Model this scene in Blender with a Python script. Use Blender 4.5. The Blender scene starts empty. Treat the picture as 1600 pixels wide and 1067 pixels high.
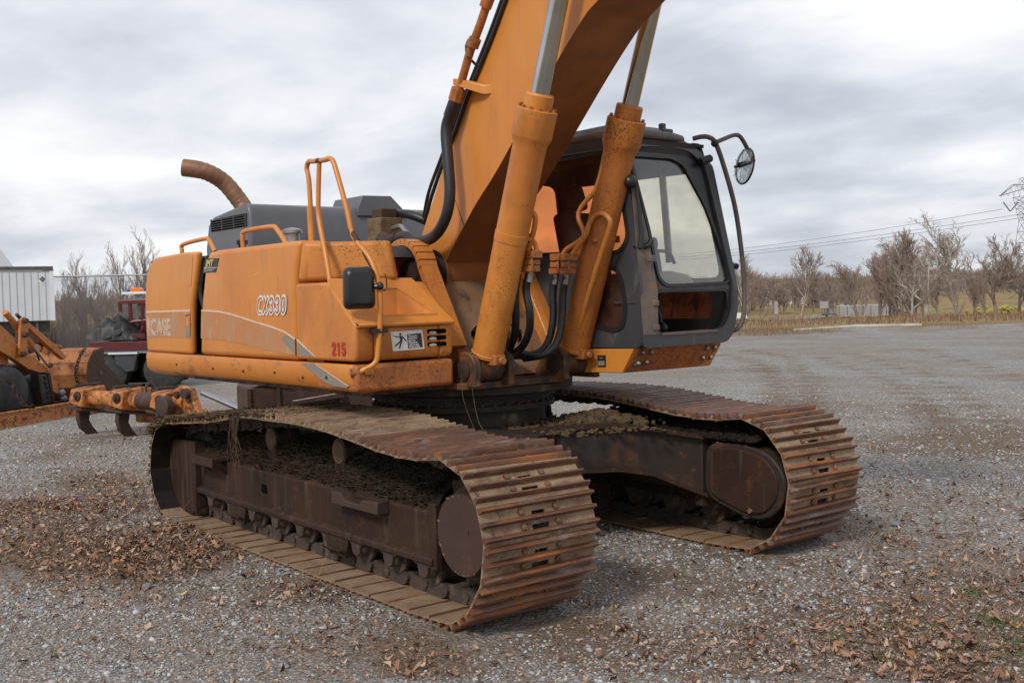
import bpy, bmesh, math, random
import numpy as np
from mathutils import Vector, Matrix

random.seed(7)
rng = np.random.default_rng(11)
R = math.radians
SC = bpy.context.scene
COL = SC.collection

# ------------------------------------------------------------------ camera
F_PX = 1694.87                       # focal length in pixels of a 1600 px wide picture
CAM = np.array([7.1582, -5.1417, 1.8567])
YAW, PIT, ROL = R(141.66722), R(-2.23484), R(-1.45275)
_f = np.array([math.cos(PIT)*math.cos(YAW), math.cos(PIT)*math.sin(YAW), math.sin(PIT)])
_r0 = np.array([math.sin(YAW), -math.cos(YAW), 0.0]); _u0 = np.cross(_r0, _f)
_r = math.cos(ROL)*_r0 + math.sin(ROL)*_u0
_u = -math.sin(ROL)*_r0 + math.cos(ROL)*_u0
cam = bpy.data.cameras.new('camera'); cam_o = bpy.data.objects.new('camera', cam); COL.objects.link(cam_o)
cam_o.matrix_world = Matrix(((_r[0], _u[0], -_f[0], CAM[0]), (_r[1], _u[1], -_f[1], CAM[1]),
                             (_r[2], _u[2], -_f[2], CAM[2]), (0, 0, 0, 1)))
cam.sensor_width = 36.0; cam.lens = 36.0*F_PX/1600.0
cam.clip_start = 0.1; cam.clip_end = 9000
SC.camera = cam_o

FH = Vector((math.cos(YAW), math.sin(YAW), 0)); RH = Vector((math.sin(YAW), -math.cos(YAW), 0))
def W(u, v, dep):
    """world point seen at photo position (u, v) at a depth in metres"""
    return Vector(CAM + dep*(_f + (u-800)/F_PX*_r + (533.5-v)/F_PX*_u))
def G(u, v, z=0.0):
    """world point of a photo position lying on the level z"""
    d = _f + (u-800)/F_PX*_r + (533.5-v)/F_PX*_u
    return Vector(CAM + d*((z-CAM[2])/d[2]))
def PY(u, v, y):
    """point of a photo position lying on the plane at y (a plane along the machine)"""
    d = _f + (u-800)/F_PX*_r + (533.5-v)/F_PX*_u
    return Vector(CAM + d*((y-CAM[1])/d[1]))
def PX(u, v, x):
    d = _f + (u-800)/F_PX*_r + (533.5-v)/F_PX*_u
    return Vector(CAM + d*((x-CAM[0])/d[0]))
def DL(dep, lat, z=0.0):
    p = Vector((CAM[0], CAM[1], 0)) + FH*dep + RH*lat; p.z = z; return p

# ------------------------------------------------------------------ world, sun, exposure
SUN_AZ_VEC = Vector((0.30, -0.85, 0.80)).normalized()      # towards the sun
elev = math.asin(SUN_AZ_VEC.z); azim = math.atan2(SUN_AZ_VEC.x, SUN_AZ_VEC.y)
world = bpy.data.worlds.new('World'); SC.world = world; world.use_nodes = True
wn = world.node_tree; wn.nodes.clear()
def wnode(t, **k):
    n = wn.nodes.new(t)
    for a, b in k.items(): setattr(n, a, b)
    return n
sky = wnode('ShaderNodeTexSky', sky_type='NISHITA', sun_disc=False)
sky.sun_elevation = elev; sky.sun_rotation = azim
tc = wnode('ShaderNodeTexCoord')
sep = wnode('ShaderNodeSeparateXYZ'); wn.links.new(tc.outputs['Generated'], sep.inputs[0])
def wm(op, a, b=None, clamp=False):
    n = wnode('ShaderNodeMath', operation=op); n.use_clamp = clamp
    for i, x in enumerate((a, b)):
        if x is None: continue
        if isinstance(x, (int, float)): n.inputs[i].default_value = x
        else: wn.links.new(x, n.inputs[i])
    return n.outputs[0]
zc = wm('MAXIMUM', sep.outputs['Z'], 0.0)
den = wm('ADD', zc, 0.17)
cx = wm('DIVIDE', sep.outputs['X'], den); cy = wm('DIVIDE', sep.outputs['Y'], den)
comb = wnode('ShaderNodeCombineXYZ'); wn.links.new(cx, comb.inputs[0]); wn.links.new(cy, comb.inputs[1])
mp = wnode('ShaderNodeMapping'); mp.inputs['Rotation'].default_value = (0, 0, -YAW + R(90)); mp.inputs['Scale'].default_value = (0.80, 1.05, 1)
mp.inputs['Location'].default_value = (3.1, 1.7, 0)
wn.links.new(comb.outputs[0], mp.inputs[0])
def wnoise(scale, detail, rough, dist=0.0):
    n = wnode('ShaderNodeTexNoise'); n.inputs['Scale'].default_value = scale; n.inputs['Detail'].default_value = detail
    n.inputs['Roughness'].default_value = rough; n.inputs['Distortion'].default_value = dist
    wn.links.new(mp.outputs[0], n.inputs['Vector']); return n.outputs['Fac']
n1 = wnoise(0.55, 7, 0.52, 0.35); n2 = wnoise(1.7, 6, 0.5, 0.2)
mixn = wm('ADD', wm('MULTIPLY', n1, 0.60), wm('MULTIPLY', n2, 0.40))
cr = wnode('ShaderNodeValToRGB'); wn.links.new(mixn, cr.inputs[0])
e = cr.color_ramp.elements
e[0].position = 0.39; e[0].color = (0.475, 0.50, 0.565, 1)
e[1].position = 0.595; e[1].color = (0.93, 0.925, 0.915, 1)
e2 = cr.color_ramp.elements.new(0.46); e2.color = (0.60, 0.625, 0.685, 1)
e3 = cr.color_ramp.elements.new(0.54); e3.color = (0.79, 0.81, 0.845, 1)
bg1 = wnode('ShaderNodeBackground'); bg1.inputs[1].default_value = 0.10; wn.links.new(sky.outputs[0], bg1.inputs[0])
bg2 = wnode('ShaderNodeBackground'); bg2.inputs[1].default_value = 1.0; wn.links.new(cr.outputs[0], bg2.inputs[0])
mxs = wnode('ShaderNodeMixShader'); mxs.inputs[0].default_value = 0.93
wn.links.new(bg1.outputs[0], mxs.inputs[1]); wn.links.new(bg2.outputs[0], mxs.inputs[2])
wo = wnode('ShaderNodeOutputWorld'); wn.links.new(mxs.outputs[0], wo.inputs[0])

sun = bpy.data.lights.new('sun', 'SUN'); sun.energy = 2.0; sun.angle = R(11); sun.color = (1.0, 0.95, 0.88)
sun_o = bpy.data.objects.new('sun', sun); COL.objects.link(sun_o)
sun_o.rotation_euler = SUN_AZ_VEC.to_track_quat('Z', 'Y').to_euler()
SC.view_settings.view_transform = 'Standard'; SC.view_settings.look = 'None'
SC.view_settings.exposure = 0.20; SC.view_settings.gamma = 1.0

# ------------------------------------------------------------------ materials
MAT = {}
def mat(name, c1, c2=None, s1=3.0, rough=0.6, metal=0.0, layers=(), bump=0.0, bs=40.0, rnd=False, t1=(0.35, 0.65), spec=0.5, det=6):
    """layers: (colour, scale, (lo, hi), stretch(3), opacity) laid one over the other by thresholded noise"""
    m = bpy.data.materials.new(name); m.use_nodes = True; nt = m.node_tree; nt.nodes.clear()
    N = nt.nodes.new; L = nt.links.new
    out = N('ShaderNodeOutputMaterial'); bs_ = N('ShaderNodeBsdfPrincipled'); L(bs_.outputs[0], out.inputs[0])
    tc = N('ShaderNodeTexCoord'); vec = tc.outputs['Object']
    if rnd:
        oi = N('ShaderNodeObjectInfo'); ml = N('ShaderNodeMath'); ml.operation = 'MULTIPLY'; ml.inputs[1].default_value = 61.0
        L(oi.outputs['Random'], ml.inputs[0])
        va = N('ShaderNodeVectorMath'); va.operation = 'ADD'; L(vec, va.inputs[0]); L(ml.outputs[0], va.inputs[1]); vec = va.outputs[0]
    def noise(scale, stretch=(1, 1, 1), off=0.0, det=6):
        mp = N('ShaderNodeMapping'); mp.inputs['Scale'].default_value = stretch; mp.inputs['Location'].default_value = (off, off*1.7, off*.6)
        L(vec, mp.inputs[0])
        n = N('ShaderNodeTexNoise'); n.inputs['Scale'].default_value = scale; n.inputs['Detail'].default_value = det
        n.inputs['Roughness'].default_value = 0.62; L(mp.outputs[0], n.inputs['Vector']); return n.outputs['Fac']
    def ramp(fac, lo, hi):
        r = N('ShaderNodeMapRange'); r.inputs['From Min'].default_value = lo; r.inputs['From Max'].default_value = hi
        L(fac, r.inputs['Value']); return r.outputs[0]
    def mix(fac, a, b):
        x = N('ShaderNodeMix'); x.data_type = 'RGBA'; L(fac, x.inputs[0])
        for i, c in ((6, a), (7, b)):
            if isinstance(c, tuple): x.inputs[i].default_value = (*c, 1)
            else: L(c, x.inputs[i])
        return x.outputs[2]
    col = c1
    if c2: col = mix(ramp(noise(s1, det=det), *t1), c1, c2)
    rfac = None
    for k, ly in enumerate(layers):
        c, s, th, st, op = ly[:5]
        fac = noise(s, st, 3.3+k*7.1, 9)
        if len(ly) > 5:                                  # specks gather in clusters
            ad = N('ShaderNodeMath'); ad.operation = 'MULTIPLY_ADD'; L(noise(ly[5], (1, 1, 1), 11.7+k*3, 5), ad.inputs[0]); ad.inputs[1].default_value = 0.5; ad.inputs[2].default_value = -0.25
            a2 = N('ShaderNodeMath'); a2.operation = 'ADD'; L(fac, a2.inputs[0]); L(ad.outputs[0], a2.inputs[1]); fac = a2.outputs[0]
        fz = ramp(fac, *th)
        if op < 1:
            mm = N('ShaderNodeMath'); mm.operation = 'MULTIPLY'; mm.inputs[1].default_value = op; L(fz, mm.inputs[0]); fz = mm.outputs[0]
        col = mix(fz, col, c)
        if rfac is None: rfac = fz
    if isinstance(col, tuple): bs_.inputs['Base Color'].default_value = (*col, 1)
    else: L(col, bs_.inputs['Base Color'])
    bs_.inputs['Metallic'].default_value = metal
    bs_.inputs['Specular IOR Level'].default_value = spec
    if rfac is not None and rough < 0.6:
        r = N('ShaderNodeMapRange'); r.inputs['To Min'].default_value = rough; r.inputs['To Max'].default_value = 0.85
        L(rfac, r.inputs['Value']); L(r.outputs[0], bs_.inputs['Roughness'])
    else: bs_.inputs['Roughness'].default_value = rough
    if bump:
        b = N('ShaderNodeBump'); b.inputs['Strength'].default_value = bump; b.inputs['Distance'].default_value = 0.01
        L(noise(bs, off=1.3, det=8), b.inputs['Height']); L(b.outputs[0], bs_.inputs['Normal'])
    MAT[name] = m; return m

def attr_mat(name, rough=0.85, bump=0.0, bs=60, spec=0.3):
    m = bpy.data.materials.new(name); m.use_nodes = True; nt = m.node_tree
    b = nt.nodes['Principled BSDF']; a = nt.nodes.new('ShaderNodeAttribute'); a.attribute_name = 'tint'
    nt.links.new(a.outputs['Color'], b.inputs['Base Color']); b.inputs['Roughness'].default_value = rough
    b.inputs['Specular IOR Level'].default_value = spec
    MAT[name] = m; return m

def glass(name, tint, refl=0.10, rough=0.02):
    m = bpy.data.materials.new(name); m.use_nodes = True; nt = m.node_tree; nt.nodes.clear(); N = nt.nodes.new; L = nt.links.new
    out = N('ShaderNodeOutputMaterial'); t = N('ShaderNodeBsdfTransparent'); g = N('ShaderNodeBsdfGlossy'); mx = N('ShaderNodeMixShader')
    t.inputs[0].default_value = (*tint, 1); g.inputs['Roughness'].default_value = rough
    tcn = N('ShaderNodeTexCoord'); no = N('ShaderNodeTexNoise'); no.inputs['Scale'].default_value = 5; no.inputs['Detail'].default_value = 6
    L(tcn.outputs['Object'], no.inputs['Vector'])
    lw = N('ShaderNodeLayerWeight'); lw.inputs[0].default_value = 0.15
    mr = N('ShaderNodeMapRange'); mr.inputs['To Min'].default_value = refl*0.6; mr.inputs['To Max'].default_value = 0.5; L(lw.outputs['Fresnel'], mr.inputs['Value'])
    L(mr.outputs[0], mx.inputs[0])
    L(t.outputs[0], mx.inputs[1]); L(g.outputs[0], mx.inputs[2])
    d = N('ShaderNodeBsdfDiffuse'); d.inputs[0].default_value = (0.45, 0.43, 0.38, 1)      # film of dust on the pane
    mx2 = N('ShaderNodeMixShader'); dm = N('ShaderNodeMapRange'); dm.inputs['From Min'].default_value = 0.4; dm.inputs['From Max'].default_value = 0.8
    dm.inputs['To Max'].default_value = 0.09; dm.inputs['To Min'].default_value = 0.015; L(no.outputs['Fac'], dm.inputs['Value'])
    L(dm.outputs[0], mx2.inputs[0]); L(mx.outputs[0], mx2.inputs[1]); L(d.outputs[0], mx2.inputs[2]); L(mx2.outputs[0], out.inputs[0])
    MAT[name] = m; return m

ORA, ORB = (0.60, 0.228, 0.036), (0.53, 0.178, 0.026)
RUST, RUSTD, DUST = (0.21, 0.072, 0.022), (0.075, 0.032, 0.018), (0.26, 0.19, 0.12)
mat('orange_paint', ORA, ORB, 1.1, 0.38, layers=((RUSTD, 60, (0.71, 0.77), (1, 1, 1), 0.85, 2.0), ((0.36, 0.135, 0.035), 2.4, (0.52, 0.78), (3.5, 3.5, .5), 0.55), ((0.66, 0.32, 0.11), 1.1, (0.50, 0.80), (1, 1, .7), 0.55), ((0.30, 0.11, 0.03), 9, (0.63, 0.74), (1.5, 1.5, .4), 0.5), ((0.68, 0.42, 0.22), 40, (0.70, 0.76), (1, 1, 1), 0.6, 1.5), ((0.70, 0.44, 0.24), 30, (0.70, 0.745), (.06, .06, 1), 0.55, 1.2), ((0.22, 0.085, 0.025), 26, (0.69, 0.75), (1, 1, .07), 0.55, 1.6)), bump=0.05, bs=30)
mat('skirt_orange', ORA, ORB, 1.1, 0.42, layers=((RUSTD, 60, (0.69, 0.75), (1, 1, 1), 0.85, 2.0), (RUST, 3.0, (0.58, 0.70), (1, 1, 2), 0.75), (RUSTD, 18, (0.66, 0.72), (1, 1, 2), 0.8, 1.2)), bump=0.05, bs=60)
mat('specked_orange', ORA, (0.46, 0.15, 0.03), 1.6, 0.42, layers=((RUSTD, 80, (0.60, 0.70), (1, 1, 1), 0.85, 2.2), ((0.30, 0.11, 0.03), 4.5, (0.50, 0.75), (2, 2, 1), 0.75)), bump=0.08, bs=50)
mat('greasy_orange', (0.20, 0.075, 0.020), (0.055, 0.030, 0.018), 3.2, 0.5, layers=(((0.020, 0.016, 0.013), 5, (0.46, 0.62), (1, 1, .7), 0.9), (RUST, 20, (0.60, 0.70), (1, 1, 1), 0.7)), bump=0.2, bs=40)
mat('bulk_rust', (0.23, 0.135, 0.080), (0.17, 0.080, 0.036), 2.6, 0.6, layers=(((0.30, 0.24, 0.19), 4, (0.54, 0.72), (1, 1, 1), 0.7), ((0.055, 0.035, 0.025), 7, (0.54, 0.66), (1, 1, .7), 0.8)), bump=0.2)
mat('grimy_orange', (0.50, 0.165, 0.026), (0.40, 0.125, 0.022), 2.0, 0.5, layers=((RUSTD, 75, (0.565, 0.67), (1, 1, 1), 0.85, 2.4), ((0.20, 0.07, 0.02), 4.0, (0.50, 0.72), (3, 3, .6), 0.65)), bump=0.08, bs=50)
mat('rusty_orange', (0.46, 0.15, 0.028), (0.33, 0.105, 0.026), 2.6, 0.55, layers=((RUSTD, 48, (0.545, 0.65), (1, 1, 1), 0.8, 4.0), (RUST, 5, (0.48, 0.66), (2.5, 2.5, 1), 0.75), (DUST, 60, (0.68, 0.74), (1, 1, 1), 0.8)), bump=0.15, bs=45)
mat('boom_underside', (0.30, 0.10, 0.022), (0.19, 0.065, 0.018), 2.4, 0.6, layers=((RUSTD, 28, (0.62, 0.76), (1, 1, 1), 0.45, 1.5), ((0.12, 0.06, 0.03), 1.8, (0.5, 0.8), (1, 1, 1), 0.7)), bump=0.1)  # orange darkened by painted-in shade, plus rust
mat('worn_yellow_steel', (0.52, 0.21, 0.045), (0.42, 0.13, 0.03), 4, 0.55, layers=((RUSTD, 9, (0.50, 0.60), (1, 1, 1), 0.9), (RUST, 22, (0.5, 0.6), (1, 1, 1), 0.8)), bump=0.15)
mat('loader_orange', (0.50, 0.18, 0.035), (0.42, 0.13, 0.03), 3, 0.5, layers=((RUSTD, 7, (0.58, 0.70), (1, 1, 1), 0.8), (RUST, 16, (0.56, 0.66), (1, 1, 1), 0.7)), bump=0.1)
mat('bucket_rust', (0.30, 0.10, 0.03), (0.42, 0.17, 0.045), 2.2, 0.7, layers=((RUSTD, 5, (0.50, 0.62), (1, 1, 1), 0.85),), bump=0.15)
mat('shoe_rust', (0.22, 0.138, 0.080), (0.30, 0.210, 0.130), 7, 0.8, layers=(((0.13, 0.066, 0.040), 7, (0.48, 0.62), (1, .45, 1), 0.9), ((0.40, 0.33, 0.245), 30, (0.60, 0.70), (1, 1, 1), 0.8), ((0.05, 0.032, 0.025), 16, (0.60, 0.68), (1, 1, 1), 0.8)), bump=0.45, bs=60, rnd=True)
mat('bar_rust', (0.092, 0.038, 0.022), (0.150, 0.066, 0.034), 6, 0.36, layers=(((0.32, 0.115, 0.030), 7, (0.53, 0.66), (1, .25, 1), 0.85), ((0.24, 0.19, 0.16), 11, (0.55, 0.70), (1, .35, 1), 0.85), ((0.035, 0.02, 0.016), 14, (0.60, 0.68), (1, .5, 1), 0.8)), bump=0.25, bs=60, rnd=True)
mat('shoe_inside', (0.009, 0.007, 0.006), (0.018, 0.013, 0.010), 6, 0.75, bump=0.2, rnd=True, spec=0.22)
mat('shoe_dusty', (0.27, 0.190, 0.118), (0.19, 0.115, 0.068), 6, 0.75, layers=(((0.12, 0.06, 0.04), 9, (0.56, 0.68), (1, .4, 1), 0.7),), bump=0.2, bs=50, rnd=True)
mat('frame_rust', (0.026, 0.0135, 0.009), (0.046, 0.023, 0.014), 2.2, 0.68, layers=(((0.115, 0.078, 0.050), 3.6, (0.54, 0.78), (5, 5, .30), 0.6), ((0.105, 0.042, 0.018), 7, (0.58, 0.72), (1, 1, 1), 0.7), ((0.045, 0.028, 0.022), 11, (0.58, 0.70), (1, 1, 1), 0.6)), bump=0.22, bs=45, spec=0.22)
mat('dusty_steel', (0.062, 0.042, 0.029), (0.042, 0.027, 0.019), 9, 0.75, layers=(((0.14, 0.105, 0.07), 12, (0.54, 0.68), (1, 1, 1), 0.7),), bump=0.4, bs=40)
mat('grimy_steel', (0.024, 0.018, 0.014), (0.050, 0.030, 0.021), 4, 0.6, layers=(((0.20, 0.155, 0.11), 6, (0.58, 0.75), (1, 1, 1), 0.6),), bump=0.25, bs=40, spec=0.22)
mat('carbody_steel', (0.028, 0.024, 0.023), (0.044, 0.027, 0.019), 2.3, 0.55, layers=(((0.10, 0.042, 0.02), 5, (0.54, 0.68), (1, 1, 1), 0.7), ((0.14, 0.10, 0.07), 9, (0.62, 0.74), (1, 1, 1), 0.7)), bump=0.15, spec=0.22)
mat('dirt', (0.014, 0.010, 0.008), (0.028, 0.020, 0.014), 9, 0.95, layers=(((0.095, 0.068, 0.045), 18, (0.60, 0.70), (1, 1, 1), 0.7),), bump=0.9, bs=30, spec=0.1)
mat('dry_root', (0.050, 0.035, 0.023), (0.095, 0.068, 0.044), 14, 0.95, spec=0.1)
mat('moss', (0.075, 0.054, 0.030), (0.135, 0.100, 0.054), 14, 0.95, layers=(((0.23, 0.19, 0.085), 24, (0.56, 0.68), (1, 1, 1), 0.8),), bump=0.9, bs=45, spec=0.1)
mat('heap_earth', (0.115, 0.076, 0.044), (0.065, 0.045, 0.028), 14, 0.95, bump=0.9, bs=35, spec=0.1)
mat('clay', (0.20, 0.135, 0.078), (0.11, 0.075, 0.046), 14, 0.95, bump=0.9, bs=35, spec=0.1)
mat('grey_paint', (0.118, 0.122, 0.136), (0.098, 0.102, 0.115), 1.5, 0.42, layers=(((0.20, 0.19, 0.18), 3, (0.58, 0.85), (3, 3, .5), 0.35),), bump=0.02)
mat('cab_grey', (0.036, 0.038, 0.044), (0.052, 0.053, 0.058), 2.0, 0.42, layers=(((0.20, 0.15, 0.11), 5, (0.56, 0.78), (2, 2, .7), 0.55),), bump=0.04)
mat('cab_dust', (0.125, 0.098, 0.084), (0.080, 0.068, 0.063), 2.5, 0.65, layers=(((0.24, 0.19, 0.15), 6, (0.55, 0.75), (1, 1, 1), 0.6),), bump=0.06)
mat('pillar_wear', (0.17, 0.125, 0.093), (0.09, 0.083, 0.083), 4, 0.7, layers=(((0.24, 0.10, 0.04), 16, (0.56, 0.66), (1, 1, 1), 0.8),), bump=0.15)
mat('black_rubber', (0.010, 0.010, 0.011), (0.020, 0.020, 0.021), 5, 0.45)
mat('black_plastic', (0.010, 0.010, 0.011), (0.017, 0.017, 0.019), 6, 0.38, bump=0.04)
mat('interior_black', (0.018, 0.016, 0.015), (0.034, 0.029, 0.026), 4, 0.8)
mat('seat_cloth', (0.035, 0.028, 0.026), (0.055, 0.04, 0.035), 12, 0.9)
mat('void_black', (0.006, 0.005, 0.004), None, rough=0.9, spec=0.02)
mat('chrome', (0.52, 0.53, 0.55), (0.40, 0.40, 0.42), 3, 0.16, metal=1.0)
mat('bare_steel', (0.42, 0.42, 0.42), (0.30, 0.27, 0.24), 12, 0.35, metal=0.8)
mat('exhaust_rust', (0.27, 0.145, 0.085), (0.20, 0.095, 0.055), 8, 0.55, metal=0.25, layers=(((0.34, 0.24, 0.16), 10, (0.56, 0.7), (1, 1, 1), 0.6),), bump=0.1)
mat('exhaust_dark', (0.03, 0.02, 0.016), None, rough=0.8)
mat('white_decal', (0.72, 0.71, 0.68), (0.60, 0.58, 0.54), 30, 0.5)
mat('scuffed_orange', (0.60, 0.25, 0.075), (0.56, 0.20, 0.04), 9, 0.5)
mat('faded_white', (0.48, 0.38, 0.31), (0.48, 0.23, 0.09), 16, 0.6, layers=(((0.50, 0.20, 0.06), 26, (0.56, 0.62), (1, 1, .6), 0.9),), t1=(.45, .7))
mat('stripe_tan', (0.42, 0.22, 0.11), (0.46, 0.18, 0.055), 4, 0.55, layers=(((0.50, 0.19, 0.045), 12, (0.56, 0.70), (1, 1, .5), 0.85), ((0.50, 0.40, 0.30), 7, (0.58, 0.72), (2, 1, .5), 0.6)))
mat('stripe_grey', (0.20, 0.18, 0.155), (0.26, 0.21, 0.16), 9, 0.5, layers=(((0.45, 0.18, 0.05), 22, (0.64, 0.70), (1, 1, 1), 0.9),))
mat('stripe_edge', (0.62, 0.42, 0.30), (0.66, 0.52, 0.42), 20, 0.5)
mat('red_letter', (0.42, 0.020, 0.016), (0.34, 0.02, 0.016), 30, 0.5)
mat('orange_letter', (0.52, 0.15, 0.03), None, rough=0.45)
mat('black_decal', (0.014, 0.013, 0.013), (0.03, 0.026, 0.024), 40, 0.45)
mat('yellow_decal', (0.55, 0.47, 0.10), (0.45, 0.42, 0.20), 60, 0.5)
mat('pale_text', (0.55, 0.53, 0.50), (0.3, 0.29, 0.28), 90, 0.5)
mat('red_paint', (0.105, 0.012, 0.014), (0.075, 0.010, 0.011), 4, 0.4, layers=(((0.10, 0.05, 0.04), 12, (0.6, 0.7), (1, 1, 1), 0.6),))
mat('amber', (0.72, 0.16, 0.01), None, rough=0.25)
mat('blue_lens', (0.04, 0.10, 0.30), None, rough=0.3)
mat('tarp', (0.018, 0.018, 0.018), (0.034, 0.032, 0.030), 4, 0.55, bump=0.25, bs=5)
mat('white_metal', (0.62, 0.66, 0.69), (0.56, 0.60, 0.63), 1.2, 0.5, layers=(((0.40, 0.38, 0.34), 2.5, (0.56, 0.8), (6, 6, .25), 0.5),), bump=0.02)
mat('white_trim', (0.74, 0.75, 0.76), (0.66, 0.67, 0.68), 3, 0.45)
mat('dark_trim', (0.05, 0.05, 0.055), (0.11, 0.10, 0.09), 4, 0.6)
mat('galvanised', (0.20, 0.21, 0.22), (0.15, 0.16, 0.17), 9, 0.45, metal=0.4)
mat('tyre', (0.020, 0.020, 0.020), (0.045, 0.042, 0.038), 8, 0.8, bump=0.2)
mat('rust_brown', (0.060, 0.028, 0.018), (0.042, 0.021, 0.014), 3, 0.7, layers=(((0.14, 0.06, 0.034), 8, (0.55, 0.7), (1, 1, 1), 0.7), ((0.035, 0.02, 0.015), 5, (0.58, 0.7), (1, 1, 1), 0.6)), bump=0.12)
mat('pale_board', (0.50, 0.45, 0.40), (0.36, 0.30, 0.25), 9, 0.7)
mat('bark_brown', (0.175, 0.140, 0.115), (0.230, 0.188, 0.158), 1.2, 0.9, spec=0.1)
mat('bark_pale', (0.46, 0.42, 0.37), (0.28, 0.24, 0.20), 0.55, 0.85, spec=0.15)
mat('twig_brown', (0.25, 0.19, 0.158), (0.31, 0.245, 0.205), 0.5, 0.95, spec=0.05)
mat('twig_pale', (0.32, 0.275, 0.235), (0.24, 0.20, 0.17), 0.5, 0.95, spec=0.05)
mat('brush_brown', (0.150, 0.090, 0.062), (0.20, 0.130, 0.088), 0.3, 0.95, spec=0.05)
mat('far_wood', (0.105, 0.078, 0.072), (0.14, 0.104, 0.09), 0.04, 0.95, spec=0.05)
mat('evergreen', (0.030, 0.038, 0.022), (0.05, 0.058, 0.034), 0.8, 0.9, spec=0.1)
mat('dry_field', (0.30, 0.215, 0.115), (0.26, 0.20, 0.095), 0.03, 0.95, layers=(((0.150, 0.105, 0.060), 0.10, (0.50, 0.70), (1, 1, 1), 0.8), ((0.24, 0.20, 0.095), 0.016, (0.52, 0.66), (1, 1, 1), 0.7), ((0.13, 0.085, 0.055), 1.6, (0.54, 0.68), (1, 1, 1), 0.6)), bump=0.3, bs=4, spec=0.05)
mat('road_pale', (0.50, 0.48, 0.46), (0.42, 0.41, 0.39), 0.2, 0.85)
mat('guard_rail', (0.62, 0.62, 0.63), (0.5, 0.5, 0.5), 0.5, 0.5)
mat('trailer_grey', (0.34, 0.32, 0.32), (0.28, 0.265, 0.27), 0.5, 0.5)
mat('trailer_dark', (0.08, 0.075, 0.075), None, rough=0.6)
mat('cab_blue', (0.07, 0.085, 0.12), (0.05, 0.06, 0.08), 1, 0.4)
mat('sedge_yellow', (0.40, 0.34, 0.08), (0.30, 0.27, 0.09), 0.5, 0.9)
mat('log_white', (0.56, 0.53, 0.48), (0.36, 0.33, 0.29), 1.2, 0.8)
mat('pylon_steel', (0.13, 0.135, 0.14), (0.10, 0.105, 0.11), 0.2, 0.6)
mat('wire_grey', (0.10, 0.105, 0.115), None, rough=0.6)
attr_mat('stone_tint', 0.8); attr_mat('leaf_tint', 0.75); attr_mat('straw_tint', 0.9)
glass('clear_glass', (0.90, 0.915, 0.905), 0.14)
glass('brown_glass', (0.92, 0.55, 0.36), 0.05); glass('dull_brown_glass', (0.36, 0.22, 0.18), 0.05)
glass('pale_tint_glass', (1.0, 0.95, 0.85), 0.04)
glass('lens_glass', (0.85, 0.88, 0.88), 0.2)
m = bpy.data.materials.new('mirror'); m.use_nodes = True; b = m.node_tree.nodes['Principled BSDF']
b.inputs['Base Color'].default_value = (0.8, 0.8, 0.8, 1); b.inputs['Metallic'].default_value = 1; b.inputs['Roughness'].default_value = 0.05; MAT['mirror'] = m

# chain-link mesh: thin wires with openings
m = bpy.data.materials.new('chain_link'); m.use_nodes = True; nt = m.node_tree; nt.nodes.clear(); N = nt.nodes.new; L = nt.links.new
out = N('ShaderNodeOutputMaterial'); t = N('ShaderNodeBsdfTransparent'); d = N('ShaderNodeBsdfDiffuse'); d.inputs[0].default_value = (0.16, 0.17, 0.18, 1); mx = N('ShaderNodeMixShader')
tc_ = N('ShaderNodeTexCoord'); sp = N('ShaderNodeSeparateXYZ'); L(tc_.outputs['Object'], sp.inputs[0])
def mth(op, a, b):
    n = N('ShaderNodeMath'); n.operation = op
    for i, x in enumerate((a, b)):
        if isinstance(x, (int, float)): n.inputs[i].default_value = x
        else: L(x, n.inputs[i])
    return n.outputs[0]
def wires(a): return mth('LESS_THAN', mth('FRACT', mth('MULTIPLY', a, 14.0), 0), 0.07)
L(mth('MAXIMUM', wires(mth('ADD', sp.outputs[0], sp.outputs[2])), wires(mth('SUBTRACT', sp.outputs[0], sp.outputs[2]))), mx.inputs[0])
L(t.outputs[0], mx.inputs[1]); L(d.outputs[0], mx.inputs[2]); L(mx.outputs[0], out.inputs[0]); MAT['chain_link'] = m

# ------------------------------------------------------------------ mesh builder
def spline(pts, k=6):
    P = [np.array(p, float) for p in pts]; out = []
    for i in range(len(P)-1):
        p0 = P[max(i-1, 0)]; p1 = P[i]; p2 = P[i+1]; p3 = P[min(i+2, len(P)-1)]
        for j in range(k):
            t = j/k
            out.append(0.5*((2*p1)+(-p0+p2)*t+(2*p0-5*p1+4*p2-p3)*t*t+(-p0+3*p1-3*p2+p3)*t**3))
    out.append(P[-1]); return out

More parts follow.
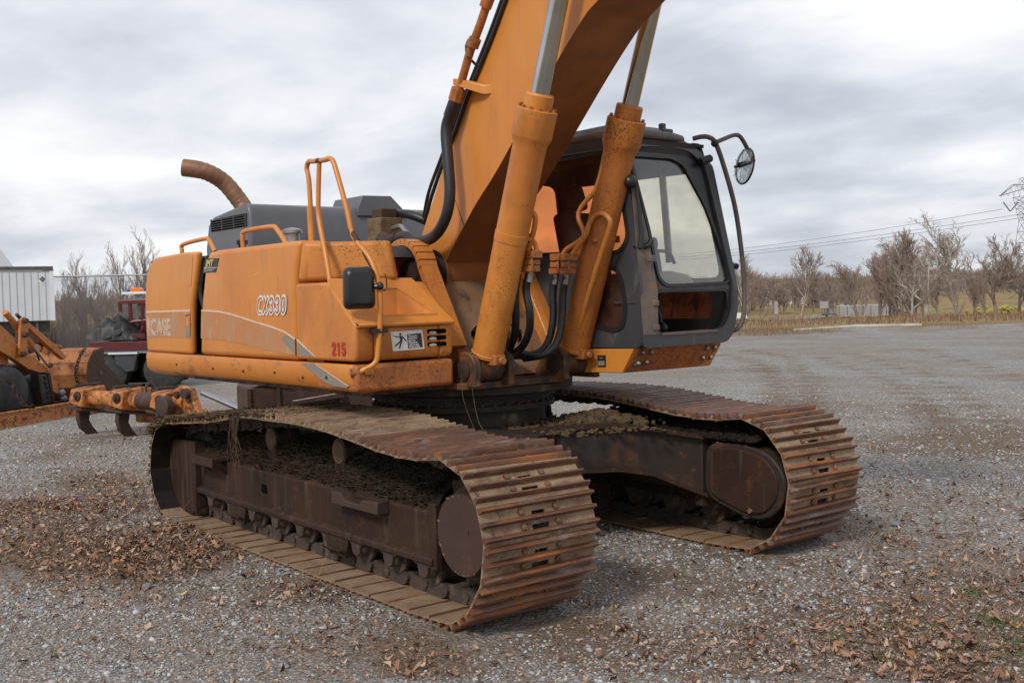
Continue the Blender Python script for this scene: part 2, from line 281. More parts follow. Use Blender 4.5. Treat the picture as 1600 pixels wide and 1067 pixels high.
class B:
    def __init__(s): s.v = []; s.f = []
    def add(s, vs, fs):
        o = len(s.v); s.v += [tuple(float(c) for c in p) for p in vs]; s.f += [tuple(i+o for i in f) for f in fs]; return s
    def box(s, x0, x1, y0, y1, z0, z1):
        return s.add([(x0,y0,z0),(x1,y0,z0),(x1,y1,z0),(x0,y1,z0),(x0,y0,z1),(x1,y0,z1),(x1,y1,z1),(x0,y1,z1)],
                     [(0,3,2,1),(4,5,6,7),(0,1,5,4),(1,2,6,5),(2,3,7,6),(3,0,4,7)])
    def hexa(s, p): return s.add(p, [(0,3,2,1),(4,5,6,7),(0,1,5,4),(1,2,6,5),(2,3,7,6),(3,0,4,7)])
    def prism(s, pts, ax, a, b):
        def mk(p, w): return {'x': (w, p[0], p[1]), 'y': (p[0], w, p[1]), 'z': (p[0], p[1], w)}[ax]
        n = len(pts)
        return s.add([mk(p, a) for p in pts]+[mk(p, b) for p in pts],
                     [tuple(range(n)), tuple(range(2*n-1, n-1, -1))]+[(i, (i+1) % n, n+(i+1) % n, n+i) for i in range(n)])
    def prism3(s, pts, off):
        n = len(pts); off = np.array(off, float); P = [np.array(p, float) for p in pts]
        return s.add(P+[p+off for p in P], [tuple(range(n)), tuple(range(2*n-1, n-1, -1))]+[(i, (i+1) % n, n+(i+1) % n, n+i) for i in range(n)])
    def poly(s, pts): return s.add(pts, [tuple(range(len(pts)))])
    def tube(s, pts, r, n=10, cap=True):
        P = [np.array(p, float) for p in pts]; m = len(P)
        rs = [r]*m if np.isscalar(r) else list(r)
        T = [P[min(i+1, m-1)]-P[max(i-1, 0)] for i in range(m)]
        T = [t/(np.linalg.norm(t)+1e-12) for t in T]
        a = np.array([0, 0, 1.0]) if abs(T[0][2]) < 0.9 else np.array([1.0, 0, 0])
        nrm = np.cross(T[0], a); nrm /= np.linalg.norm(nrm); vs = []
        for i in range(m):
            nrm = nrm-T[i]*np.dot(nrm, T[i]); nrm /= (np.linalg.norm(nrm)+1e-12); bi = np.cross(T[i], nrm)
            for k in range(n):
                an = 2*math.pi*k/n; vs.append(P[i]+rs[i]*(math.cos(an)*nrm+math.sin(an)*bi))
        fs = [(i*n+k, i*n+(k+1) % n, (i+1)*n+(k+1) % n, (i+1)*n+k) for i in range(m-1) for k in range(n)]
        if cap: fs += [tuple(range(n-1, -1, -1)), tuple(range((m-1)*n, m*n))]
        return s.add(vs, fs)
    def cyl(s, p0, p1, r, n=20, r1=None): return s.tube([p0, p1], [r, r if r1 is None else r1], n)
    def lathe(s, p0, ax, prof, n=24):
        p0 = np.array(p0, float); ax = np.array(ax, float); ax /= np.linalg.norm(ax)
        a = np.array([0, 0, 1.0]) if abs(ax[2]) < 0.9 else np.array([1.0, 0, 0])
        e1 = np.cross(ax, a); e1 /= np.linalg.norm(e1); e2 = np.cross(ax, e1); vs = []
        for t, r in prof:
            for k in range(n):
                an = 2*math.pi*k/n; vs.append(p0+ax*t+r*(math.cos(an)*e1+math.sin(an)*e2))
        m = len(prof)
        fs = [(i*n+k, i*n+(k+1) % n, (i+1)*n+(k+1) % n, (i+1)*n+k) for i in range(m-1) for k in range(n)]
        fs += [tuple(range(n-1, -1, -1)), tuple(range((m-1)*n, m*n))]
        return s.add(vs, fs)
    def bolt(s, p, ax, r=0.02, h=0.015): return s.lathe(p, ax, [(0, r), (h, r*0.95)], 6)
    def ball(s, c, rad, seg=10, rings=7, jit=0.0):
        vs = []; c = np.array(c, float); rad = np.array([rad]*3 if np.isscalar(rad) else rad, float)
        vs.append(c+(0, 0, rad[2]))
        for i in range(1, rings):
            ph = math.pi*i/rings
            for k in range(seg):
                th = 2*math.pi*k/seg; j = 1+jit*(random.random()-.5)*2
                vs.append(c+rad*j*np.array([math.sin(ph)*math.cos(th), math.sin(ph)*math.sin(th), math.cos(ph)]))
        vs.append(c-(0, 0, rad[2])); L = len(vs)-1
        fs = [(0, 1+k, 1+(k+1) % seg) for k in range(seg)]
        for i in range(rings-2):
            for k in range(seg):
                a = 1+i*seg+k; b_ = 1+i*seg+(k+1) % seg; fs.append((a, a+seg, b_+seg, b_))
        o = 1+(rings-2)*seg
        fs += [(L, o+(k+1) % seg, o+k) for k in range(seg)]
        return s.add(vs, fs)
    def mesh(s, name, smooth=True, ang=38, recalc=True):
        me = bpy.data.meshes.new(name); me.from_pydata(s.v, [], s.f); me.update()
        if recalc:
            bm = bmesh.new(); bm.from_mesh(me); bmesh.ops.recalc_face_normals(bm, faces=bm.faces); bm.to_mesh(me); bm.free()
        if smooth:
            me.shade_smooth(); me.set_sharp_from_angle(angle=R(ang))
        return me

def link(name, me, m, parent=None):
    o = bpy.data.objects.new(name, me); COL.objects.link(o)
    if m: me.materials.append(MAT[m])
    if parent: o.parent = parent
    return o
def obj(name, b, m, parent=None, bevel=0.0, seg=2, smooth=True, ang=38, label=None, recalc=True):
    o = link(name, b.mesh(name, smooth, ang, recalc), m, parent)
    if bevel:
        md = o.modifiers.new('bevel', 'BEVEL'); md.width = bevel; md.segments = seg; md.limit_method = 'ANGLE'; md.angle_limit = R(35); md.harden_normals = False
    if label: o['label'] = label
    return o
def tag(o, label, cat, group=None, kind=None):
    o['label'] = label; o['category'] = cat
    if group: o['group'] = group
    if kind: o['kind'] = kind
    return o
def empty(name, loc=(0, 0, 0)):
    o = bpy.data.objects.new(name, None); o.empty_display_size = 0.3; COL.objects.link(o); o.location = loc; return o
def struct(o): o['kind'] = 'structure'; return o

def plate(name, outline, holes, thick, m, parent, fn, bevel=0.0, label=None):
    """flat sheet with openings: 2-D outlines filled, thickened, then mapped to 3-D by fn(u, v, w)"""
    cu = bpy.data.curves.new(name, 'CURVE'); cu.dimensions = '2D'; cu.fill_mode = 'BOTH'; cu.extrude = thick/2
    for pts in [outline]+list(holes):
        sp = cu.splines.new('POLY'); sp.points.add(len(pts)-1); sp.use_cyclic_u = True
        for p, q in zip(sp.points, pts): p.co = (q[0], q[1], 0, 1)
    o = bpy.data.objects.new(name, cu); COL.objects.link(o)
    dg = bpy.context.evaluated_depsgraph_get(); me = bpy.data.meshes.new_from_object(o.evaluated_get(dg))
    bpy.data.objects.remove(o); bpy.data.curves.remove(cu)
    for v in me.vertices: v.co = fn(v.co.x, v.co.y, v.co.z)
    bm = bmesh.new(); bm.from_mesh(me); bmesh.ops.remove_doubles(bm, verts=bm.verts, dist=1e-5); bmesh.ops.recalc_face_normals(bm, faces=bm.faces); bm.to_mesh(me); bm.free()
    me.shade_smooth(); me.set_sharp_from_angle(angle=R(30)); me.materials.clear(); me.name = name
    o = link(name, me, m, parent)
    if label: o['label'] = label
    return o
def rounded(pts, r, k=5):
    """round the corners of a 2-D polygon"""
    out = []; n = len(pts)
    for i in range(n):
        p = np.array(pts[i], float); a = np.array(pts[i-1], float)-p; c = np.array(pts[(i+1) % n], float)-p
        la, lc = np.linalg.norm(a), np.linalg.norm(c); rr = min(r, la*0.45, lc*0.45)
        p1 = p+a/la*rr; p2 = p+c/lc*rr
        for j in range(k+1):
            t = j/k; out.append(tuple((1-t)**2*p1+2*t*(1-t)*p+t*t*p2))
    return out
def text(name, body, size, m, parent, mtx, shear=0.0, offset=0.0, sx=1.0, ext=0.0008, align='LEFT', spacing=1.0):
    cu = bpy.data.curves.new(name, 'FONT'); cu.body = body; cu.size = size; cu.shear = shear; cu.offset = offset; cu.extrude = ext
    cu.align_x = align; cu.space_character = spacing; cu.resolution_u = 3
    o = bpy.data.objects.new(name, cu); COL.objects.link(o)
    dg = bpy.context.evaluated_depsgraph_get(); me = bpy.data.meshes.new_from_object(o.evaluated_get(dg))
    bpy.data.objects.remove(o); bpy.data.curves.remove(cu)
    me.transform(mtx @ Matrix.Diagonal((sx, 1, 1, 1))); me.materials.clear(); me.name = name
    return link(name, me, m, parent)
def side_mtx(x, z, y): return Matrix(((1, 0, 0, x), (0, 0, -1, y), (0, 1, 0, z), (0, 0, 0, 1)))   # writing on a wall facing -Y
def front_mtx(y, z, x): return Matrix(((0, 0, 1, x), (1, 0, 0, y), (0, 1, 0, z), (0, 0, 0, 1)))  # writing on a wall facing +X
# ================================================================== THE EXCAVATOR (things move together: one thing)
EX = empty('excavator')
tag(EX, 'big orange and grey crawler excavator with rusty tracks parked on the gravel', 'excavator')

# ---------------- running gear: one closed loop of shoes per side
def loop_path():
    P = []
    def arc(cx, cz, r, a0, a1, n=14):
        for i in range(n+1):
            a = R(a0+(a1-a0)*i/n); P.append((cx+r*math.cos(a), cz+r*math.sin(a)))
    r = 0.492
    arc(2.05, 0.508, r, -74, 72, 22)
    top = [(2.09, 0.977), (1.85, 0.945), (1.55, 0.955), (1.24, 0.985), (0.85, 1.025), (0.44, 1.045), (0.0, 1.04), (-0.5, 1.03), (-1.05, 0.955), (-1.6, 0.905), (-1.95, 0.875)]
    P += [tuple(p) for p in spline(top, 5)]
    arc(-2.05, 0.445, 0.425, 88, 265, 20)
    P.append((-1.75, 0.018)); P.append((1.85, 0.018))
    return np.array(P)
LP = loop_path()
def resample(P, n):
    Q = np.vstack([P, P[:1]]); d = np.r_[0, np.cumsum(np.linalg.norm(np.diff(Q, axis=0), axis=1))]
    out = []
    for i in range(n):
        s = d[-1]*i/n; out.append([np.interp(s, d, Q[:, 0]), np.interp(s, d, Q[:, 1])])
    return np.array(out), d[-1]
NSH = 50
JN, LEN = resample(LP, NSH)
PITCH = LEN/NSH; SW = 0.81

def shoe_mesh(name):
    """one triple-bar track shoe: x along the track, y across, z outwards"""
    b = B(); h = PITCH/2; t = 0.014; hw = SW/2
    rows = [(-h+0.004, -0.078), (-0.078, -0.040), (-0.040, -0.004), (-0.004, 0.034), (0.034, 0.072), (0.072, h+0.012)]
    for i, (a, c) in enumerate(rows):
        if i in (1, 3):                                   # rows with the mud holes
            w = 0.062 if i == 1 else 0.048
            b.box(a, c, -hw, -w, -t, 0); b.box(a, c, w, hw, -t, 0)
        elif i == 0:
            b.box(a, c, -hw, -0.155, -t, 0); b.box(a, c, -0.095, 0.095, -t, 0); b.box(a, c, 0.155, hw, -t, 0)
        else: b.box(a, c, -hw, hw, -t, 0)
    for x, hh in ((-0.085, 0.035), (-0.002, 0.034), (0.080, 0.037)):       # the three bars
        pr = [(x-0.017, -0.001), (x-0.009, hh*0.8), (x-0.004, hh), (x+0.005, hh), (x+0.010, hh*0.8), (x+0.018, -0.001)]
        b.prism(pr, 'y', -hw-0.006, hw+0.006)
    for x, y in ((-0.046, -0.125), (-0.046, 0.125), (0.040, -0.125), (0.040, 0.125)):
        b.lathe((x, y, -0.001), (0, 0, 1), [(0, 0.021), (0.013, 0.020), (0.017, 0.013)], 6)
    # turned-down lip at the leading edge
    b.hexa([(h+0.012, -hw, -t), (h+0.020, -hw, -0.024), (h+0.020, hw, -0.024), (h+0.012, hw, -t), (h+0.012, -hw, 0), (h+0.026, -hw, -0.012), (h+0.026, hw, -0.012), (h+0.012, hw, 0)])
    return b.mesh(name, ang=30)
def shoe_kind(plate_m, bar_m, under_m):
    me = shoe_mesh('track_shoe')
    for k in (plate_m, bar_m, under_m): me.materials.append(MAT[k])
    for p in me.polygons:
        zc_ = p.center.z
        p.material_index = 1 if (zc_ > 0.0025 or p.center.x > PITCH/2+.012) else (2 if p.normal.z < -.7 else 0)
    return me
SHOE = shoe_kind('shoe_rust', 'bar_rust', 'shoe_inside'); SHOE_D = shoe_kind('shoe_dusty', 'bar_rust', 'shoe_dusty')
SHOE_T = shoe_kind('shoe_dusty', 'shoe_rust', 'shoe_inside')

def chain_mesh(yc):
    b = B()
    for i in range(NSH):
        p = JN[i]; q = JN[(i+1) % NSH]; c = (p+q)/2; t = (q-p)/np.linalg.norm(q-p); n = np.array([t[1], -t[0]])
        for sgn in (-1, 1):
            y = yc+sgn*0.085
            prof = [(-0.128, -0.045), (-0.128, -0.088), (-0.105, -0.108), (-0.062, -0.112), (-0.035, -0.098), (0.035, -0.098), (0.062, -0.112), (0.105, -0.108), (0.128, -0.088), (0.128, -0.045), (0.06, -0.016), (-0.06, -0.016)]
            pts = [(c[0]+t[0]*a+n[0]*d, c[1]+t[1]*a+n[1]*d) for a, d in prof]
            b.prism(pts, 'y', y-0.022+sgn*(0.012 if i % 2 else 0), y+0.022+sgn*(0.012 if i % 2 else 0))
        a = c+t*PITCH*0.5
        b.cyl((a[0]+n[0]*-0.075, yc-0.13, a[1]+n[1]*-0.075), (a[0]+n[0]*-0.075, yc+0.13, a[1]+n[1]*-0.075), 0.028, 10)
    return b

def make_track(yc):
    tr = obj('track', chain_mesh(yc), 'dusty_steel', EX)
    for i in range(NSH):
        p = JN[i]; q = JN[(i+1) % NSH]; c = (p+q)/2; t = (q-p)/np.linalg.norm(q-p)
        # loop runs counter-clockwise in x,z: outward normal is (tz, -tx)
        nx, nz = t[1], -t[0]
        dusty = c[1] < 0.08
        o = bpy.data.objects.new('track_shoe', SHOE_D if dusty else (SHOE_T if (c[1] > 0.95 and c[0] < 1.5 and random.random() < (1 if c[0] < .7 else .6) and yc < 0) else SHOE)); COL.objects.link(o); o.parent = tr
        j = random.uniform(-0.004, 0.004)
        o.matrix_local = Matrix(((t[0], 0, nx, c[0]), (0, -1, 0, yc+j), (t[1], 0, nz, c[1]), (0, 0, 0, 1))) @ Matrix.Rotation(R(random.gauss(0, .8)), 4, 'Y') @ Matrix.Rotation(R(random.gauss(0, .35)), 4, 'Z')
    return tr
YN, YF = -1.303, 1.303
make_track(YN); make_track(YF)

# ---------------- near track frame
def roller(b, x, y, z, r=0.088, half=0.19):
    b.lathe((x, y-half, z), (0, 1, 0), [(0, 0.045), (0.02, 0.062), (0.06, 0.066), (0.062, r*1.22), (0.085, r*1.25), (0.09, r), (0.14, r), (0.15, r*1.1), (half*2-0.15, r*1.1), (half*2-0.14, r), (half*2-0.09, r), (half*2-0.085, r*1.25), (half*2-0.062, r*1.22), (half*2-0.06, 0.066), (half*2-0.02, 0.062), (half*2, 0.045)], 18)
def track_frame(s):
    """s = -1 near side, +1 far side; the outer face looks along s"""
    yc = YN if s < 0 else YF; yo = yc+s*0.175; yi = yc-s*0.20
    b = B()
    sec = [(yo, 0.275), (yo+s*0.006, 0.57), (yo-s*0.09, 0.625), (yc-s*0.10, 0.70), (yi, 0.66), (yi, 0.275)]
    b.prism(sec, 'x', -1.88, 1.76)
    for (x, hh) in ((-0.64, 0.155), (0.43, 0.17)):        # posts of the carrier rollers
        b.box(x-0.07, x+0.07, yc-0.10, yc+0.14, 0.62, 0.70+hh*0.6)
    f = obj('track_frame', b, 'frame_rust', EX, 0.012)
    b = B(); b.prism([(yo+s*0.052, 0.262), (yo+s*0.052, 0.296), (yo+s*0.044, 0.305), (yo-s*0.01, 0.318), (yo-s*0.01, 0.250)], 'x', -1.90, 1.75)
    obj('ledge', b, 'frame_rust', f, 0.006)
    b = B(); b.box(1.705, 1.775, yo-s*0.02, yo+s*0.034, 0.225, 0.64); obj('end_plate', b, 'frame_rust', f, 0.012)
    # bottom rollers with their brackets
    for i in range(9):
        x = -1.62+i*0.405
        rb = B(); roller(rb, x, yc, 0.215); r_ = obj('track_roller', rb, 'dusty_steel', f)
        for sg in (-1, 1):
            bb = B(); y0 = yc+sg*0.175
            bb.prism([(x-0.115, 0.285), (x+0.115, 0.285), (x+0.105, 0.245), (x+0.06, 0.235), (x+0.045, 0.175), (x, 0.155), (x-0.045, 0.175), (x-0.06, 0.235), (x-0.105, 0.245)], 'y', y0-0.03, y0+0.03)
            obj('bracket', bb, 'dusty_steel', r_, 0.006)
    for x in (-1.05, 0.57):                               # track guides between the rollers
        gb = B(); y0 = yo+s*0.012
        gb.prism([(x-0.17, 0.285), (x+0.17, 0.285), (x+0.12, 0.125), (x-0.12, 0.125)], 'y', y0-0.03, y0+0.02)
        gb.hexa([(x-0.12, y0-s*0.02, 0.12), (x+0.12, y0-s*0.02, 0.12), (x+0.12, y0+s*0.075, 0.175), (x-0.12, y0+s*0.075, 0.175), (x-0.12, y0-s*0.02, 0.135), (x+0.12, y0-s*0.02, 0.135), (x+0.14, y0+s*0.075, 0.19), (x-0.14, y0+s*0.075, 0.19)])
        obj('track_guide', gb, 'frame_rust', f, 0.005)
    for x in (-0.64, 0.43):
        cb = B(); y0 = yc+s*0.0
        cb.lathe((x, y0-s*0.13, 0.815), (0, s, 0), [(0, 0.07), (0.06, 0.092), (0.10, 0.092), (0.11, 0.078), (0.19, 0.078), (0.20, 0.098), (0.225, 0.098)], 22)
        c_ = obj('carrier_roller', cb, 'grimy_steel', f)
        kb = B(); kb.lathe((x, y0+s*0.094, 0.815), (0, s, 0), [(0, 0.086), (0.010, 0.082), (0.014, 0.06), (0.018, 0.0)], 22); obj('roller_cap', kb, 'clay', c_)
    # idler at the rear, in its yoke
    ib = B(); ib.lathe((-2.05, yc-0.10, 0.445), (0, 1, 0), [(0, 0.27), (0.03, 0.335), (0.07, 0.335), (0.075, 0.36), (0.125, 0.36), (0.13, 0.335), (0.17, 0.335), (0.20, 0.27)], 36); obj('idler', ib, 'grimy_steel', f)
    # sprocket with teeth
    sb = B(); n = 21; pts = []
    for k in range(n*4):
        a = 2*math.pi*k/(n*4); rr = (0.365, 0.405, 0.405, 0.365)[k % 4]; pts.append((2.05+rr*math.cos(a), 0.508+rr*math.sin(a)))
    sb.prism(pts, 'y', yc-0.035, yc+0.035); obj('sprocket', sb, 'grimy_steel', f)
    return f, yc, yo, yi
fr, yc, yo, yi = track_frame(-1)
# idler guard at the rear end of the near frame
b = B(); b.prism([(-2.47, 0.10), (-2.49, 0.57), (-2.40, 0.66), (-2.30, 0.685), (-1.86, 0.70), (-1.84, 0.12), (-1.98, 0.045), (-2.40, 0.05)], 'y', yo-0.05, yo+0.05)
obj('idler_guard', b, 'frame_rust', fr, 0.02, 3)
b = B(); b.box(-1.885, -1.845, yo-0.062, yo+0.05, 0.06, 0.70); obj('guard_rib', b, 'frame_rust', fr, 0.008)
# two steps: bent plate loops welded to the frame
def step(x0, x1, z1, z0, name='step'):
    b = B(); y = yo
    b.hexa([(x0, y-0.14, z1-0.03), (x1, y-0.14, z1-0.03), (x1, y+0.02, z1-0.03), (x0, y+0.02, z1-0.03), (x0, y-0.14, z1), (x1, y-0.14, z1), (x1, y+0.02, z1), (x0, y+0.02, z1)])
    b.hexa([(x1-0.03, y-0.14, z1-0.02), (x1, y-0.14, z1-0.02), (x1-0.02, y, z0), (x1-0.08, y, z0), (x1-0.03, y-0.10, z1), (x1, y-0.10, z1), (x1-0.02, y+0.05, z0+.02), (x1-0.08, y+0.05, z0+.02)])
    b.hexa([(x0, y-0.14, z1-0.02), (x0+0.03, y-0.14, z1-0.02), (x0+0.10, y, z0), (x0+0.04, y, z0), (x0, y-0.10, z1), (x0+0.03, y-0.10, z1), (x0+0.10, y+0.05, z0+.02), (x0+0.04, y+0.05, z0+.02)])
    b.box(x0, x1, y-0.145, y-0.12, z1-0.075, z1+0.004)
    return obj(name, b, 'frame_rust', fr, 0.006)
step(-1.74, -1.28, 0.615, 0.46)
b = B(); b.prism([(0.62, 0.585), (0.62, 0.50), (1.22, 0.50), (1.22, 0.585), (1.02, 0.575), (0.99, 0.54), (0.80, 0.545), (0.74, 0.59)], 'y', yo-0.10, yo-0.005); obj('step', b, 'rust_brown', fr, 0.008, label='bent and rusty step plate')
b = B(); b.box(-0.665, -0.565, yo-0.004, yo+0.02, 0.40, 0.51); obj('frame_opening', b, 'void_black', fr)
# sprocket cover disc
b = B(); b.lathe((2.045, -1.30, 0.49), (0, -1, 0), [(0, 0.30), (0.12, 0.285), (0.125, 0.250), (0.205, 0.246), (0.215, 0.238), (0.216, 0.0)], 40)
sc_ = obj('sprocket_cover', b, 'rust_brown', fr, label='round rusty drive cover with a chipped pale rim')
b = B()
for k in range(26):
    a = 2*math.pi*k/26+random.uniform(-.09, .09); r = random.uniform(.228, .238)
    if random.random() < .3: continue
    b.ball((2.045+r*math.cos(a), -1.514, 0.49+r*math.sin(a)), (random.uniform(.006, .020), 0.003, random.uniform(.004, .010)), 7, 5, 0.4)
obj('rim_chips', b, 'clay', sc_)['kind'] = 'stuff'
b = B(); b.box(2.09, 2.125, -1.52, -1.51, 0.50, 0.535); obj('plug', b, 'rust_brown', sc_)
# packed earth and straw on the near frame
def lumps(b, n, fx, fy, fz, smin, smax):
    for _ in range(n):
        x = random.uniform(*fx); y = random.uniform(*fy); z = fz(x, y); s = random.uniform(smin, smax)
        b.ball((x, y, z), (s*random.uniform(.8, 1.6), s*random.uniform(.8, 1.4), s*random.uniform(.5, .9)), 7, 5, 0.35)
b = B(); xs_ = np.linspace(-1.84, 1.70, 48); ys_ = np.linspace(yo+0.012, yi+0.02, 9); vs = []; 
for x in xs_:
    for y in ys_:
        k = (y-yo)/(yi-yo)
        z = 0.565+0.26*math.sin(min(k, .62)/.62*1.57)*(0.82+0.18*math.sin(x*3.1))-max(0, k-.62)*.2+random.uniform(-.020, .020)
        if k < 0.05: z = 0.545+random.uniform(-.03, .02)
        vs.append((x, y, z))
fs = [(i*9+j, (i+1)*9+j, (i+1)*9+j+1, i*9+j+1) for i in range(47) for j in range(8)]
b.add(vs, fs); lumps(b, 1300, (-1.8, 1.65), (yo+.01, yc), lambda x, y: 0.562+0.25*math.sin(min(1, (y-yo)/.2)*1.5), 0.003, 0.011)
obj('packed_earth', b, 'dirt', fr, recalc=True)
def straws(n, place, lmin, lmax, up, rad=0.0035):
    b = B()
    for _ in range(n):
        p = np.array(place(), float); L = random.uniform(lmin, lmax); d = np.array([random.gauss(0, 1), random.gauss(0, 1), up*abs(random.gauss(.6, .5))]); d /= np.linalg.norm(d)
        m_ = p+d*L*.5+np.array([random.gauss(0, .02), random.gauss(0, .02), random.gauss(0, .01)]); q = p+d*L+np.array([0, 0, -0.15*L])
        b.tube([p, m_, q], [rad, rad*.8, rad*.35], 3, False)
    return b
def onframe():
    x = random.uniform(-1.8, 1.6); k = random.random(); return (x, yo+.03+.16*k, 0.60+0.20*k)
obj('dry_straw', straws(3200, onframe, .03, .15, .4, .0018), 'dry_root', fr)['kind'] = 'stuff'
# moss and earth over the rear third of the near upper track run
b = B()
zt = lambda x: float(np.interp(x, [-2.5, -2.3, -1.95, -1.05, -0.5, 0.1], [0.70, 0.83, 0.91, 0.985, 1.055, 1.065]))
for _ in range(2300):
    u = random.random()**1.1; x = -2.42+2.5*u; y = random.uniform(YN-SW/2-0.012, YN+SW/2)
    if y > YN-0.25 and random.random() < .25: continue
    s = random.uniform(.010, .030)*(1.25-.8*u); b.ball((x, y, zt(x)+random.uniform(-.014, .012)), (s*1.5, s*1.5, s*.75), 6, 4, 0.4)
ms = obj('moss_cover', b, 'moss', fr, label='moss and earth lying on the upper track run')
def onmoss():
    x = random.uniform(-2.45, -0.1); return (x, random.choice((YN-SW/2-.01, random.uniform(YN-.42, YN+.4))), zt(x))
obj('moss_straw', straws(900, onmoss, .03, .12, .5, .0024), 'dry_root', ms)['kind'] = 'stuff'
b = B()
for k in range(14):                                       # roots hanging over the edge of the upper run
    x = -0.62+random.uniform(-.10, .12); L = random.uniform(.15, .42)
    b.tube(spline([(x, YN-SW/2-.01, 1.03), (x+random.uniform(-.03, .03), YN-SW/2-.03, 1.03-L*.5), (x+random.uniform(-.12, .06), YN-SW/2-.01, 1.03-L)], 4), .0035, 4, False)
obj('hanging_roots', b, 'dry_root', ms)
# gravel and crumbs lying between the bars on top
def crumbs(n, yc, x0, x1, zf, smin, smax):
    b = B()
    for _ in range(n):
        x = random.uniform(x0, x1); y = yc+random.uniform(-.36, .36); s = random.uniform(smin, smax); b.ball((x, y, zf(x)+s*.25), (s, s*random.uniform(.7, 1.2), s*.6), 6, 4, 0.3)
    return b
ztop = lambda x: float(np.interp(x, [-1, 0, 0.44, 0.85, 1.24, 1.55, 1.85, 2.1], [0.965, 1.042, 1.047, 1.027, 0.987, 0.957, 0.947, 0.979]))
o = obj('loose_gravel', crumbs(220, YN, -0.6, 1.9, ztop, .006, .018), 'clay', fr)

# ---------------- far track frame with the motor guard on its inner side
ff, yc2, yo2, yi2 = track_frame(1)
b = B()
prof = rounded([(1.70, 0.35), (1.72, 0.755), (2.10, 0.775), (2.34, 0.71), (2.46, 0.55), (2.42, 0.36), (2.28, 0.245), (2.10, 0.235)], 0.12, 4)
b.prism(prof, 'y', 0.97, 1.16); mg = obj('motor_guard', b, 'carbody_steel', ff, 0.015, label='dark rusty D-shaped travel motor guard')
b = B(); inner = [(2.06+(x-2.06)*.86, .51+(z-.51)*.86) for x, z in prof]; b.prism(inner, 'y', 0.955, 0.985); obj('guard_plate', b, 'frame_rust', mg, 0.012)
b = B(); b.box(1.62, 1.70, 0.955, 1.13, 0.27, 0.79); obj('end_plate', b, 'carbody_steel', ff, 0.01)
b = B(); b.bolt((2.15, 0.955, 0.30), (0, -1, 0), 0.018); obj('bolt', b, 'clay', mg)
b = B(); b.box(1.70, 2.12, 1.0, 1.2, 0.775, 0.80); lumps(b, 700, (1.15, 2.2), (0.96, 1.32), lambda x, y: 0.80+.10*max(0, min(1, (y-.96)/.3)), .012, .032); lumps(b, 900, (0.55, 1.9), (1.08, 1.30), lambda x, y: random.uniform(.72, .935), .015, .035); obj('packed_earth', b, 'dirt', ff)  # second batch of lumps added to keep the see-through gap dark
obj('loose_gravel', crumbs(500, YF, 0.2, 2.15, ztop, .006, .016), 'pale_board', ff)

# ---------------- car body: H-frame legs and the slew ring
b = B(); 
def leg(sx, sy):
    A = np.array([0.35*sx, 0.30*sy]); Bp = np.array([0.92*sx, -0.42*sy]); 
    # front face of a leg runs from (0.92,-0.42) to (1.70, 0.98); top sags towards the track
    pl = [(0.92, -0.42, .86, .60), (1.12, -0.06, .885, .605), (1.38, 0.40, .90, .60), (1.50, 0.62, .855, .555), (1.70, 0.98, .775, .375)]
    bk = [(-0.2, -0.42), (0.2, -0.06), (0.55, 0.40), (0.72, 0.62), (0.98, 0.98)]
    for i in range(4):
        (x0, y0, t0, b0), (x1, y1, t1, b1) = pl[i], pl[i+1]; (u0, w0), (u1, w1) = bk[i], bk[i+1]
        q = [(x0, y0, b0), (x1, y1, b1), (u1, w1, b1), (u0, w0, b0), (x0, y0, t0), (x1, y1, t1), (u1, w1, t1), (u0, w0, t0)]
        b.hexa([(p[0]*sx, p[1]*sy, p[2]) for p in q])
for sx in (1, -1):
    for sy in (1, -1): leg(sx, sy)
b.box(-0.95, 0.95, -0.5, 0.5, 0.55, 0.84)
cb_ = obj('car_body', b, 'carbody_steel', EX, 0.0, ang=25)
b = B()                                                   # flanges along the top and the bottom of the front leg
pl = [(0.92, -0.42, .86, .60), (1.12, -0.06, .885, .605), (1.38, 0.40, .90, .60), (1.50, 0.62, .855, .555), (1.70, 0.98, .775, .375)]
for i in range(4):
    a, c = pl[i], pl[i+1]
    for k, zz in ((2, 0.0), (3, -0.03)):
        b.hexa([(a[0]-.06, a[1], a[k]+zz), (a[0]+.045, a[1]-.02, a[k]+zz), (c[0]+.045, c[1]-.02, c[k]+zz), (c[0]-.06, c[1], c[k]+zz), (a[0]-.06, a[1], a[k]+zz+.032), (a[0]+.045, a[1]-.02, a[k]+zz+.032), (c[0]+.045, c[1]-.02, c[k]+zz+.032), (c[0]-.06, c[1], c[k]+zz+.032)])
obj('flange', b, 'frame_rust', cb_, 0.0, ang=20)
b = B(); lumps(b, 420, (0.5, 1.66), (-0.2, 0.98), lambda x, y: 0.895 if y < .5 else 0.895-.22*(y-.5), .006, .022)
for _ in range(420): gx, gy = random.gauss(0, 1), random.gauss(0, 1); b.ball((.98+gx*.17, .60+gy*.15, 0.88+.065*math.exp(-(gx*gx+gy*gy)*.5)+random.uniform(-.01, .02)), random.uniform(.012, .035), 7, 5, 0.35)
obj('dirt_heap', b, 'heap_earth', cb_, label='heap of tan earth lying on the leg')
b = B(); b.lathe((0, 0, 0.80), (0, 0, 1), [(0, 0.70), (0.02, 0.66), (0.21, 0.66), (0.215, 0.74), (0.255, 0.74), (0.26, 0.70), (0.30, 0.70), (0.305, 0.755), (0.36, 0.755), (0.365, 0.70), (0.42, 0.70)], 72)
sl = obj('slew_ring', b, 'grimy_steel', EX)
rbm = None
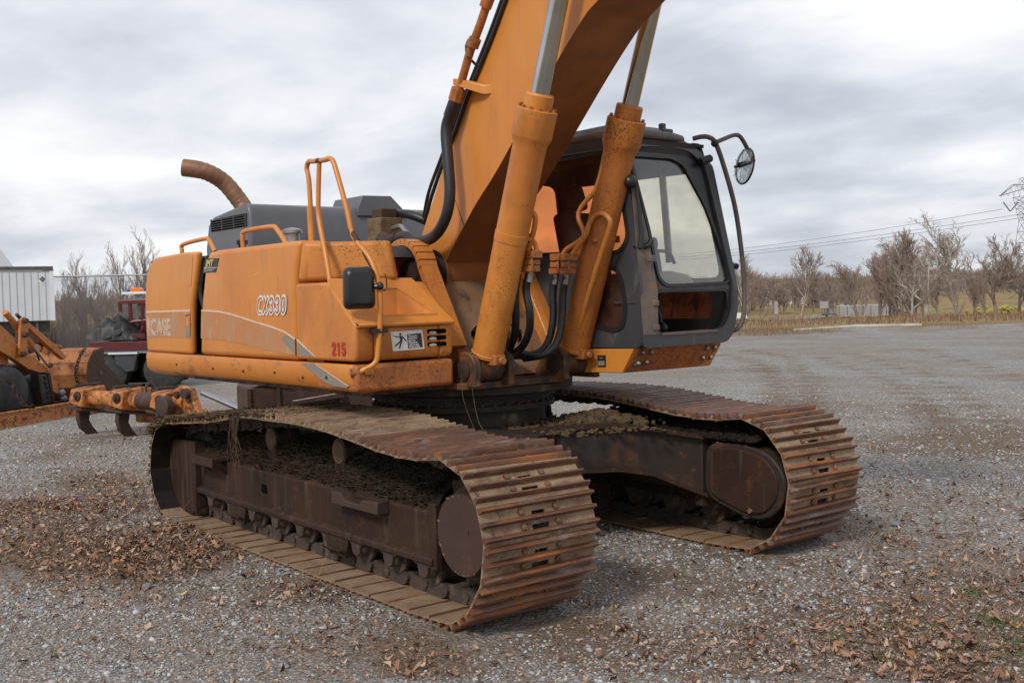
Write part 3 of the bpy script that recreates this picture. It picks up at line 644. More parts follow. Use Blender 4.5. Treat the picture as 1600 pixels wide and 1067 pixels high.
for k in range(88):
    a = 2*math.pi*(k % 44)/44; r_, z_ = ((0.715, 1.055), (0.73, 1.165))[k//44]
    if rbm is None: o = obj('ring_bolt', B().lathe((0, 0, 0), (0, 0, 1), [(0, .016), (.018, .015)], 6), 'rust_brown', sl); rbm = o.data
    else: o = bpy.data.objects.new('ring_bolt', rbm); COL.objects.link(o); o.parent = sl
    o.location = (r_*math.cos(a), r_*math.sin(a), z_)

# ---------------- upper frame
b = B()
b.prism([(-2.9, -1.1), (-2.9, 1.2), (0.30, 1.2), (0.30, 0.72), (0.78, 0.50), (0.90, 0.26), (0.90, -0.62), (0.70, -0.68), (0.70, -1.35), (-2.9, -1.35)], 'z', 1.215, 1.262)
for y0 in (-0.50, 0.36): b.prism([(-2.6, 1.26), (0.2, 1.26), (0.2, 1.62), (-2.6, 1.5)], 'y', y0, y0+0.06)
sf = obj('upper_frame', b, 'greasy_orange', EX, 0.006)
b = B(); b.lathe((0.02, 0, 1.148), (0, 0, 1), [(0, 0.86), (0.008, 0.875), (0.06, 0.875), (0.068, 0.86)], 64); obj('base_ring', b, 'grimy_steel', sf)
# bulkhead: sloping plate under the boom foot, with an oval opening
def bulk(u, v, w): return Vector((0.16+0.40*(2.02-v)/0.62+w, u, v))
ov = [(0.02+0.26*math.cos(a), 1.58+0.105*math.sin(a)) for a in np.linspace(0, 2*math.pi, 25)[:-1]]
plate('bulkhead', [(-0.66, 1.28), (0.62, 1.28), (0.40, 1.62), (0.34, 2.02), (-0.40, 2.02), (-0.60, 1.60)], [ov], 0.03, 'bulk_rust', sf, bulk)
b = B(); b.hexa([(0.30, 0.30, 1.30), (0.62, 0.16, 1.30), (0.62, 0.19, 1.30), (0.30, 0.34, 1.30), (0.10, 0.30, 2.0), (0.22, 0.16, 1.95), (0.22, 0.19, 1.95), (0.10, 0.34, 2.0)]); obj('gusset', b, 'bulk_rust', sf)
b = B(); b.box(-.30, .05, -.30, .34, 1.27, 1.55); obj('swivel_joint', b, 'grimy_steel', sf, .02)
# ears that hold the boom foot pin
for s in (-1, 1):
    y0 = s*0.45
    pts = []
    for k in range(15):
        a = R(200-190*k/14); pts.append((0.03+0.235*math.cos(a), 2.06+0.235*math.sin(a)))
    pts += [(0.62, 1.50), (0.80, 1.30), (-0.85, 1.30), (-0.5, 1.75)]
    b = B(); b.prism(pts, 'y', y0-0.035, y0+0.035)
    er = obj('boom_ear', b, 'specked_orange', sf, 0.012)
    # thick rim that follows the ear edge
    b = B(); edge = [(x, y0+s*0.055, z) for x, z in pts[:16]]
    for i in range(len(edge)-1):
        a, c = np.array(edge[i]), np.array(edge[i+1]); d = np.array([c[2]-a[2], 0, -(c[0]-a[0])]); d = -d/np.linalg.norm(d)*.05
        w = np.array([0, 0.075, 0]); b.hexa([a-w, c-w, c+w, a+w, a-w+d, c-w+d, c+w+d, a+w+d])
    obj('ear_rim', b, 'specked_orange', er, 0.0, ang=50)
    b = B(); b.lathe((0.03, y0-s*0.02, 2.05), (0, s, 0), [(0, .15), (.06, .15), (.065, .125), (.10, .12), (.11, .085), (.112, .0)], 28); obj('foot_pin', b, 'grimy_steel', er)
    # lower lug of the boom cylinder
    for dy in (-0.155, 0.155):
        b = B(); yy = s*0.42+dy
        pts = [(0.86+0.135*math.cos(R(a)), 1.355+0.135*math.sin(R(a))) for a in range(-30, 151, 15)]+[(0.62, 1.30), (0.62, 1.235), (0.985, 1.235)]
        b.prism(pts, 'y', yy-0.03, yy+0.03); obj('cylinder_lug', b, 'greasy_orange', sf, 0.01)
    b = B(); b.lathe((0.86, s*0.42-0.21, 1.355), (0, 1, 0), [(0, .05), (.01, .075), (.41, .075), (.42, .05)], 20); obj('cylinder_pin', b, 'grimy_steel', sf)
b = B(); b.tube(spline([(0.93, -.60, 1.40), (0.95, -.60, 1.2), (0.98, -.58, 1.0), (1.05, -.57, .92)], 4), .0028, 5); b.tube(spline([(0.90, -.66, 1.33), (0.92, -.66, 1.15), (0.98, -.62, .95)], 4), .0022, 5)
obj('dangling_wire', b, 'moss', sf)

# ---------------- side bodywork on the right
YS = -1.48
def sideprism(pts, y0=YS, y1=YS+0.22): return B().prism(pts, 'y', y0, y1)
b = sideprism([(-3.06, 1.449), (-3.08, 1.75), (-3.07, 1.95), (-3.0, 2.16), (-2.92, 2.26), (-2.78, 2.322), (-2.1, 2.338), (-1.77, 2.330), (-1.84, 2.12), (-1.93, 1.90), (-1.965, 1.70), (-1.980, 1.449)], YS, YS+.06)
dr = obj('side_door', b, 'orange_paint', EX, 0.026, 4)
b = B(); b.box(-3.0, -2.15, YS+.05, YS+.2, 1.46, 2.30); obj('door_lining', b, 'black_plastic', dr)
b = sideprism([(-1.785, 1.449), (-1.75, 1.70), (-1.715, 1.90), (-1.64, 2.12), (-1.58, 2.265), (-1.52, 2.312), (-1.35, 2.322), (0.09, 2.318), (0.045, 2.16), (-0.005, 2.02), (-0.015, 1.80), (-0.005, 1.449)])
pn = obj('side_panel', b, 'orange_paint', EX, 0.04, 4)
b = B(); b.box(-2.20, -1.50, YS+0.12, YS+0.18, 1.43, 2.30); b.box(-2.2, -1.55, YS+.03, YS+.15, 1.43, 1.447); gp = obj('engine_bay', b, 'black_plastic', EX)
b = B(); b.tube(spline([(-1.80, YS+.09, 2.28), (-1.87, YS+.06, 2.0), (-1.82, YS+.08, 1.75), (-1.88, YS+.07, 1.46)], 5), .022, 8); b.tube(spline([(-1.74, YS+.09, 2.2), (-1.80, YS+.07, 1.9), (-1.86, YS+.08, 1.6)], 5), .014, 8); obj('bay_hose', b, 'black_rubber', gp)
# skirt below the panels: bottom edge tucked under
b = B(); prof = [(YS-0.005, 1.442), (YS-0.012, 1.40), (YS-0.006, 1.31), (YS+0.03, 1.262), (YS+0.09, 1.246), (YS+0.2, 1.250), (YS+0.2, 1.442)]
b.prism(prof, 'x', -3.06, 0.80)
sk = obj('skirt', b, 'skirt_orange', EX, 0.008)
b = B(); b.hexa([(0.30, YS-.004, 1.255), (0.845, YS-.004, 1.255), (0.845, -0.68, 1.255), (0.30, -0.68, 1.255), (0.30, YS-.004, 1.443), (0.845, YS-.004, 1.443), (0.845, -0.68, 1.448), (0.30, -0.68, 1.448)])
fs_ = obj('front_skirt', b, 'rusty_orange', EX, 0.03, 3, label='rust-speckled front skirt of the toolbox')
for x, z in ((-2.3, 1.35), (-1.5, 1.34), (-0.9, 1.34), (-.35, 1.35), (0.1, 1.33)):
    b = B(); b.bolt((x, YS-.010, z), (0, -1, 0), .011, .006); obj('skirt_bolt', b, 'grimy_steel', sk)
# counterweight: big rounded casting at the tail
b = B(); pl = []
for k in range(25):
    a = R(180-25.5+51*k/24); pl.append((3.44*math.cos(a), -3.44*math.sin(a)))
pl = [(x, y) for x, y in pl]
pl2 = [(-2.42, -1.45), (-3.0, -1.45), (-3.09, -1.435)]+[q for q in sorted(pl, key=lambda p: p[1]) if abs(q[1]) < 1.40]+[(-3.05, 1.44), (-2.93, 1.49), (-2.42, 1.49)]
b.prism(pl2, 'z', 1.235, 2.23)
cw = obj('counterweight', b, 'orange_paint', EX, 0.05, 4)
b = B(); b.prism([(-3.085, -1.437), (-3.15, -1.40), (-3.20, -1.33), (-3.205, -1.335), (-3.155, -1.41), (-3.085, -1.445)], 'z', 1.56, 1.86); obj('tail_decal', b, 'white_decal', cw)
# tank behind the toolbox: chamfered front corner
b = B(); zt_ = 2.30
lo = [(0.03, -1.475), (0.12, -1.475), (0.56, -0.97), (0.50, -0.90), (0.03, -0.90)]; hi = [(0.10, -1.475), (0.16, -1.465), (0.50, -0.995), (0.46, -0.93), (0.10, -0.93)]
b.add([(x, y, 2.022) for x, y in lo]+[(x, y, zt_) for x, y in hi], [(0, 1, 2, 3, 4), (9, 8, 7, 6, 5)]+[(i, (i+1) % 5, 5+(i+1) % 5, 5+i) for i in range(5)])
tk = obj('fuel_tank', b, 'specked_orange', EX, 0.035, 4)
# toolbox: side face, sloping top with a recessed step, front face with vents
b = B(); pr = [(0.008, 1.462), (0.008, 2.008), (0.42, 2.005), (0.50, 2.00), (0.845, 1.715), (0.845, 1.50), (0.82, 1.462)]
b.prism(pr, 'y', YS, -1.335); b.prism(pr, 'y', -0.80, -0.685); b.prism([(0.008, 1.462), (0.008, 1.70), (0.845, 1.70), (0.845, 1.50), (0.82, 1.462)], 'y', -1.335, -0.80)
tb = obj('toolbox', b, 'specked_orange', EX, 0.02, 3)
b = B(); b.prism([(0.25, 1.30), (0.25, 2.0), (0.0, 2.0), (0.0, 1.30)], 'y', -1.40, -0.70); obj('toolbox_back', b, 'specked_orange', tb)
# sloping lid plate with opening, standing proud of the box
def lid(u, v, w):     # u across (y), v down the slope 0..1
    return Vector((0.50+0.385*v+w*0.6, u, 2.022-0.318*v+w*0.75))
plate('step_lid', [(-1.475, 0.0), (-0.80, 0.0), (-0.70, 1.0), (-1.475, 1.0)], [[(-1.33, 0.23), (-0.985, 0.23), (-0.80, 0.86), (-1.26, 0.86)]], 0.022, 'orange_paint', tb, lid)
b = B()
def L3(u, v, dz=0.0): p = lid(u, v, 0); return (p.x, p.y, p.z+dz)
well = [L3(-1.33, .23), L3(-.985, .23), L3(-.80, .86), L3(-1.26, .86)]
zb = 1.772
bot = [(well[0][0]+.01, well[0][1], zb), (well[1][0]+.01, well[1][1], zb), (well[2][0], well[2][1], zb), (well[3][0], well[3][1], zb)]
b.add(well+bot, [(0, 1, 5, 4), (1, 2, 6, 5), (2, 3, 7, 6), (3, 0, 4, 7), (4, 5, 6, 7)])
obj('step_well', b, 'orange_paint', tb, smooth=False)
b = B(); b.prism([(0.845, 1.690), (0.888, 1.692), (0.895, 1.712), (0.85, 1.735)], 'y', -1.475, -0.695); obj('lid_lip', b, 'orange_paint', tb, .006)
vt = B()
for z in (1.555, 1.600, 1.645):
    vt.prism(rounded([(-0.905, z-.0155), (-0.745, z-.0155), (-0.745, z+.0155), (-0.905, z+.0155)], .014, 4), 'x', 0.82, 0.8495)
v_ = obj('vent_slots', vt, 'void_black', tb)
vt = B()
for z in (1.552, 1.597, 1.638): vt.ball((0.849, -0.86, z-.003), (.003, .035, .012), 8, 6)
obj('vent_gravel', vt, 'pale_board', v_)

# ---------------- writing and decals on the right side
yd = YS-0.003
def band(name, pts, m, par, y=yd): return obj(name, B().prism(pts, 'y', y, y+0.002), m, par, smooth=False)
b_ = band('stripe_band', [(-3.035, 1.818), (-1.965, 1.824), (-1.985, 1.592), (-3.03, 1.584)], 'stripe_tan', dr)
band('stripe_line', [(-3.035, 1.815), (-1.965, 1.821), (-1.962, 1.836), (-3.035, 1.830)], 'stripe_edge', dr, yd-.001)
top = spline([(-1.72, 1.820), (-1.25, 1.800), (-0.66, 1.722), (-0.23, 1.660), (-0.018, 1.600)], 6)
botm = spline([(-0.018, 1.487), (-0.34, 1.505), (-0.67, 1.532), (-1.27, 1.578), (-1.75, 1.590)], 6)
band('stripe_band', [tuple(p) for p in top]+[tuple(p) for p in botm], 'stripe_tan', pn)
band('stripe_line', [tuple(p) for p in top]+[(p[0]+.002, p[1]+.013) for p in top[::-1]], 'stripe_edge', pn, yd-.001)
band('stripe_band', [(-0.018, 1.598), (-0.16, 1.638), (-0.24, 1.60), (-0.018, 1.49)], 'stripe_grey', pn, yd-.0012)
band('stripe_band', [(0.015, 1.590), (0.075, 1.566), (0.27, 1.485), (0.075, 1.485), (0.015, 1.50)], 'stripe_grey', tb)
band('stripe_line', [(0.012, 1.596), (0.075, 1.568), (0.272, 1.485), (0.288, 1.485), (0.08, 1.580), (0.012, 1.61)], 'stripe_edge', tb, yd-.001)
ysk = YS-0.0145
band('stripe_band', [(0.08, 1.436), (0.29, 1.436), (0.75, 1.30), (0.735, 1.285), (0.55, 1.290), (0.40, 1.32)], 'stripe_grey', sk, ysk)
band('stripe_line', [(0.292, 1.436), (0.755, 1.298), (0.765, 1.302), (0.308, 1.436)], 'stripe_edge', sk, ysk-.001)
b = B(); b.bolt((0.46, ysk, 1.345), (0, -1, 0), .012, .006); obj('skirt_bolt', b, 'grimy_steel', sk)
tx = text('brand_lettering', 'CASE', 0.205, 'faded_white', dr, side_mtx(-2.93, 1.612, yd-.0015), offset=0.010, sx=1.10, spacing=.94)
band('logo_mark', [(-3.02, 1.60), (-2.96, 1.60), (-2.95, 1.75), (-3.02, 1.79)], 'faded_white', dr, yd-.0015)
band('caution_label', [(-2.075, 1.78), (-1.97, 1.786), (-1.975, 1.69), (-2.075, 1.69)], 'orange_letter', dr, yd-.0015)
band('caution_label_edge', [(-2.075, 1.79), (-1.97, 1.796), (-1.97, 1.786), (-2.075, 1.78)], 'rust_brown', dr, yd-.002)
text('caution_mark', '5', 0.085, 'stripe_edge', dr, side_mtx(-2.045, 1.70, yd-.0032))
band('caution_label', [(-2.07, 1.685), (-1.98, 1.685), (-1.985, 1.60), (-2.07, 1.60)], 'stripe_grey', dr, yd-.0015)
sk8 = 0.16
def arcp(cx_, cy_, rx_, ry_, a0, a1, n=12): return [(cx_+rx_*math.cos(R(a0+(a1-a0)*i/n)), cy_+ry_*math.sin(R(a0+(a1-a0)*i/n))) for i in range(n+1)]
GLY = {'C': [[(.60, .99)]+arcp(.40, .64, .32, .36, 90, 180, 8)+arcp(.40, .36, .32, .36, 180, 270, 8)+[(.60, .01)]], 'X': [[(.02, 0), (.66, 1)], [(.08, 1), (.60, 0)]],
       '3': [[(.08, .80)]+arcp(.33, .75, .25, .25, 150, -90, 10)+arcp(.33, .25, .27, .25, 90, -150, 10)], '0': [arcp(.34, .66, .26, .34, 0, 180, 10)+arcp(.34, .34, .26, .34, 180, 360, 10)+[(.60, .66)]],
       '2': [[(.10, .76)]+arcp(.34, .74, .25, .26, 165, -25, 10)+[(.08, .02), (.62, .02)]], '1': [[(.16, .82), (.36, .98), (.36, 0)]], '5': [[(.58, .98), (.16, .98), (.12, .55)]+arcp(.34, .32, .27, .30, 100, -150, 12)]}
def strokes(name, word, h, adv, wid, m_, par, x0, z0, y, shear=0.0, lay=0.00004):
    """sign lettering of even stroke width: every stroke a flat band with round ends"""
    b = B(); k = 0; hw = wid/2
    for i, ch in enumerate(word):
        for st_ in GLY[ch]:
            P = [np.array([x0+i*adv+(px+shear*py)*h*.92, z0+py*h]) for px, py in st_]
            for a_, c_ in zip(P[:-1], P[1:]):
                d_ = c_-a_; L_ = np.linalg.norm(d_)
                if L_ < 1e-6: continue
                d_ /= L_; an = math.atan2(d_[1], d_[0]); pl = []
                for t in np.linspace(an+math.pi/2, an+3*math.pi/2, 7): pl.append((a_[0]+hw*math.cos(t), a_[1]+hw*math.sin(t)))
                for t in np.linspace(an-math.pi/2, an+math.pi/2, 7): pl.append((c_[0]+hw*math.cos(t), c_[1]+hw*math.sin(t)))
                b.add([(p[0], y-lay*k, p[1]) for p in pl], [tuple(range(len(pl)))]); k += 1
    return obj(name, b, m_, par, smooth=False)
strokes('model_lettering', 'CX330', 0.114, 0.101, 0.044, 'white_decal', pn, -0.625, 1.800, yd-.0012, .22)
strokes('model_lettering_core', 'CX330', 0.114, 0.101, 0.012, 'orange_letter', pn, -0.625, 1.800, yd-.0062, .22)
strokes('number', '215', 0.078, 0.066, 0.0215, 'red_letter', tb, 0.530, 1.507, yd-.001, .0)
# small black and yellow decal on the upper rear corner of the panel
dc = band('dealer_decal', [(-1.590, 2.262), (-1.310, 2.252), (-1.385, 2.140), (-1.655, 2.144)], 'black_decal', pn, yd)
text('decal_lettering', 'JMT', 0.078, 'yellow_decal', dc, side_mtx(-1.590, 2.192, yd-.002), shear=.45, offset=.003, sx=1.12)
band('decal_line', [(-1.627, 2.187), (-1.36, 2.180), (-1.366, 2.174), (-1.632, 2.180)], 'pale_text', dc, yd-.002)
text('decal_small', 'EQUIPMENT', 0.028, 'pale_text', dc, side_mtx(-1.625, 2.150, yd-.002), shear=.4, sx=1.3)
# warning sticker on the toolbox front
xs = 0.846
st = obj('warning_sticker', B().prism([(-1.205, 1.655), (-0.945, 1.660), (-0.932, 1.526), (-1.190, 1.522)], 'x', xs, xs+.002), 'white_decal', tb, smooth=False)
obj('sticker_panel', B().prism([(-1.073, 1.632), (-0.957, 1.637), (-0.945, 1.538), (-1.068, 1.534)], 'x', xs+.002, xs+.003), 'black_decal', st, smooth=False)
for k, ln in enumerate(('This may turn', 'unless I don\'t', 'near You -', 'Please tell me', 'crush you leave', 'Machine on both')):
    text('sticker_line', ln, 0.0165, 'white_decal', st, front_mtx(-1.066+.001*k, 1.6155-.0152*k, xs+.0042), offset=.0006, sx=.80 if k != 2 else .9)
b = B(); pt = lambda y, z: (xs+.0035, y, z)
def limb(p, q, w): b.tube([pt(*p), pt(*q)], w, 6)
b.ball(pt(-1.128, 1.636), (.002, .0085, .009), 10, 7); limb((-1.128, 1.624), (-1.120, 1.592), .0085); limb((-1.116, 1.620), (-1.083, 1.588), .0042); limb((-1.130, 1.618), (-1.165, 1.620), .0035); limb((-1.165, 1.620), (-1.19, 1.632), .002)
limb((-1.122, 1.592), (-1.172, 1.556), .0052); limb((-1.118, 1.592), (-1.138, 1.540), .0052); obj('sticker_figure', b, 'black_decal', st)

# ---------------- engine hood, intake box, exhaust, caps
b = B(); hood = [(-3.34, 2.27), (-3.34, 2.44), (-3.26, 2.68), (-3.14, 2.745), (-2.42, 2.818), (-2.34, 2.80), (-2.30, 2.72), (-2.30, 2.27)]
b.prism(hood, 'y', -0.745, 1.36)
hd = obj('engine_hood', b, 'grey_paint', EX, 0.035, 4)
b = B(); b.hexa([(-3.17, -.752, 2.60), (-2.36, -.752, 2.600), (-2.36, -.740, 2.600), (-3.17, -.740, 2.60), (-3.14, -.752, 2.712), (-2.35, -.752, 2.722), (-2.35, -.740, 2.722), (-3.14, -.740, 2.712)])
lv = obj('louvre', b, 'void_black', hd)
b = B()
for k in range(5): b.box(-3.15, -2.36, -.760, -.750, 2.612+k*.0225, 2.618+k*.0225)
for x in (-3.16, -2.90, -2.63, -2.365): b.box(x, x+.014, -.762, -.750, 2.602, 2.72)
obj('louvre_slats', b, 'cab_grey', lv)
b = B(); oc = [(0.425, 2.725), (0.415, 2.80), (0.47, 2.928), (0.80, 2.935), (0.935, 2.815), (0.94, 2.735)]
b.prism(oc, 'x', -2.85, -2.285); ib = obj('intake_box', b, 'grey_paint', hd, 0.006)
b = B(); b.prism([(0.41, 2.722), (0.95, 2.732), (0.95, 2.738), (0.41, 2.728)], 'x', -2.84, -2.283); obj('rust_seam', b, 'rust_brown', ib)
ex = spline([(-2.70, -.60, 2.70), (-2.714, -.60, 2.786), (-2.765, -.62, 2.87), (-2.827, -.75, 3.056), (-2.852, -.93, 3.154), (-2.962, -1.1, 3.193)], 10)
b = B(); rr = [0.082+0.0028*math.sin(i*2.4) if i < 42 else 0.084 for i in range(len(ex))]
b.tube(ex, rr, 18, True); ep = obj('exhaust_pipe', b, 'exhaust_rust', EX, ang=60)
d = ex[-1]-ex[-2]; d /= np.linalg.norm(d); b = B(); b.lathe(ex[-1]+d*.001, d, [(0, .076), (.002, .070)], 18); obj('pipe_mouth', b, 'exhaust_dark', ep)
b = B(); b.lathe((-0.95, -1.0, 2.28), (0, 0, 1), [(0, .062), (.155, .062), (.16, .085), (.185, .085), (.20, .05), (.21, .0)], 20); obj('filler_cap', b, 'bare_steel', EX)
b = B(); b.lathe((-1.92, -1.0, 2.28), (0, 0, 1), [(0, .035), (.12, .035), (.125, .05), (.16, .05)], 12); obj('small_cap', b, 'black_plastic', EX)
# deck on top of the panels
b = B(); b.box(-2.9, 0.1, -1.28, -0.4, 2.20, 2.285); obj('top_deck', b, 'grey_paint', EX)
# pale chips
band('scuff', [(-1.985, 2.30), (-1.86, 2.30), (-1.925, 2.04), (-2.035, 2.045), (-2.03, 2.09)], 'scuffed_orange', dr)
# ---------------- rails
def rail(name, pts, r, par=EX, m='orange_paint', k=6, n=12):
    b = B(); b.tube(spline(pts, k), r, n); return obj(name, b, m, par)
rail('grab_rail', [(-2.50, -1.32, 2.31), (-2.51, -1.32, 2.375), (-2.47, -1.32, 2.43), (-1.98, -1.32, 2.452), (-1.88, -1.32, 2.43), (-1.77, -1.32, 2.33)], .019)
rail('grab_rail', [(-1.24, -1.30, 2.30), (-1.245, -1.30, 2.42), (-1.19, -1.30, 2.468), (-0.72, -1.30, 2.472), (-0.61, -1.30, 2.44), (-0.46, -1.30, 2.32)], .019)
hr = rail('handrail', [(0.800, -1.455, 1.392), (0.845, -1.43, 1.405), (0.885, -1.355, 1.455), (0.895, -1.335, 1.55), (0.915, -1.325, 1.75), (0.93, -1.335, 1.955), (0.86, -1.35, 2.14), (0.70, -1.385, 2.31), (0.63, -1.39, 2.50), (0.50, -1.398, 2.80), (0.445, -1.40, 2.862), (0.33, -1.385, 2.868), (0.05, -1.32, 2.895), (-0.06, -1.30, 2.905), (-0.105, -1.295, 2.86), (-0.075, -1.295, 2.74), (-0.06, -1.295, 2.30)], .0185, k=5)
rail('rail_post', [(0.215, -1.365, 2.86), (0.195, -1.37, 2.62), (0.205, -1.375, 2.46), (0.345, -1.405, 2.19), (0.42, -1.42, 2.0)], .0175, hr)
rail('rail_sleeve', [(-0.075, -1.295, 2.58), (-0.06, -1.295, 2.30)], .025, hr)
b = B(); b.tube([(0.735, -1.378, 2.275), (0.665, -1.388, 2.36)], .0205, 10); b.tube([(0.90, -1.342, 2.06), (0.80, -1.363, 2.20)], .0196, 10); b.tube([(0.24, -1.366, 2.874), (0.17, -1.352, 2.882)], .0205, 10); obj('rust_patch', b, 'rust_brown', hr)
b = B(); b.lathe((0.80, -1.50, 1.392), (0.35, 1, 0), [(0, .030), (.07, .030)], 14); b.box(0.86, 0.885, -1.42, -1.37, 1.38, 1.42); obj('rail_foot', b, 'rusty_orange', hr)
b = B(); b.box(0.87, 0.925, -1.385, -1.27, 1.652, 1.682); b.lathe((0.9, -1.31, 1.635), (0, 0, 1), [(0, .014), (.07, .014)], 8); obj('rail_clamp', b, 'black_plastic', hr)
# black mirror seen from behind, clamped to the rail
b = B(); prm = rounded([(-0.132, -0.125), (0.112, -0.135), (0.128, 0.125), (-0.105, 0.135)], .05, 5)
nn = len(prm); q = []
for s_, dp in ((1.0, 0.0), (1.0, 0.02), (0.94, 0.05), (0.72, 0.075)):
    q.append([(dp, y*s_, z*s_) for y, z in prm])
b.add([p for ring in q for p in ring], [tuple(range(nn))]+[(i*nn+k, i*nn+(k+1) % nn, (i+1)*nn+(k+1) % nn, (i+1)*nn+k) for i in range(3) for k in range(nn)]+[tuple(range(4*nn-1, 3*nn-1, -1))])
mr_ = obj('side_mirror', b, 'black_plastic', EX); mr_.matrix_local = Matrix.Translation((0.86, -1.452, 1.956)) @ Matrix.Rotation(R(-22), 4, 'Z') @ Matrix.Rotation(R(4), 4, 'X') @ Matrix.Diagonal((1, .88, 1.08, 1))
b = B(); b.ball((0.06, 0.155, 0.0), .026, 10, 8); b.tube([(0.03, 0.09, 0.0), (0.06, 0.16, 0.0)], .016, 8); b.tube(spline([(0.06, .17, -.03), (0.06, .20, -.02), (0.06, .205, .04), (.06, .2, .07)], 4), .005, 6); obj('mirror_joint', b, 'black_plastic', mr_)
b = B(); b.add([(-.002, y*.93, z*.93) for y, z in prm], [tuple(range(nn))]); obj('mirror_face', b, 'mirror', mr_)
# ---------------- boom
YB = 0.26
tops = spline([(-0.19, 2.327), (0.245, 2.99), (0.73, 3.66), (1.01, 3.99), (1.55, 4.52), (2.2, 4.98), (3.0, 5.22), (3.7, 5.25)], 5)
bots = spline([(3.7, 4.55), (3.0, 4.30), (2.4, 3.99), (1.975, 3.775), (1.82, 3.685), (1.50, 3.41), (0.885, 2.825), (0.534, 2.527), (0.07, 2.06)], 5)
foot = [(0.16, 1.96), (0.10, 1.86), (-0.03, 1.84), (-0.15, 1.90), (-0.22, 2.05), (-0.235, 2.2)]
prof = [tuple(p) for p in tops]+[tuple(p) for p in bots]+foot
bm_ = obj('boom', B().prism(prof, 'y', -YB, YB), 'orange_paint', EX, 0.0, ang=30)
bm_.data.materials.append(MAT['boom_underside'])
# underside plate, set 3 mm proud between the side plates; its darker orange paints in the boom's shade
b = B(); q = [tuple(p) for p in bots]
for i in range(len(q)-1):
    a, c = np.array(q[i]), np.array(q[i+1]); d = np.array([-(c[1]-a[1]), c[0]-a[0]]); d = d/np.linalg.norm(d)
    d = -d if d[1] > 0 else d
    o1 = [a+d*.003, c+d*.003]; 
    b.add([(o1[0][0], -YB+.004, o1[0][1]), (o1[1][0], -YB+.004, o1[1][1]), (o1[1][0], YB-.004, o1[1][1]), (o1[0][0], YB-.004, o1[0][1])], [(0, 1, 2, 3)])
b.box(-.02, .14, -YB+.01, YB-.01, 1.985, 2.055)
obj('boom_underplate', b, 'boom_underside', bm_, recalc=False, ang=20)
b = B(); b.tube([(0.31, -YB-.001, 2.985-.33), (0.435, -YB-.001, 2.42)], .0035, 4); obj('weld_seam', b, 'rust_brown', bm_)
b = B(); b.lathe((0.03, -YB-.09, 2.06), (0, 1, 0), [(0, .155), (.02, .185), (.085, .19), (.09, .165), (.61, .165), (.615, .19), (.68, .185), (.70, .155)], 30); obj('boom_foot', b, 'boom_underside', bm_)
b = B()
for k in range(5): b.lathe((0.03, -YB-.088+.012*k, 2.06), (0, 1, 0), [(0, .195), (.006, .205), (.010, .195)], 24)
obj('grease_rings', b, 'grimy_steel', bm_)
# ---------------- boom cylinders
for s in (-1, 1):
    y = 0.42*s; P0 = np.array([0.862, y, 1.36]); D = np.array([0.350, 0.0, 0.937]); D /= np.linalg.norm(D)
    at = lambda z: P0+D*((z-1.36)/D[2])
    L_ = lambda z: (z-1.36)/D[2]
    b = B(); b.lathe(P0, D, [(L_(1.44), .085), (L_(1.455), .122), (L_(1.475), .124), (L_(1.48), .116), (L_(2.26), .116), (L_(2.262), .120), (L_(2.32), .120), (L_(2.322), .116), (L_(2.78), .1165), (L_(2.90), .118), (L_(2.925), .128), (L_(2.945), .136), (L_(2.96), .142), (L_(3.125), .142), (L_(3.13), .136)], 40)
    b.lathe(P0, D, [(L_(3.10), .098), (L_(3.215), .098), (L_(3.225), .090), (L_(3.226), .06)], 30)
    cyl_ = obj('boom_cylinder', b, 'grimy_orange' if s > 0 else 'specked_orange', EX, ang=30)
    b = B(); b.lathe((P0[0], y-.10, P0[2]), (0, 1, 0), [(0, .095), (.20, .095)], 24); b.hexa([(.82, y-.08, 1.37), (.93, y-.08, 1.33), (.93, y+.08, 1.33), (.82, y+.08, 1.37), (.84, y-.08, 1.47), (.97, y-.08, 1.45), (.97, y+.08, 1.45), (.84, y+.08, 1.47)]); obj('cylinder_eye', b, 'greasy_orange', cyl_)
    b = B(); b.tube([at(3.20), at(4.35)], .063, 28); rod = obj('cylinder_rod', b, 'chrome', cyl_)
    e1 = np.array([0, 1.0, 0]); e2 = np.cross(D, e1)
    for k in range(12):
        a = 2*math.pi*k/12; p = at(3.128)+(.121*math.cos(a))*e1+(.121*math.sin(a))*e2; obj('gland_bolt', B().bolt(p, D, .013, .02), 'rusty_orange', cyl_)
    b = B(); c0 = at(2.29); b.box(c0[0]-.02, c0[0]+.05, y+.10, y+.16, c0[2]-.03, c0[2]+.02); b.ball(c0+np.array([.06, -.105*s, -.02]), .022, 8, 6); obj('pipe_clamp', b, 'rusty_orange', cyl_)
    b = B(); c0 = at(1.43); b.box(c0[0]+.02, c0[0]+.16, y-.05, y+.05, 1.385, 1.46); b.cyl((c0[0]+.165, y, 1.42), (c0[0]+.20, y, 1.42), .03, 10); obj('port_block', b, 'rusty_orange', cyl_, .008)
def pipe(name, pts, r, m, par=EX, k=6, n=10): b = B(); b.tube(spline([tuple(p) for p in pts], k), r, n); return obj(name, b, m, par)
cyls = [o for o in EX.children if o.name.startswith('boom_cylinder')]
cyN, cyF = cyls[0], cyls[1]
pipe('cylinder_pipe', [PY(766, 556, -.40), PY(785, 470, -.39), PY(803, 385, -.37), PY(810, 352, -.36), PY(817, 334, -.34), PY(827, 329, -.32), PY(836, 338, -.30), PY(835, 356, -.29), PY(829, 378, -.28), PY(822, 402, -.28)], .0195, 'orange_paint', cyN)
pipe('cylinder_pipe', [PY(812, 350, -.30), PY(822, 365, -.27), PY(832, 375, -.25), PY(838, 388, -.25), PY(836, 402, -.25)], .0165, 'orange_paint', cyN)
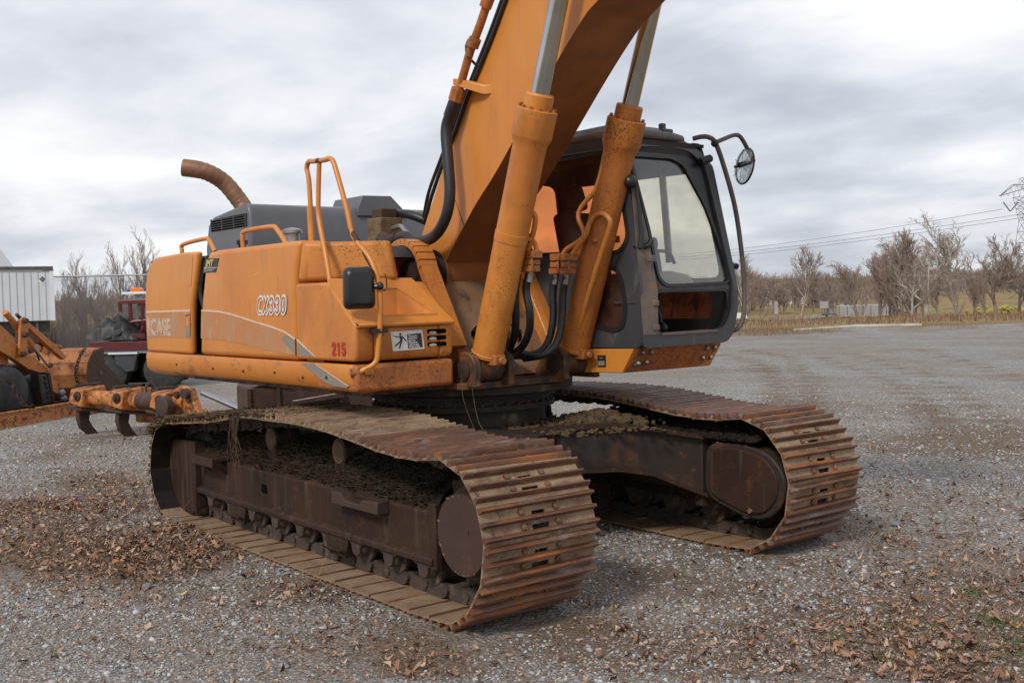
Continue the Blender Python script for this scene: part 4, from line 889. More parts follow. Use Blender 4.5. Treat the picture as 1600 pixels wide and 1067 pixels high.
pipe('cylinder_pipe', [PY(893, 556, .36), PY(915, 475, .34), PY(938, 400, .33), PY(951, 362, .32), PY(953, 345, .31), PY(944, 335, .30), PY(932, 336, .29), PY(921, 350, .28), PY(915, 368, .27), PY(898, 392, .25), PY(892, 404, .25)], .020, 'specked_orange', cyF)
b = B(); sh = [PY(948, 345, .345), PY(938, 338, .345), PY(926, 346, .345), PY(919, 364, .345), PY(905, 386, .345), PY(896, 402, .345), PY(922, 404, .345), PY(938, 370, .345)]
b.prism3([tuple(p) for p in sh], (0, .03, 0)); obj('pipe_shield', b, 'specked_orange', cyF, .006)
pipe('cylinder_pipe', [PY(951, 240, .33), PY(938, 275, .32), PY(930, 298, .32), PY(917, 313, .31), PY(906, 328, .30), PY(904, 342, .29), PY(912, 361, .28), PY(911, 371, .27), PY(897, 382, .25), PY(884, 391, .24), PY(876, 406, .24)], .0185, 'orange_paint', cyF)
# hose fittings, two per cylinder
for (par, cs, y) in ((cyN, ((812, 404), (832, 404)), -.27), (cyF, ((872, 408), (889, 408)), .24)):
    b = B()
    for (u, v) in cs:
        for dv, w, hh in ((-6, .052, .026), (6, .040, .020), (16, .046, .022)):
            p = PY(u-dv*.12, v+dv, y); b.box(p.x-w, p.x+w, y-.045, y+.045, p.z-hh, p.z+hh)
        for dx in (-.05, .05): p = PY(u, v+12, y); b.lathe((p.x+dx*.7, y-.03, p.z-.04), (0, 0, 1), [(0, .010), (.10, .010)], 6)
    obj('hose_flange', b, 'rusty_orange', par, .006)
    b = B()
    for (u, v) in cs: b.tube([PY(u-3, v+20, y), PY(u-5, v+36, y)], [.024, .026], 12)
    obj('hose_ferrule', b, 'bare_steel', par)
for pts in ([PY(809, 428, -.27), PY(805, 455, -.27), PY(806, 500, -.25), PY(802, 530, -.20), PY(790, 552, -.12), PY(768, 561, .0)],
            [PY(827, 428, -.27), PY(822, 452, -.27), PY(828, 490, -.25), PY(826, 520, -.20), PY(812, 546, -.12), PY(786, 558, .02)],
            [PY(868, 432, .24), PY(864, 455, .24), PY(864, 500, .22), PY(856, 535, .15), PY(838, 553, .08), PY(800, 556, .0)],
            [PY(885, 432, .24), PY(880, 455, .24), PY(878, 500, .22), PY(871, 532, .15), PY(855, 552, .08), PY(818, 560, .0)],
            [PY(862, 540, .12), PY(845, 556, .05), PY(800, 551, -.05), PY(770, 556, -.1), PY(745, 562, 0.0)]):
    pipe('hydraulic_hose', pts, .0285, 'black_rubber', EX, 6, 12)
# big hose and pipe of the arm circuit along the boom
bh = pipe('boom_hose', [PY(613, 376, -.40), PY(632, 369, -.42), PY(648, 376, -.42), PY(668, 375, -.42), PY(685, 362, -.42), PY(698, 335, -.42), PY(703, 300, -.41), PY(700, 250, -.40), PY(697, 205, -.39), PY(703, 180, -.38), PY(712, 158, -.37)], .043, 'black_rubber', EX, 7, 16)
b = B(); b.tube([PY(702, 182, -.38), PY(710, 160, -.37)], .047, 14); obj('hose_sleeve', b, 'black_plastic', bh)
b = B(); b.tube([PY(622, 370, -.41), PY(607, 378, -.40), PY(600, 374, -.39)], .048, 14); b.tube([PY(597, 372, -.39), PY(606, 378, -.39)], .060, 8); obj('hose_elbow', b, 'rust_brown', bh)
bp = pipe('boom_pipe', [PY(713, 154, -.365), PY(724, 118, -.36), PY(735, 80, -.36), PY(750, 40, -.36), PY(768, -12, -.36), PY(800, -90, -.36)], .032, 'rusty_orange', EX, 4, 14)
for (ua, va, ub, vb, rj) in ((711, 158, 717, 138, .054), (738, 74, 743, 60, .046), (758, 12, 764, -4, .046)):
    a0, a1 = np.array(PY(ua, va, -.365)), np.array(PY(ub, vb, -.36)); obj('pipe_joint', B().tube([a0, a1], rj, 8 if rj > .05 else 14), 'rusty_orange', bp)
b = B(); k0 = np.array(PY(722, 126, -.36)); k1 = np.array(PY(758, 138, -.28)); b.hexa([k0+(-.05, -.05, -.03), k1+(0, -.02, -.05), k1+(.06, .03, -.05), k0+(-.05, .06, -.03), k0+(-.05, -.05, .02), k1+(0, -.02, .02), k1+(.06, .03, .02), k0+(-.05, .06, .02)]); obj('pipe_bracket', b, 'orange_paint', bp, .006)
pipe('thin_hose', [PY(733, 62, -.36), PY(729, 72, -.38), PY(730, 84, -.38), PY(733, 92, -.37)], .012, 'black_rubber', bp)
pipe('thin_hose', [PY(737, 95, -.33), PY(744, 102, -.30), PY(751, 109, -.27)], .010, 'black_rubber', bp)
pipe('boom_cable', [PY(792, -5, -.275), PY(783, 20, -.275), PY(770, 55, -.275), PY(752, 100, -.275), PY(733, 145, -.275), PY(715, 195, -.275), PY(694, 250, -.27), PY(676, 302, -.25), PY(668, 330, -.22), PY(664, 345, -.18)], .016, 'black_rubber', EX, 6, 8)
pipe('boom_cable', [PY(786, -5, -.2), PY(764, 55, -.2), PY(728, 145, -.2), PY(690, 245, -.2), PY(670, 300, -.2), PY(662, 340, -.15)], .014, 'black_rubber', EX, 6, 8)
pipe('boom_hose', [PY(608, 336, -.12), PY(622, 334, -.12), PY(642, 336, -.12), PY(668, 346, -.05)], .038, 'black_rubber', EX, 7, 14)
pipe('valve_pipe', [PY(614, 357, -.25), PY(626, 354, -.26), PY(634, 362, -.27), PY(644, 372, -.27), PY(654, 378, -.25)], .021, 'bare_steel', EX, 6, 12)
# control valve block behind the tank
p0 = PY(602, 356, -.25)
b = B(); b.box(p0.x-.12, p0.x+.10, -.36, -.14, p0.z-.12, p0.z+.08); vb = obj('valve_block', b, 'clay', EX, .01)
b = B(); b.box(p0.x-.10, p0.x+.05, -.32, -.16, p0.z+.08, p0.z+.16); b.tube([PY(607, 335, -.12), PY(617, 334, -.12)], .047, 14); obj('valve_cap', b, 'rust_brown', vb, .008)
b = B(); b.box(p0.x-.10, p0.x+.05, -.33, -.2, p0.z-.5, p0.z-.12); b.tube([(p0.x+.0, -.30, p0.z-.10), (p0.x+.02, -.30, p0.z-.5)], .06, 12); obj('valve_stem', b, 'grimy_steel', vb)
b = B(); b.box(-2.25, -.42, -.35, .25, 2.20, 2.215); b.box(-.44, -.40, -.35, .9, 2.17, 2.22); obj('deck_plate', b, 'rusty_orange', EX)

# ---------------- cab platform
b = B()
b.hexa([(0.35, 0.50, 1.262), (1.335, 0.50, 1.285), (1.335, 1.48, 1.285), (0.35, 1.48, 1.262), (0.35, 0.50, 1.448), (1.46, 0.50, 1.468), (1.46, 1.48, 1.468), (0.35, 1.48, 1.448)])
b.hexa([(-2.2, 0.62, 1.262), (0.352, 0.62, 1.262), (0.352, 1.48, 1.262), (-2.2, 1.48, 1.262), (-2.2, 0.62, 1.448), (0.352, 0.62, 1.448), (0.352, 1.48, 1.448), (-2.2, 1.48, 1.448)])
cp = obj('cab_platform', b, 'orange_paint', EX, 0.006)
b = B(); b.add([(1.345, 0.497, 1.287), (1.475, 0.575, 1.470), (1.480, 1.44, 1.476), (1.46, 1.46, 1.44), (1.40, 1.30, 1.302), (1.36, 1.20, 1.292),
                (1.30, 0.52, 1.287), (1.40, 0.60, 1.470), (1.40, 1.44, 1.476), (1.38, 1.46, 1.44), (1.33, 1.30, 1.302), (1.30, 1.20, 1.292)],
               [(0, 1, 2, 3, 4, 5), (11, 10, 9, 8, 7, 6)]+[(i, (i+1) % 6, 6+(i+1) % 6, 6+i) for i in range(6)])
pf = obj('platform_front', b, 'rusty_orange', cp, 0.006)
for (u, v) in ((1003, 553), (1016, 552), (995, 570), (1008, 568), (1103, 546), (1115, 545), (1096, 561), (1108, 560)):
    p = PX(u, v, 1.44+(0.05 if v < 556 else 0.0)-.03); obj('platform_bolt', B().lathe((p.x-.02, p.y, p.z), (1, 0, 0.35), [(0, .017), (.045, .016), (.05, .010)], 8), 'bare_steel', pf)
b = B(); b.prism([(1.075, 1.325), (1.165, 1.327), (1.165, 1.415), (1.075, 1.412)], 'y', .494, .498); dp = obj('rating_plate', b, 'black_decal', cp, smooth=False)
b = B(); b.prism([(1.085, 1.335), (1.155, 1.337), (1.155, 1.372), (1.085, 1.37)], 'y', .491, .493); b.prism([(1.105, 1.388), (1.135, 1.389), (1.135, 1.397), (1.105, 1.396)], 'y', .491, .493); obj('plate_print', b, 'stripe_grey', dp, smooth=False)

# ---------------- cab
CB = obj('cab', B().box(-0.36, 1.40, 0.515, 1.46, 1.474, 1.515), 'cab_grey', EX, 0.01)
def fx(z): return 1.545-max(0.0, z-1.9)*0.118-max(0, z-2.86)*.35
def fmap(off): return lambda u, v, w: Vector((fx(v)+off+w, u, v))
right = rounded([(-0.36, 1.472), (1.53, 1.472), (1.545, 1.90), (fx(2.80), 2.80), (1.36, 2.985), (1.22, 3.085), (-0.36, 3.09)], .05, 3)
win = rounded([(0.0, 2.235), (0.40, 2.215), (1.345, 2.188), (1.430, 2.285), (1.372, 2.60), (1.295, 2.915), (1.10, 2.935), (0.0, 2.93)], .09, 5)
low = rounded([(1.005, 1.80), (1.02, 1.665), (1.10, 1.632), (1.27, 1.606), (1.36, 1.64), (1.388, 1.76), (1.352, 1.98), (1.295, 2.065), (1.09, 2.06), (1.04, 1.98)], .06, 4)
plate('right_wall', right, [win, low], 0.03, 'cab_grey', CB, lambda u, v, w: Vector((u, 0.515+w, v)))
def grow(pts, k):
    c = np.mean(np.array(pts), axis=0); return [tuple(c+(np.array(p)-c)*(1+k/np.linalg.norm(np.array(p)-c))) for p in pts]
for nm, wn_ in (('side_window', win), ('lower_window', low)):
    g = plate(nm, grow(wn_, .004), [], 0.006, 'brown_glass', CB, lambda u, v, w: Vector((u, 0.515+w, v)))
    plate('window_seal', grow(wn_, .022), [grow(wn_, -.014)], 0.012, 'black_rubber', g, lambda u, v, w: Vector((u, 0.497+w, v)))
b = B(); b.tube(spline([(-.2, .497, 2.965), (.7, .497, 2.962), (1.13, .497, 2.955), (1.30, .499, 2.94)], 4), .008, 6); obj('roof_seam', b, 'black_rubber', CB)
b = B(); b.box(1.27, 1.50, .494, .502, 1.80, 1.815); obj('wall_crease', b, 'cab_grey', CB, .004)
# front: grey outer frame, black inner frame, panes
outer = rounded([(0.502, 1.474), (1.42, 1.478), (1.515, 1.56), (1.555, 1.72), (1.565, 1.90), (1.425, 2.86), (1.32, 2.99), (1.16, 3.065), (0.95, 3.082), (0.502, 3.062)], .05, 4)
blk = rounded([(0.66, 1.90), (0.625, 2.30), (0.525, 2.80), (0.515, 2.955), (1.0, 2.99), (1.22, 2.965), (1.335, 2.85), (1.43, 2.35), (1.515, 1.92), (1.50, 1.70), (1.42, 1.60), (1.30, 1.572), (0.66, 1.576)], .05, 4)
plate('front_frame', outer, [blk], 0.035, 'cab_grey', CB, fmap(0.0))
gl = rounded([(0.705, 1.990), (0.78, 1.928), (1.47, 1.945), (1.515, 1.995), (1.405, 2.31), (1.312, 2.54), (1.10, 2.86), (0.99, 2.905), (0.545, 2.895), (0.66, 2.34)], .045, 4)
lowo = rounded([(0.69, 1.60), (0.69, 1.878), (1.455, 1.878), (1.475, 1.72), (1.40, 1.605), (1.29, 1.582), (0.72, 1.582)], .04, 4)
gl2 = [(min(p[0], 1.50), p[1]) for p in gl]
blk2 = grow(blk, .010)
plate('visor_frame', blk2, [grow(gl2, -.004), lowo], 0.022, 'black_plastic', CB, fmap(-.020))
ws = plate('windshield', grow(gl2, .012), [], 0.006, 'clear_glass', CB, fmap(-.022))
plate('window_seal', grow(gl2, .014), [grow(gl2, -.012)], 0.010, 'black_rubber', ws, fmap(-.004))
b = B(); b.hexa([(1.50, .67, 1.884), (1.535, .67, 1.884), (1.535, 1.50, 1.884), (1.50, 1.50, 1.884), (1.50, .69, 1.925), (1.538, .69, 1.925), (1.538, 1.49, 1.925), (1.50, 1.49, 1.925)]); obj('window_rail', b, 'cab_grey', CB, .006)
b = B(); b.hexa([(1.46, .70, 1.562), (1.57, .70, 1.562), (1.57, 1.31, 1.566), (1.46, 1.31, 1.566), (1.46, .70, 1.578), (1.57, .70, 1.578), (1.57, 1.31, 1.582), (1.46, 1.31, 1.582)]); obj('sill_strip', b, 'pillar_wear', CB)
# scraped right front pillar
pw = [(0.503, 1.57), (0.655, 1.57), (0.655, 1.90), (0.615, 2.30), (0.53, 2.75), (0.503, 2.75)]
plate('pillar_skin', pw, [], 0.006, 'pillar_wear', CB, fmap(.0195))
b = B()
for z in (1.80, 1.62): b.box(1.555, 1.58, .60, .66, z-.02, z+.02)
b.box(1.56, 1.60, .56, .62, 2.10, 2.15); obj('hinge_lugs', b, 'pillar_wear', CB, .006)
b = B(); p = PX(972, 388, 1.50); b.tube(spline([(1.49, .50, p.z), (1.50, .53, p.z+.01), (1.53, .60, p.z+.02), (1.54, .63, p.z+.06)], 4), .022, 8)
wt = [PX(1001, 388, 1.53), PX(1003, 365, 1.53), PX(999, 330, 1.52), PX(993, 285, 1.50), PX(985, 255, 1.48), PX(979, 245, 1.47)]
b.tube([tuple(q) for q in wt], [.02, .018, .014, .012, .012, .012], 8)
b.tube([tuple(PX(u, v, 1.50)) for u, v in ((992, 290), (998, 310), (1003, 332))], .005, 5); wp = obj('wiper', b, 'black_plastic', CB)
b = B(); p = PX(986, 284, 1.49); b.ball((p.x, p.y, p.z), (.045, .06, .05), 10, 8); obj('wiper_motor', b, 'black_plastic', wp)
# left, rear walls
def lmap(w_): return lambda u, v, w: Vector((u, (1.545 if v < 1.9 else 1.545-(v-1.9)*.135)+w+w_, v))
lwall = rounded([(-0.36, 1.474), (1.48, 1.474), (1.53, 1.60), (1.535, 1.90), (1.42, 2.80), (1.36, 3.05), (-0.36, 3.05)], .05, 3)
d1 = rounded([(-0.20, 2.00), (1.44, 1.985), (1.40, 2.35), (1.32, 2.82), (-0.20, 2.84)], .08, 4); d2 = rounded([(0.42, 1.66), (1.32, 1.66), (1.36, 1.90), (0.42, 1.90)], .05, 4)
plate('left_wall', lwall, [d1, d2], 0.03, 'interior_black', CB, lmap(-.02))
plate('door_window', grow(d1, .005), [], .005, 'pale_tint_glass', CB, lmap(-.02)); plate('door_lower_window', grow(d2, .005), [], .005, 'dull_brown_glass', CB, lmap(-.02))
rw = rounded([(0.50, 1.474), (1.50, 1.474), (1.53, 1.9), (1.40, 3.0), (0.50, 3.05)], .04, 3); rh = rounded([(0.60, 2.10), (1.42, 2.10), (1.34, 2.86), (0.60, 2.90)], .08, 4)
plate('rear_wall', rw, [rh], 0.03, 'interior_black', CB, lambda u, v, w: Vector((-0.345+w, u, v)))
plate('rear_window', grow(rh, .004), [], .005, 'pale_tint_glass', CB, lambda u, v, w: Vector((-0.345+w, u, v)))
# roof
b = B()
ro = [(-0.40, 0.50), (1.20, 0.495), (1.34, 0.51), (1.40, 0.56), (1.40, 1.02), (1.36, 1.20), (1.28, 1.29), (1.1, 1.36), (-0.40, 1.40)]
r1 = [(x*.985-.02, y) for x, y in ro]; r2 = [(-.36, .56), (1.10, .555), (1.20, .58), (1.25, .62), (1.25, 1.0), (1.21, 1.14), (1.14, 1.2), (1.0, 1.25), (-.36, 1.28)]
nr = len(ro)
b.add([(x, y, 3.035) for x, y in ro]+[(x, y, 3.085) for x, y in ro]+[(x, y, 3.150) for x, y in r2], [tuple(range(nr-1, -1, -1)), tuple(range(2*nr, 3*nr))]+[(j*nr+i, j*nr+(i+1) % nr, (j+1)*nr+(i+1) % nr, (j+1)*nr+i) for j in range(2) for i in range(nr)])
rf = obj('cab_roof', b, 'cab_dust', CB, 0.02, 3)
b = B(); b.box(0.35, 1.12, 0.66, 1.16, 3.155, 3.172); b.box(.33, 1.14, .64, 1.18, 3.146, 3.157); obj('roof_hatch', b, 'cab_dust', rf, .008)
b = B(); b.box(-0.05, 0.0, 0.60, 0.66, 3.14, 3.20); b.box(.40, .46, .62, .68, 3.16, 3.20); obj('roof_stub', b, 'cab_dust', rf, .006)
b = B(); b.tube([(-.3, .58, 3.18), (.75, .58, 3.185)], .012, 8); b.tube([(.1, .58, 3.14), (.1, .58, 3.18)], .010, 6); obj('roof_rail', b, 'black_plastic', rf)
b = B(); b.box(1.20, 1.34, .99, 1.10, 3.085, 3.135); b.box(1.245, 1.29, 1.03, 1.075, 3.13, 3.185); obj('lamp_bracket', b, 'cab_grey', rf, .008)
b = B(); b.tube([(0.60, .62, 3.14), (.61, .60, 3.45), (0.66, .55, 3.75)], .0035, 5); obj('aerial', b, 'black_plastic', rf)
# interior
SX_ = .42
b = B(); b.box(0.05, 0.62, 0.78, 1.26, 1.80, 1.96); b.hexa([(-.05, .78, 1.93), (.10, .78, 1.93), (.10, 1.26, 1.93), (-.05, 1.26, 1.93), (-.22, .80, 2.55), (-.08, .80, 2.58), (-.08, 1.24, 2.58), (-.22, 1.24, 2.55)]); b.v = [(x+SX_, y, z) for x, y, z in b.v]; se = obj('seat', b, 'seat_cloth', CB, .05, 3)
b = B(); b.hexa([(-.19, .88, 2.58), (-.08, .88, 2.60), (-.08, 1.14, 2.60), (-.19, 1.14, 2.58), (-.23, .90, 2.80), (-.14, .90, 2.81), (-.14, 1.12, 2.81), (-.23, 1.12, 2.80)]); b.v = [(x+SX_, y, z) for x, y, z in b.v]; obj('headrest', b, 'seat_cloth', se, .04, 3)
b = B(); b.box(.0, .75, .58, .76, 1.52, 2.08); b.box(.10, .70, 1.28, 1.40, 1.52, 2.05); b.box(.0, .5, .8, 1.25, 1.51, 1.8); co = obj('console', b, 'interior_black', CB, .03, 3)
b = B()
for y in (.68, 1.34): b.tube([(.66, y, 2.05), (.70, y, 2.22)], .014, 8); b.ball((.71, y, 2.26), (.03, .03, .05), 8, 6)
b.tube(spline([(.60, .60, 2.0), (.72, .62, 2.25), (.80, .75, 2.28), (.82, .85, 2.18)], 4), .016, 8)
obj('joystick', b, 'black_plastic', co)
for y in (.90, .98):
    b = B(); b.tube(spline([(1.30, y, 1.52), (1.28, y, 1.68), (1.22, y-.01, 1.86), (1.19, y-.02, 1.98)], 4), .013, 8); b.ball((1.30, y, 1.60), (.05, .035, .05), 8, 6, .1); b.box(1.30, 1.44, y-.03, y+.03, 1.53, 1.55); obj('travel_lever', b, 'black_plastic', CB)
b = B(); b.hexa([(.95, .54, 1.52), (1.25, .54, 1.52), (1.25, .74, 1.52), (.95, .74, 1.52), (.95, .54, 1.95), (1.18, .54, 1.95), (1.18, .70, 1.95), (.95, .70, 1.95)]); b.tube(spline([(1.40, .70, 1.57), (1.30, .72, 1.75), (1.28, .70, 1.95)], 5), .02, 8); obj('monitor_stand', b, 'interior_black', CB, .03)
b = B(); b.hexa([(0.98, .84, 1.90), (1.30, .80, 1.90), (1.30, 1.44, 1.90), (0.98, 1.44, 1.90), (1.0, .92, 2.06), (1.22, .84, 2.02), (1.22, 1.40, 2.02), (1.0, 1.40, 2.06)]); obj('dash_mat', b, 'stripe_grey', CB, .05, 3)  # pale dash colour paints in the reflection at the windshield
b = B(); b.box(-.33, 1.38, .53, 1.40, 3.005, 3.03); b.box(1.33, 1.39, .56, 1.30, 2.86, 3.02); obj('headliner', b, 'interior_black', CB)
b = B(); b.tube([(-.18, 1.42, 2.0), (-.12, 1.40, 2.95)], .03, 8); b.tube([tuple(PY(1034, 262, 1.40)), tuple(PY(1046, 410, 1.50))], .030, 8); obj('door_post', b, 'bare_steel', CB)
b = B()
b.tube([tuple(PX(1030, 430, 1.05)), tuple(PX(1024, 392, 1.0))], .030, 8); b.ball(PX(1022, 382, 1.0), (.035, .03, .06), 8, 6); b.tube(spline([tuple(PX(1012, 395, 1.0)), tuple(PX(1030, 392, 1.0)), tuple(PX(1046, 396, 1.0)), tuple(PX(1054, 412, 1.0))], 4), .014, 8); obj('control_column', b, 'cab_grey', CB)
# lamps and stops on the left front corner
b = B()
for (u, v, l) in ((1143, 416, .09), (1143, 462, .05)): p = PX(u, v, 1.50); b.lathe((p.x, p.y-.03, p.z), (0, 1, 0), [(0, .03), (l, .026)], 10)
p = PX(1103, 252, 1.46); b.lathe((p.x, p.y-.06, p.z-.01), (.2, 1, .35), [(0, .03), (.05, .034), (.10, .030), (.11, .02)], 12); obj('door_stop', b, 'black_plastic', CB)
# grab bar and round mirror on the left front corner
gb_ = pipe('grab_bar', [PX(u, v, x) for u, v, x in ((1083, 217, 1.40), (1096, 214, 1.46), (1108, 215, 1.5), (1118, 224, 1.52), (1131, 260, 1.53), (1148, 322, 1.54), (1158, 388, 1.55), (1163, 445, 1.55), (1162, 490, 1.55), (1157, 508, 1.54), (1148, 516, 1.52), (1136, 517, 1.48))], .019, 'cab_dust', EX, 5, 12)
b = B(); q = PX(1117, 224, 1.52); b.ball(q, .032, 8, 6); q = PX(1140, 514, 1.50); b.lathe((q.x, q.y-.06, q.z), (0, 1, 0), [(0, .045), (.05, .045), (.06, .03)], 12); b.ball(PX(1136, 508, 1.5), (.03, .03, .04), 8, 6); obj('bar_clamp', b, 'black_plastic', gb_)
pipe('mirror_arm', [PX(u, v, 1.53) for u, v in ((1118, 223), (1132, 217), (1145, 212), (1154, 212), (1161, 220), (1170, 237), (1177, 251))], .017, 'cab_dust', gb_, 5, 10)
mc = PX(1164, 260, 1.55)
nd = Vector((0.75, -0.62, -0.05)).normalized()
# glass-clear back, radial ribs, bright mirror face turned away to the driver
ax_ = Vector((0.40, 1.0, -0.16)).normalized()
b = B(); b.lathe(mc, -ax_, [(0, .137), (.006, .143), (.018, .137), (.026, .10), (.030, .0)], 36); rm = obj('round_mirror', b, 'lens_glass', EX, ang=60)
b = B(); e1 = np.cross(ax_, (0, 0, 1)); e1 /= np.linalg.norm(e1); e2 = np.cross(ax_, e1)
b.tube([np.array(mc)+.140*(math.cos(2*math.pi*k/40)*e1+math.sin(2*math.pi*k/40)*e2) for k in range(41)], .008, 6, False); obj('mirror_rim', b, 'black_rubber', rm)
b = B()
for k in range(3): a = math.pi*k/3+.5; b.tube([np.array(mc)-np.array(ax_)*.03+.133*(math.cos(a)*e1+math.sin(a)*e2), np.array(mc)-np.array(ax_)*.03-.133*(math.cos(a)*e1+math.sin(a)*e2)], .0022, 5)
obj('mirror_ribs', b, 'galvanised', rm)
b = B(); b.tube([np.array(PX(1177, 251, 1.53)), np.array(mc)-np.array(ax_)*.05], .022, 10); b.tube([np.array(mc)-np.array(ax_)*.04-e1*.09, np.array(mc)-np.array(ax_)*.04+e1*.09], .012, 8); obj('mirror_knuckle', b, 'black_plastic', rm)
# ================================================================== THE SETTING
def edge_dep(lat): return 46.4 if lat > -4 else 46.4+0.25*(-4-lat)
def ground_z(dep, lat):
    e_ = edge_dep(lat); d = dep-e_
    if d < 0: return 0.0
    prof_d = [0, 1.5, 4, 9, 25, 75, 105, 155, 275, 420, 560, 900, 1500, 3200]
    right = [0, .22, .10, -.25, -.55, -1.25, -2.6, -3.6, -7.0, -6.4, -3.2, 11.0, 22, 30]
    left = [0, .15, .15, .10, 0, -.5, -1, -1.5, -2, -1, 0, 8, 18, 30]
    a = float(np.interp(d, prof_d, right)); b_ = float(np.interp(d, prof_d, left))
    k = min(1, max(0, (lat/max(dep, 1)+0.12)/0.14))
    # a spur of higher field on the far right
    sp_ = max(0, min(1, (lat/max(dep, 1)-0.36)/0.05)); sp_ *= max(0, 1-abs(d-430)/260)
    return b_*(1-k)+a*k+sp_*4.6
def fan(name, deps, tn, tmax, m, zf, pad):
    b = B(); vs = []; nt_ = len(tn)
    for d in deps:
        for t in tn:
            lat = t*(max(d, 0)+pad)*tmax; p = DL(d, lat); vs.append((p.x, p.y, zf(d, lat)))
    fs = [(i*nt_+j, i*nt_+j+1, (i+1)*nt_+j+1, (i+1)*nt_+j) for i in range(len(deps)-1) for j in range(nt_-1)]
    b.add(vs, fs); me = b.mesh(name, True, 80, False)
    o = link(name, me, m); return o
NZ = rng.normal(size=(64, 64))
def vnoise(x, y, s):
    x = x/s; y = y/s; i, j = math.floor(x), math.floor(y); fx_, fy_ = x-i, y-j
    fx_ = fx_*fx_*(3-2*fx_); fy_ = fy_*fy_*(3-2*fy_)
    g = lambda a, b_: NZ[a % 64, b_ % 64]
    return (g(i, j)*(1-fx_)+g(i+1, j)*fx_)*(1-fy_)+(g(i, j+1)*(1-fx_)+g(i+1, j+1)*fx_)*fy_
def yard_z(d, lat):
    p = DL(d, lat); n = 0.018*vnoise(p.x, p.y, 1.3)+0.007*vnoise(p.x+9, p.y, .4)+.022*vnoise(p.x, p.y+5, 4)
    g = ground_z(d, lat)
    inside = (-2.4 < p.x < 2.3) and (0.8 < abs(p.y) < 1.8)
    n -= 0.004
    if inside: n = min(n, .004)
    # low bank of earth and leaves pushed up by the rear of the near track
    r2 = ((p.x+2.6)/1.5)**2+((p.y+1.9)/.75)**2
    n += 0.055*math.exp(-r2*1.3)
    return g+n if d < edge_dep(lat)+3 else g
# gravel yard
m = bpy.data.materials.new('gravel'); m.use_nodes = True; nt = m.node_tree; nt.nodes.clear(); N = nt.nodes.new; L = nt.links.new
out = N('ShaderNodeOutputMaterial'); pb = N('ShaderNodeBsdfPrincipled'); L(pb.outputs[0], out.inputs[0]); pb.inputs['Roughness'].default_value = 0.9; pb.inputs['Specular IOR Level'].default_value = 0.2
tc_ = N('ShaderNodeTexCoord'); ob = tc_.outputs['Object']
def nz(scale, det=6, rough=.6, st=None, off=(0, 0, 0)):
    n = N('ShaderNodeTexNoise'); n.inputs['Scale'].default_value = scale; n.inputs['Detail'].default_value = det; n.inputs['Roughness'].default_value = rough
    mp_ = N('ShaderNodeMapping'); mp_.inputs['Location'].default_value = off
    if st: mp_.inputs['Scale'].default_value = st[0]; mp_.inputs['Rotation'].default_value = (0, 0, st[1])
    L(ob, mp_.inputs[0]); L(mp_.outputs[0], n.inputs['Vector']); return n.outputs['Fac']
def rp(fac, stops):
    r = N('ShaderNodeValToRGB'); L(fac, r.inputs[0]); el = r.color_ramp.elements
    el[0].position, el[0].color = stops[0][0], (*stops[0][1], 1); el[1].position, el[1].color = stops[-1][0], (*stops[-1][1], 1)
    for p_, c in stops[1:-1]: q_ = el.new(p_); q_.color = (*c, 1)
    return r.outputs[0]
def mr(fac, lo, hi, a=0, b_=1):
    r = N('ShaderNodeMapRange'); r.inputs['From Min'].default_value = lo; r.inputs['From Max'].default_value = hi; r.inputs['To Min'].default_value = a; r.inputs['To Max'].default_value = b_; L(fac, r.inputs['Value']); return r.outputs[0]
def mixc(fac, a, b_):
    x = N('ShaderNodeMix'); x.data_type = 'RGBA'; L(fac, x.inputs[0])
    for i, c in ((6, a), (7, b_)):
        if isinstance(c, tuple): x.inputs[i].default_value = (*c, 1)
        else: L(c, x.inputs[i])
    return x.outputs[2]
v1 = N('ShaderNodeTexVoronoi'); v1.inputs['Scale'].default_value = 34; L(ob, v1.inputs['Vector'])
v2 = N('ShaderNodeTexVoronoi'); v2.inputs['Scale'].default_value = 75; L(ob, v2.inputs['Vector'])
sc_r = N('ShaderNodeSeparateColor'); L(v1.outputs['Color'], sc_r.inputs[0]); sc_r2 = N('ShaderNodeSeparateColor'); L(v2.outputs['Color'], sc_r2.inputs[0])
grey1 = rp(sc_r.outputs[0], [(0.0, (0.17, 0.168, 0.168)), (0.45, (0.40, 0.396, 0.39)), (0.8, (0.52, 0.512, 0.50)), (1.0, (0.66, 0.645, 0.62))])
grey2 = rp(sc_r2.outputs[0], [(0.0, (0.14, 0.137, 0.135)), (0.5, (0.36, 0.355, 0.348)), (1.0, (0.58, 0.565, 0.545))])
base = mixc(mr(nz(9, 4), .4, .6), grey1, grey2)
tan_ = rp(nz(26, 8, .75), [(0.30, (0.060, 0.043, 0.031)), (0.5, (0.19, 0.142, 0.100)), (0.70, (0.34, 0.27, 0.195))])
gap = mr(v1.outputs['Distance'], .36, .62)
base = mixc(mth('MULTIPLY', gap, 0.60), base, (0.085, 0.068, 0.054))
dirtmask = mr(nz(0.26, 8, .70, off=(4.3, 1.2, 0)), .42, .58)
base = mixc(mth('MULTIPLY', dirtmask, 0.50), base, tan_)
trk = mr(nz(0.8, 7, .65, ((0.12, 1.0, 1), -YAW+R(62))), .47, .62)           # wheel-swept bands across the yard
base = mixc(mth('MULTIPLY', trk, 0.40), base, mixc(mr(nz(30, 6), .35, .65), (0.19, 0.150, 0.112), (0.33, 0.275, 0.215)))
litter = mr(nz(2.4, 9, .75, off=(9, 3, 0)), .56, .68)
base = mixc(mth('MULTIPLY', litter, 0.5), base, (0.175, 0.105, 0.062))
soil_a = N('ShaderNodeAttribute'); soil_a.attribute_name = 'soil'
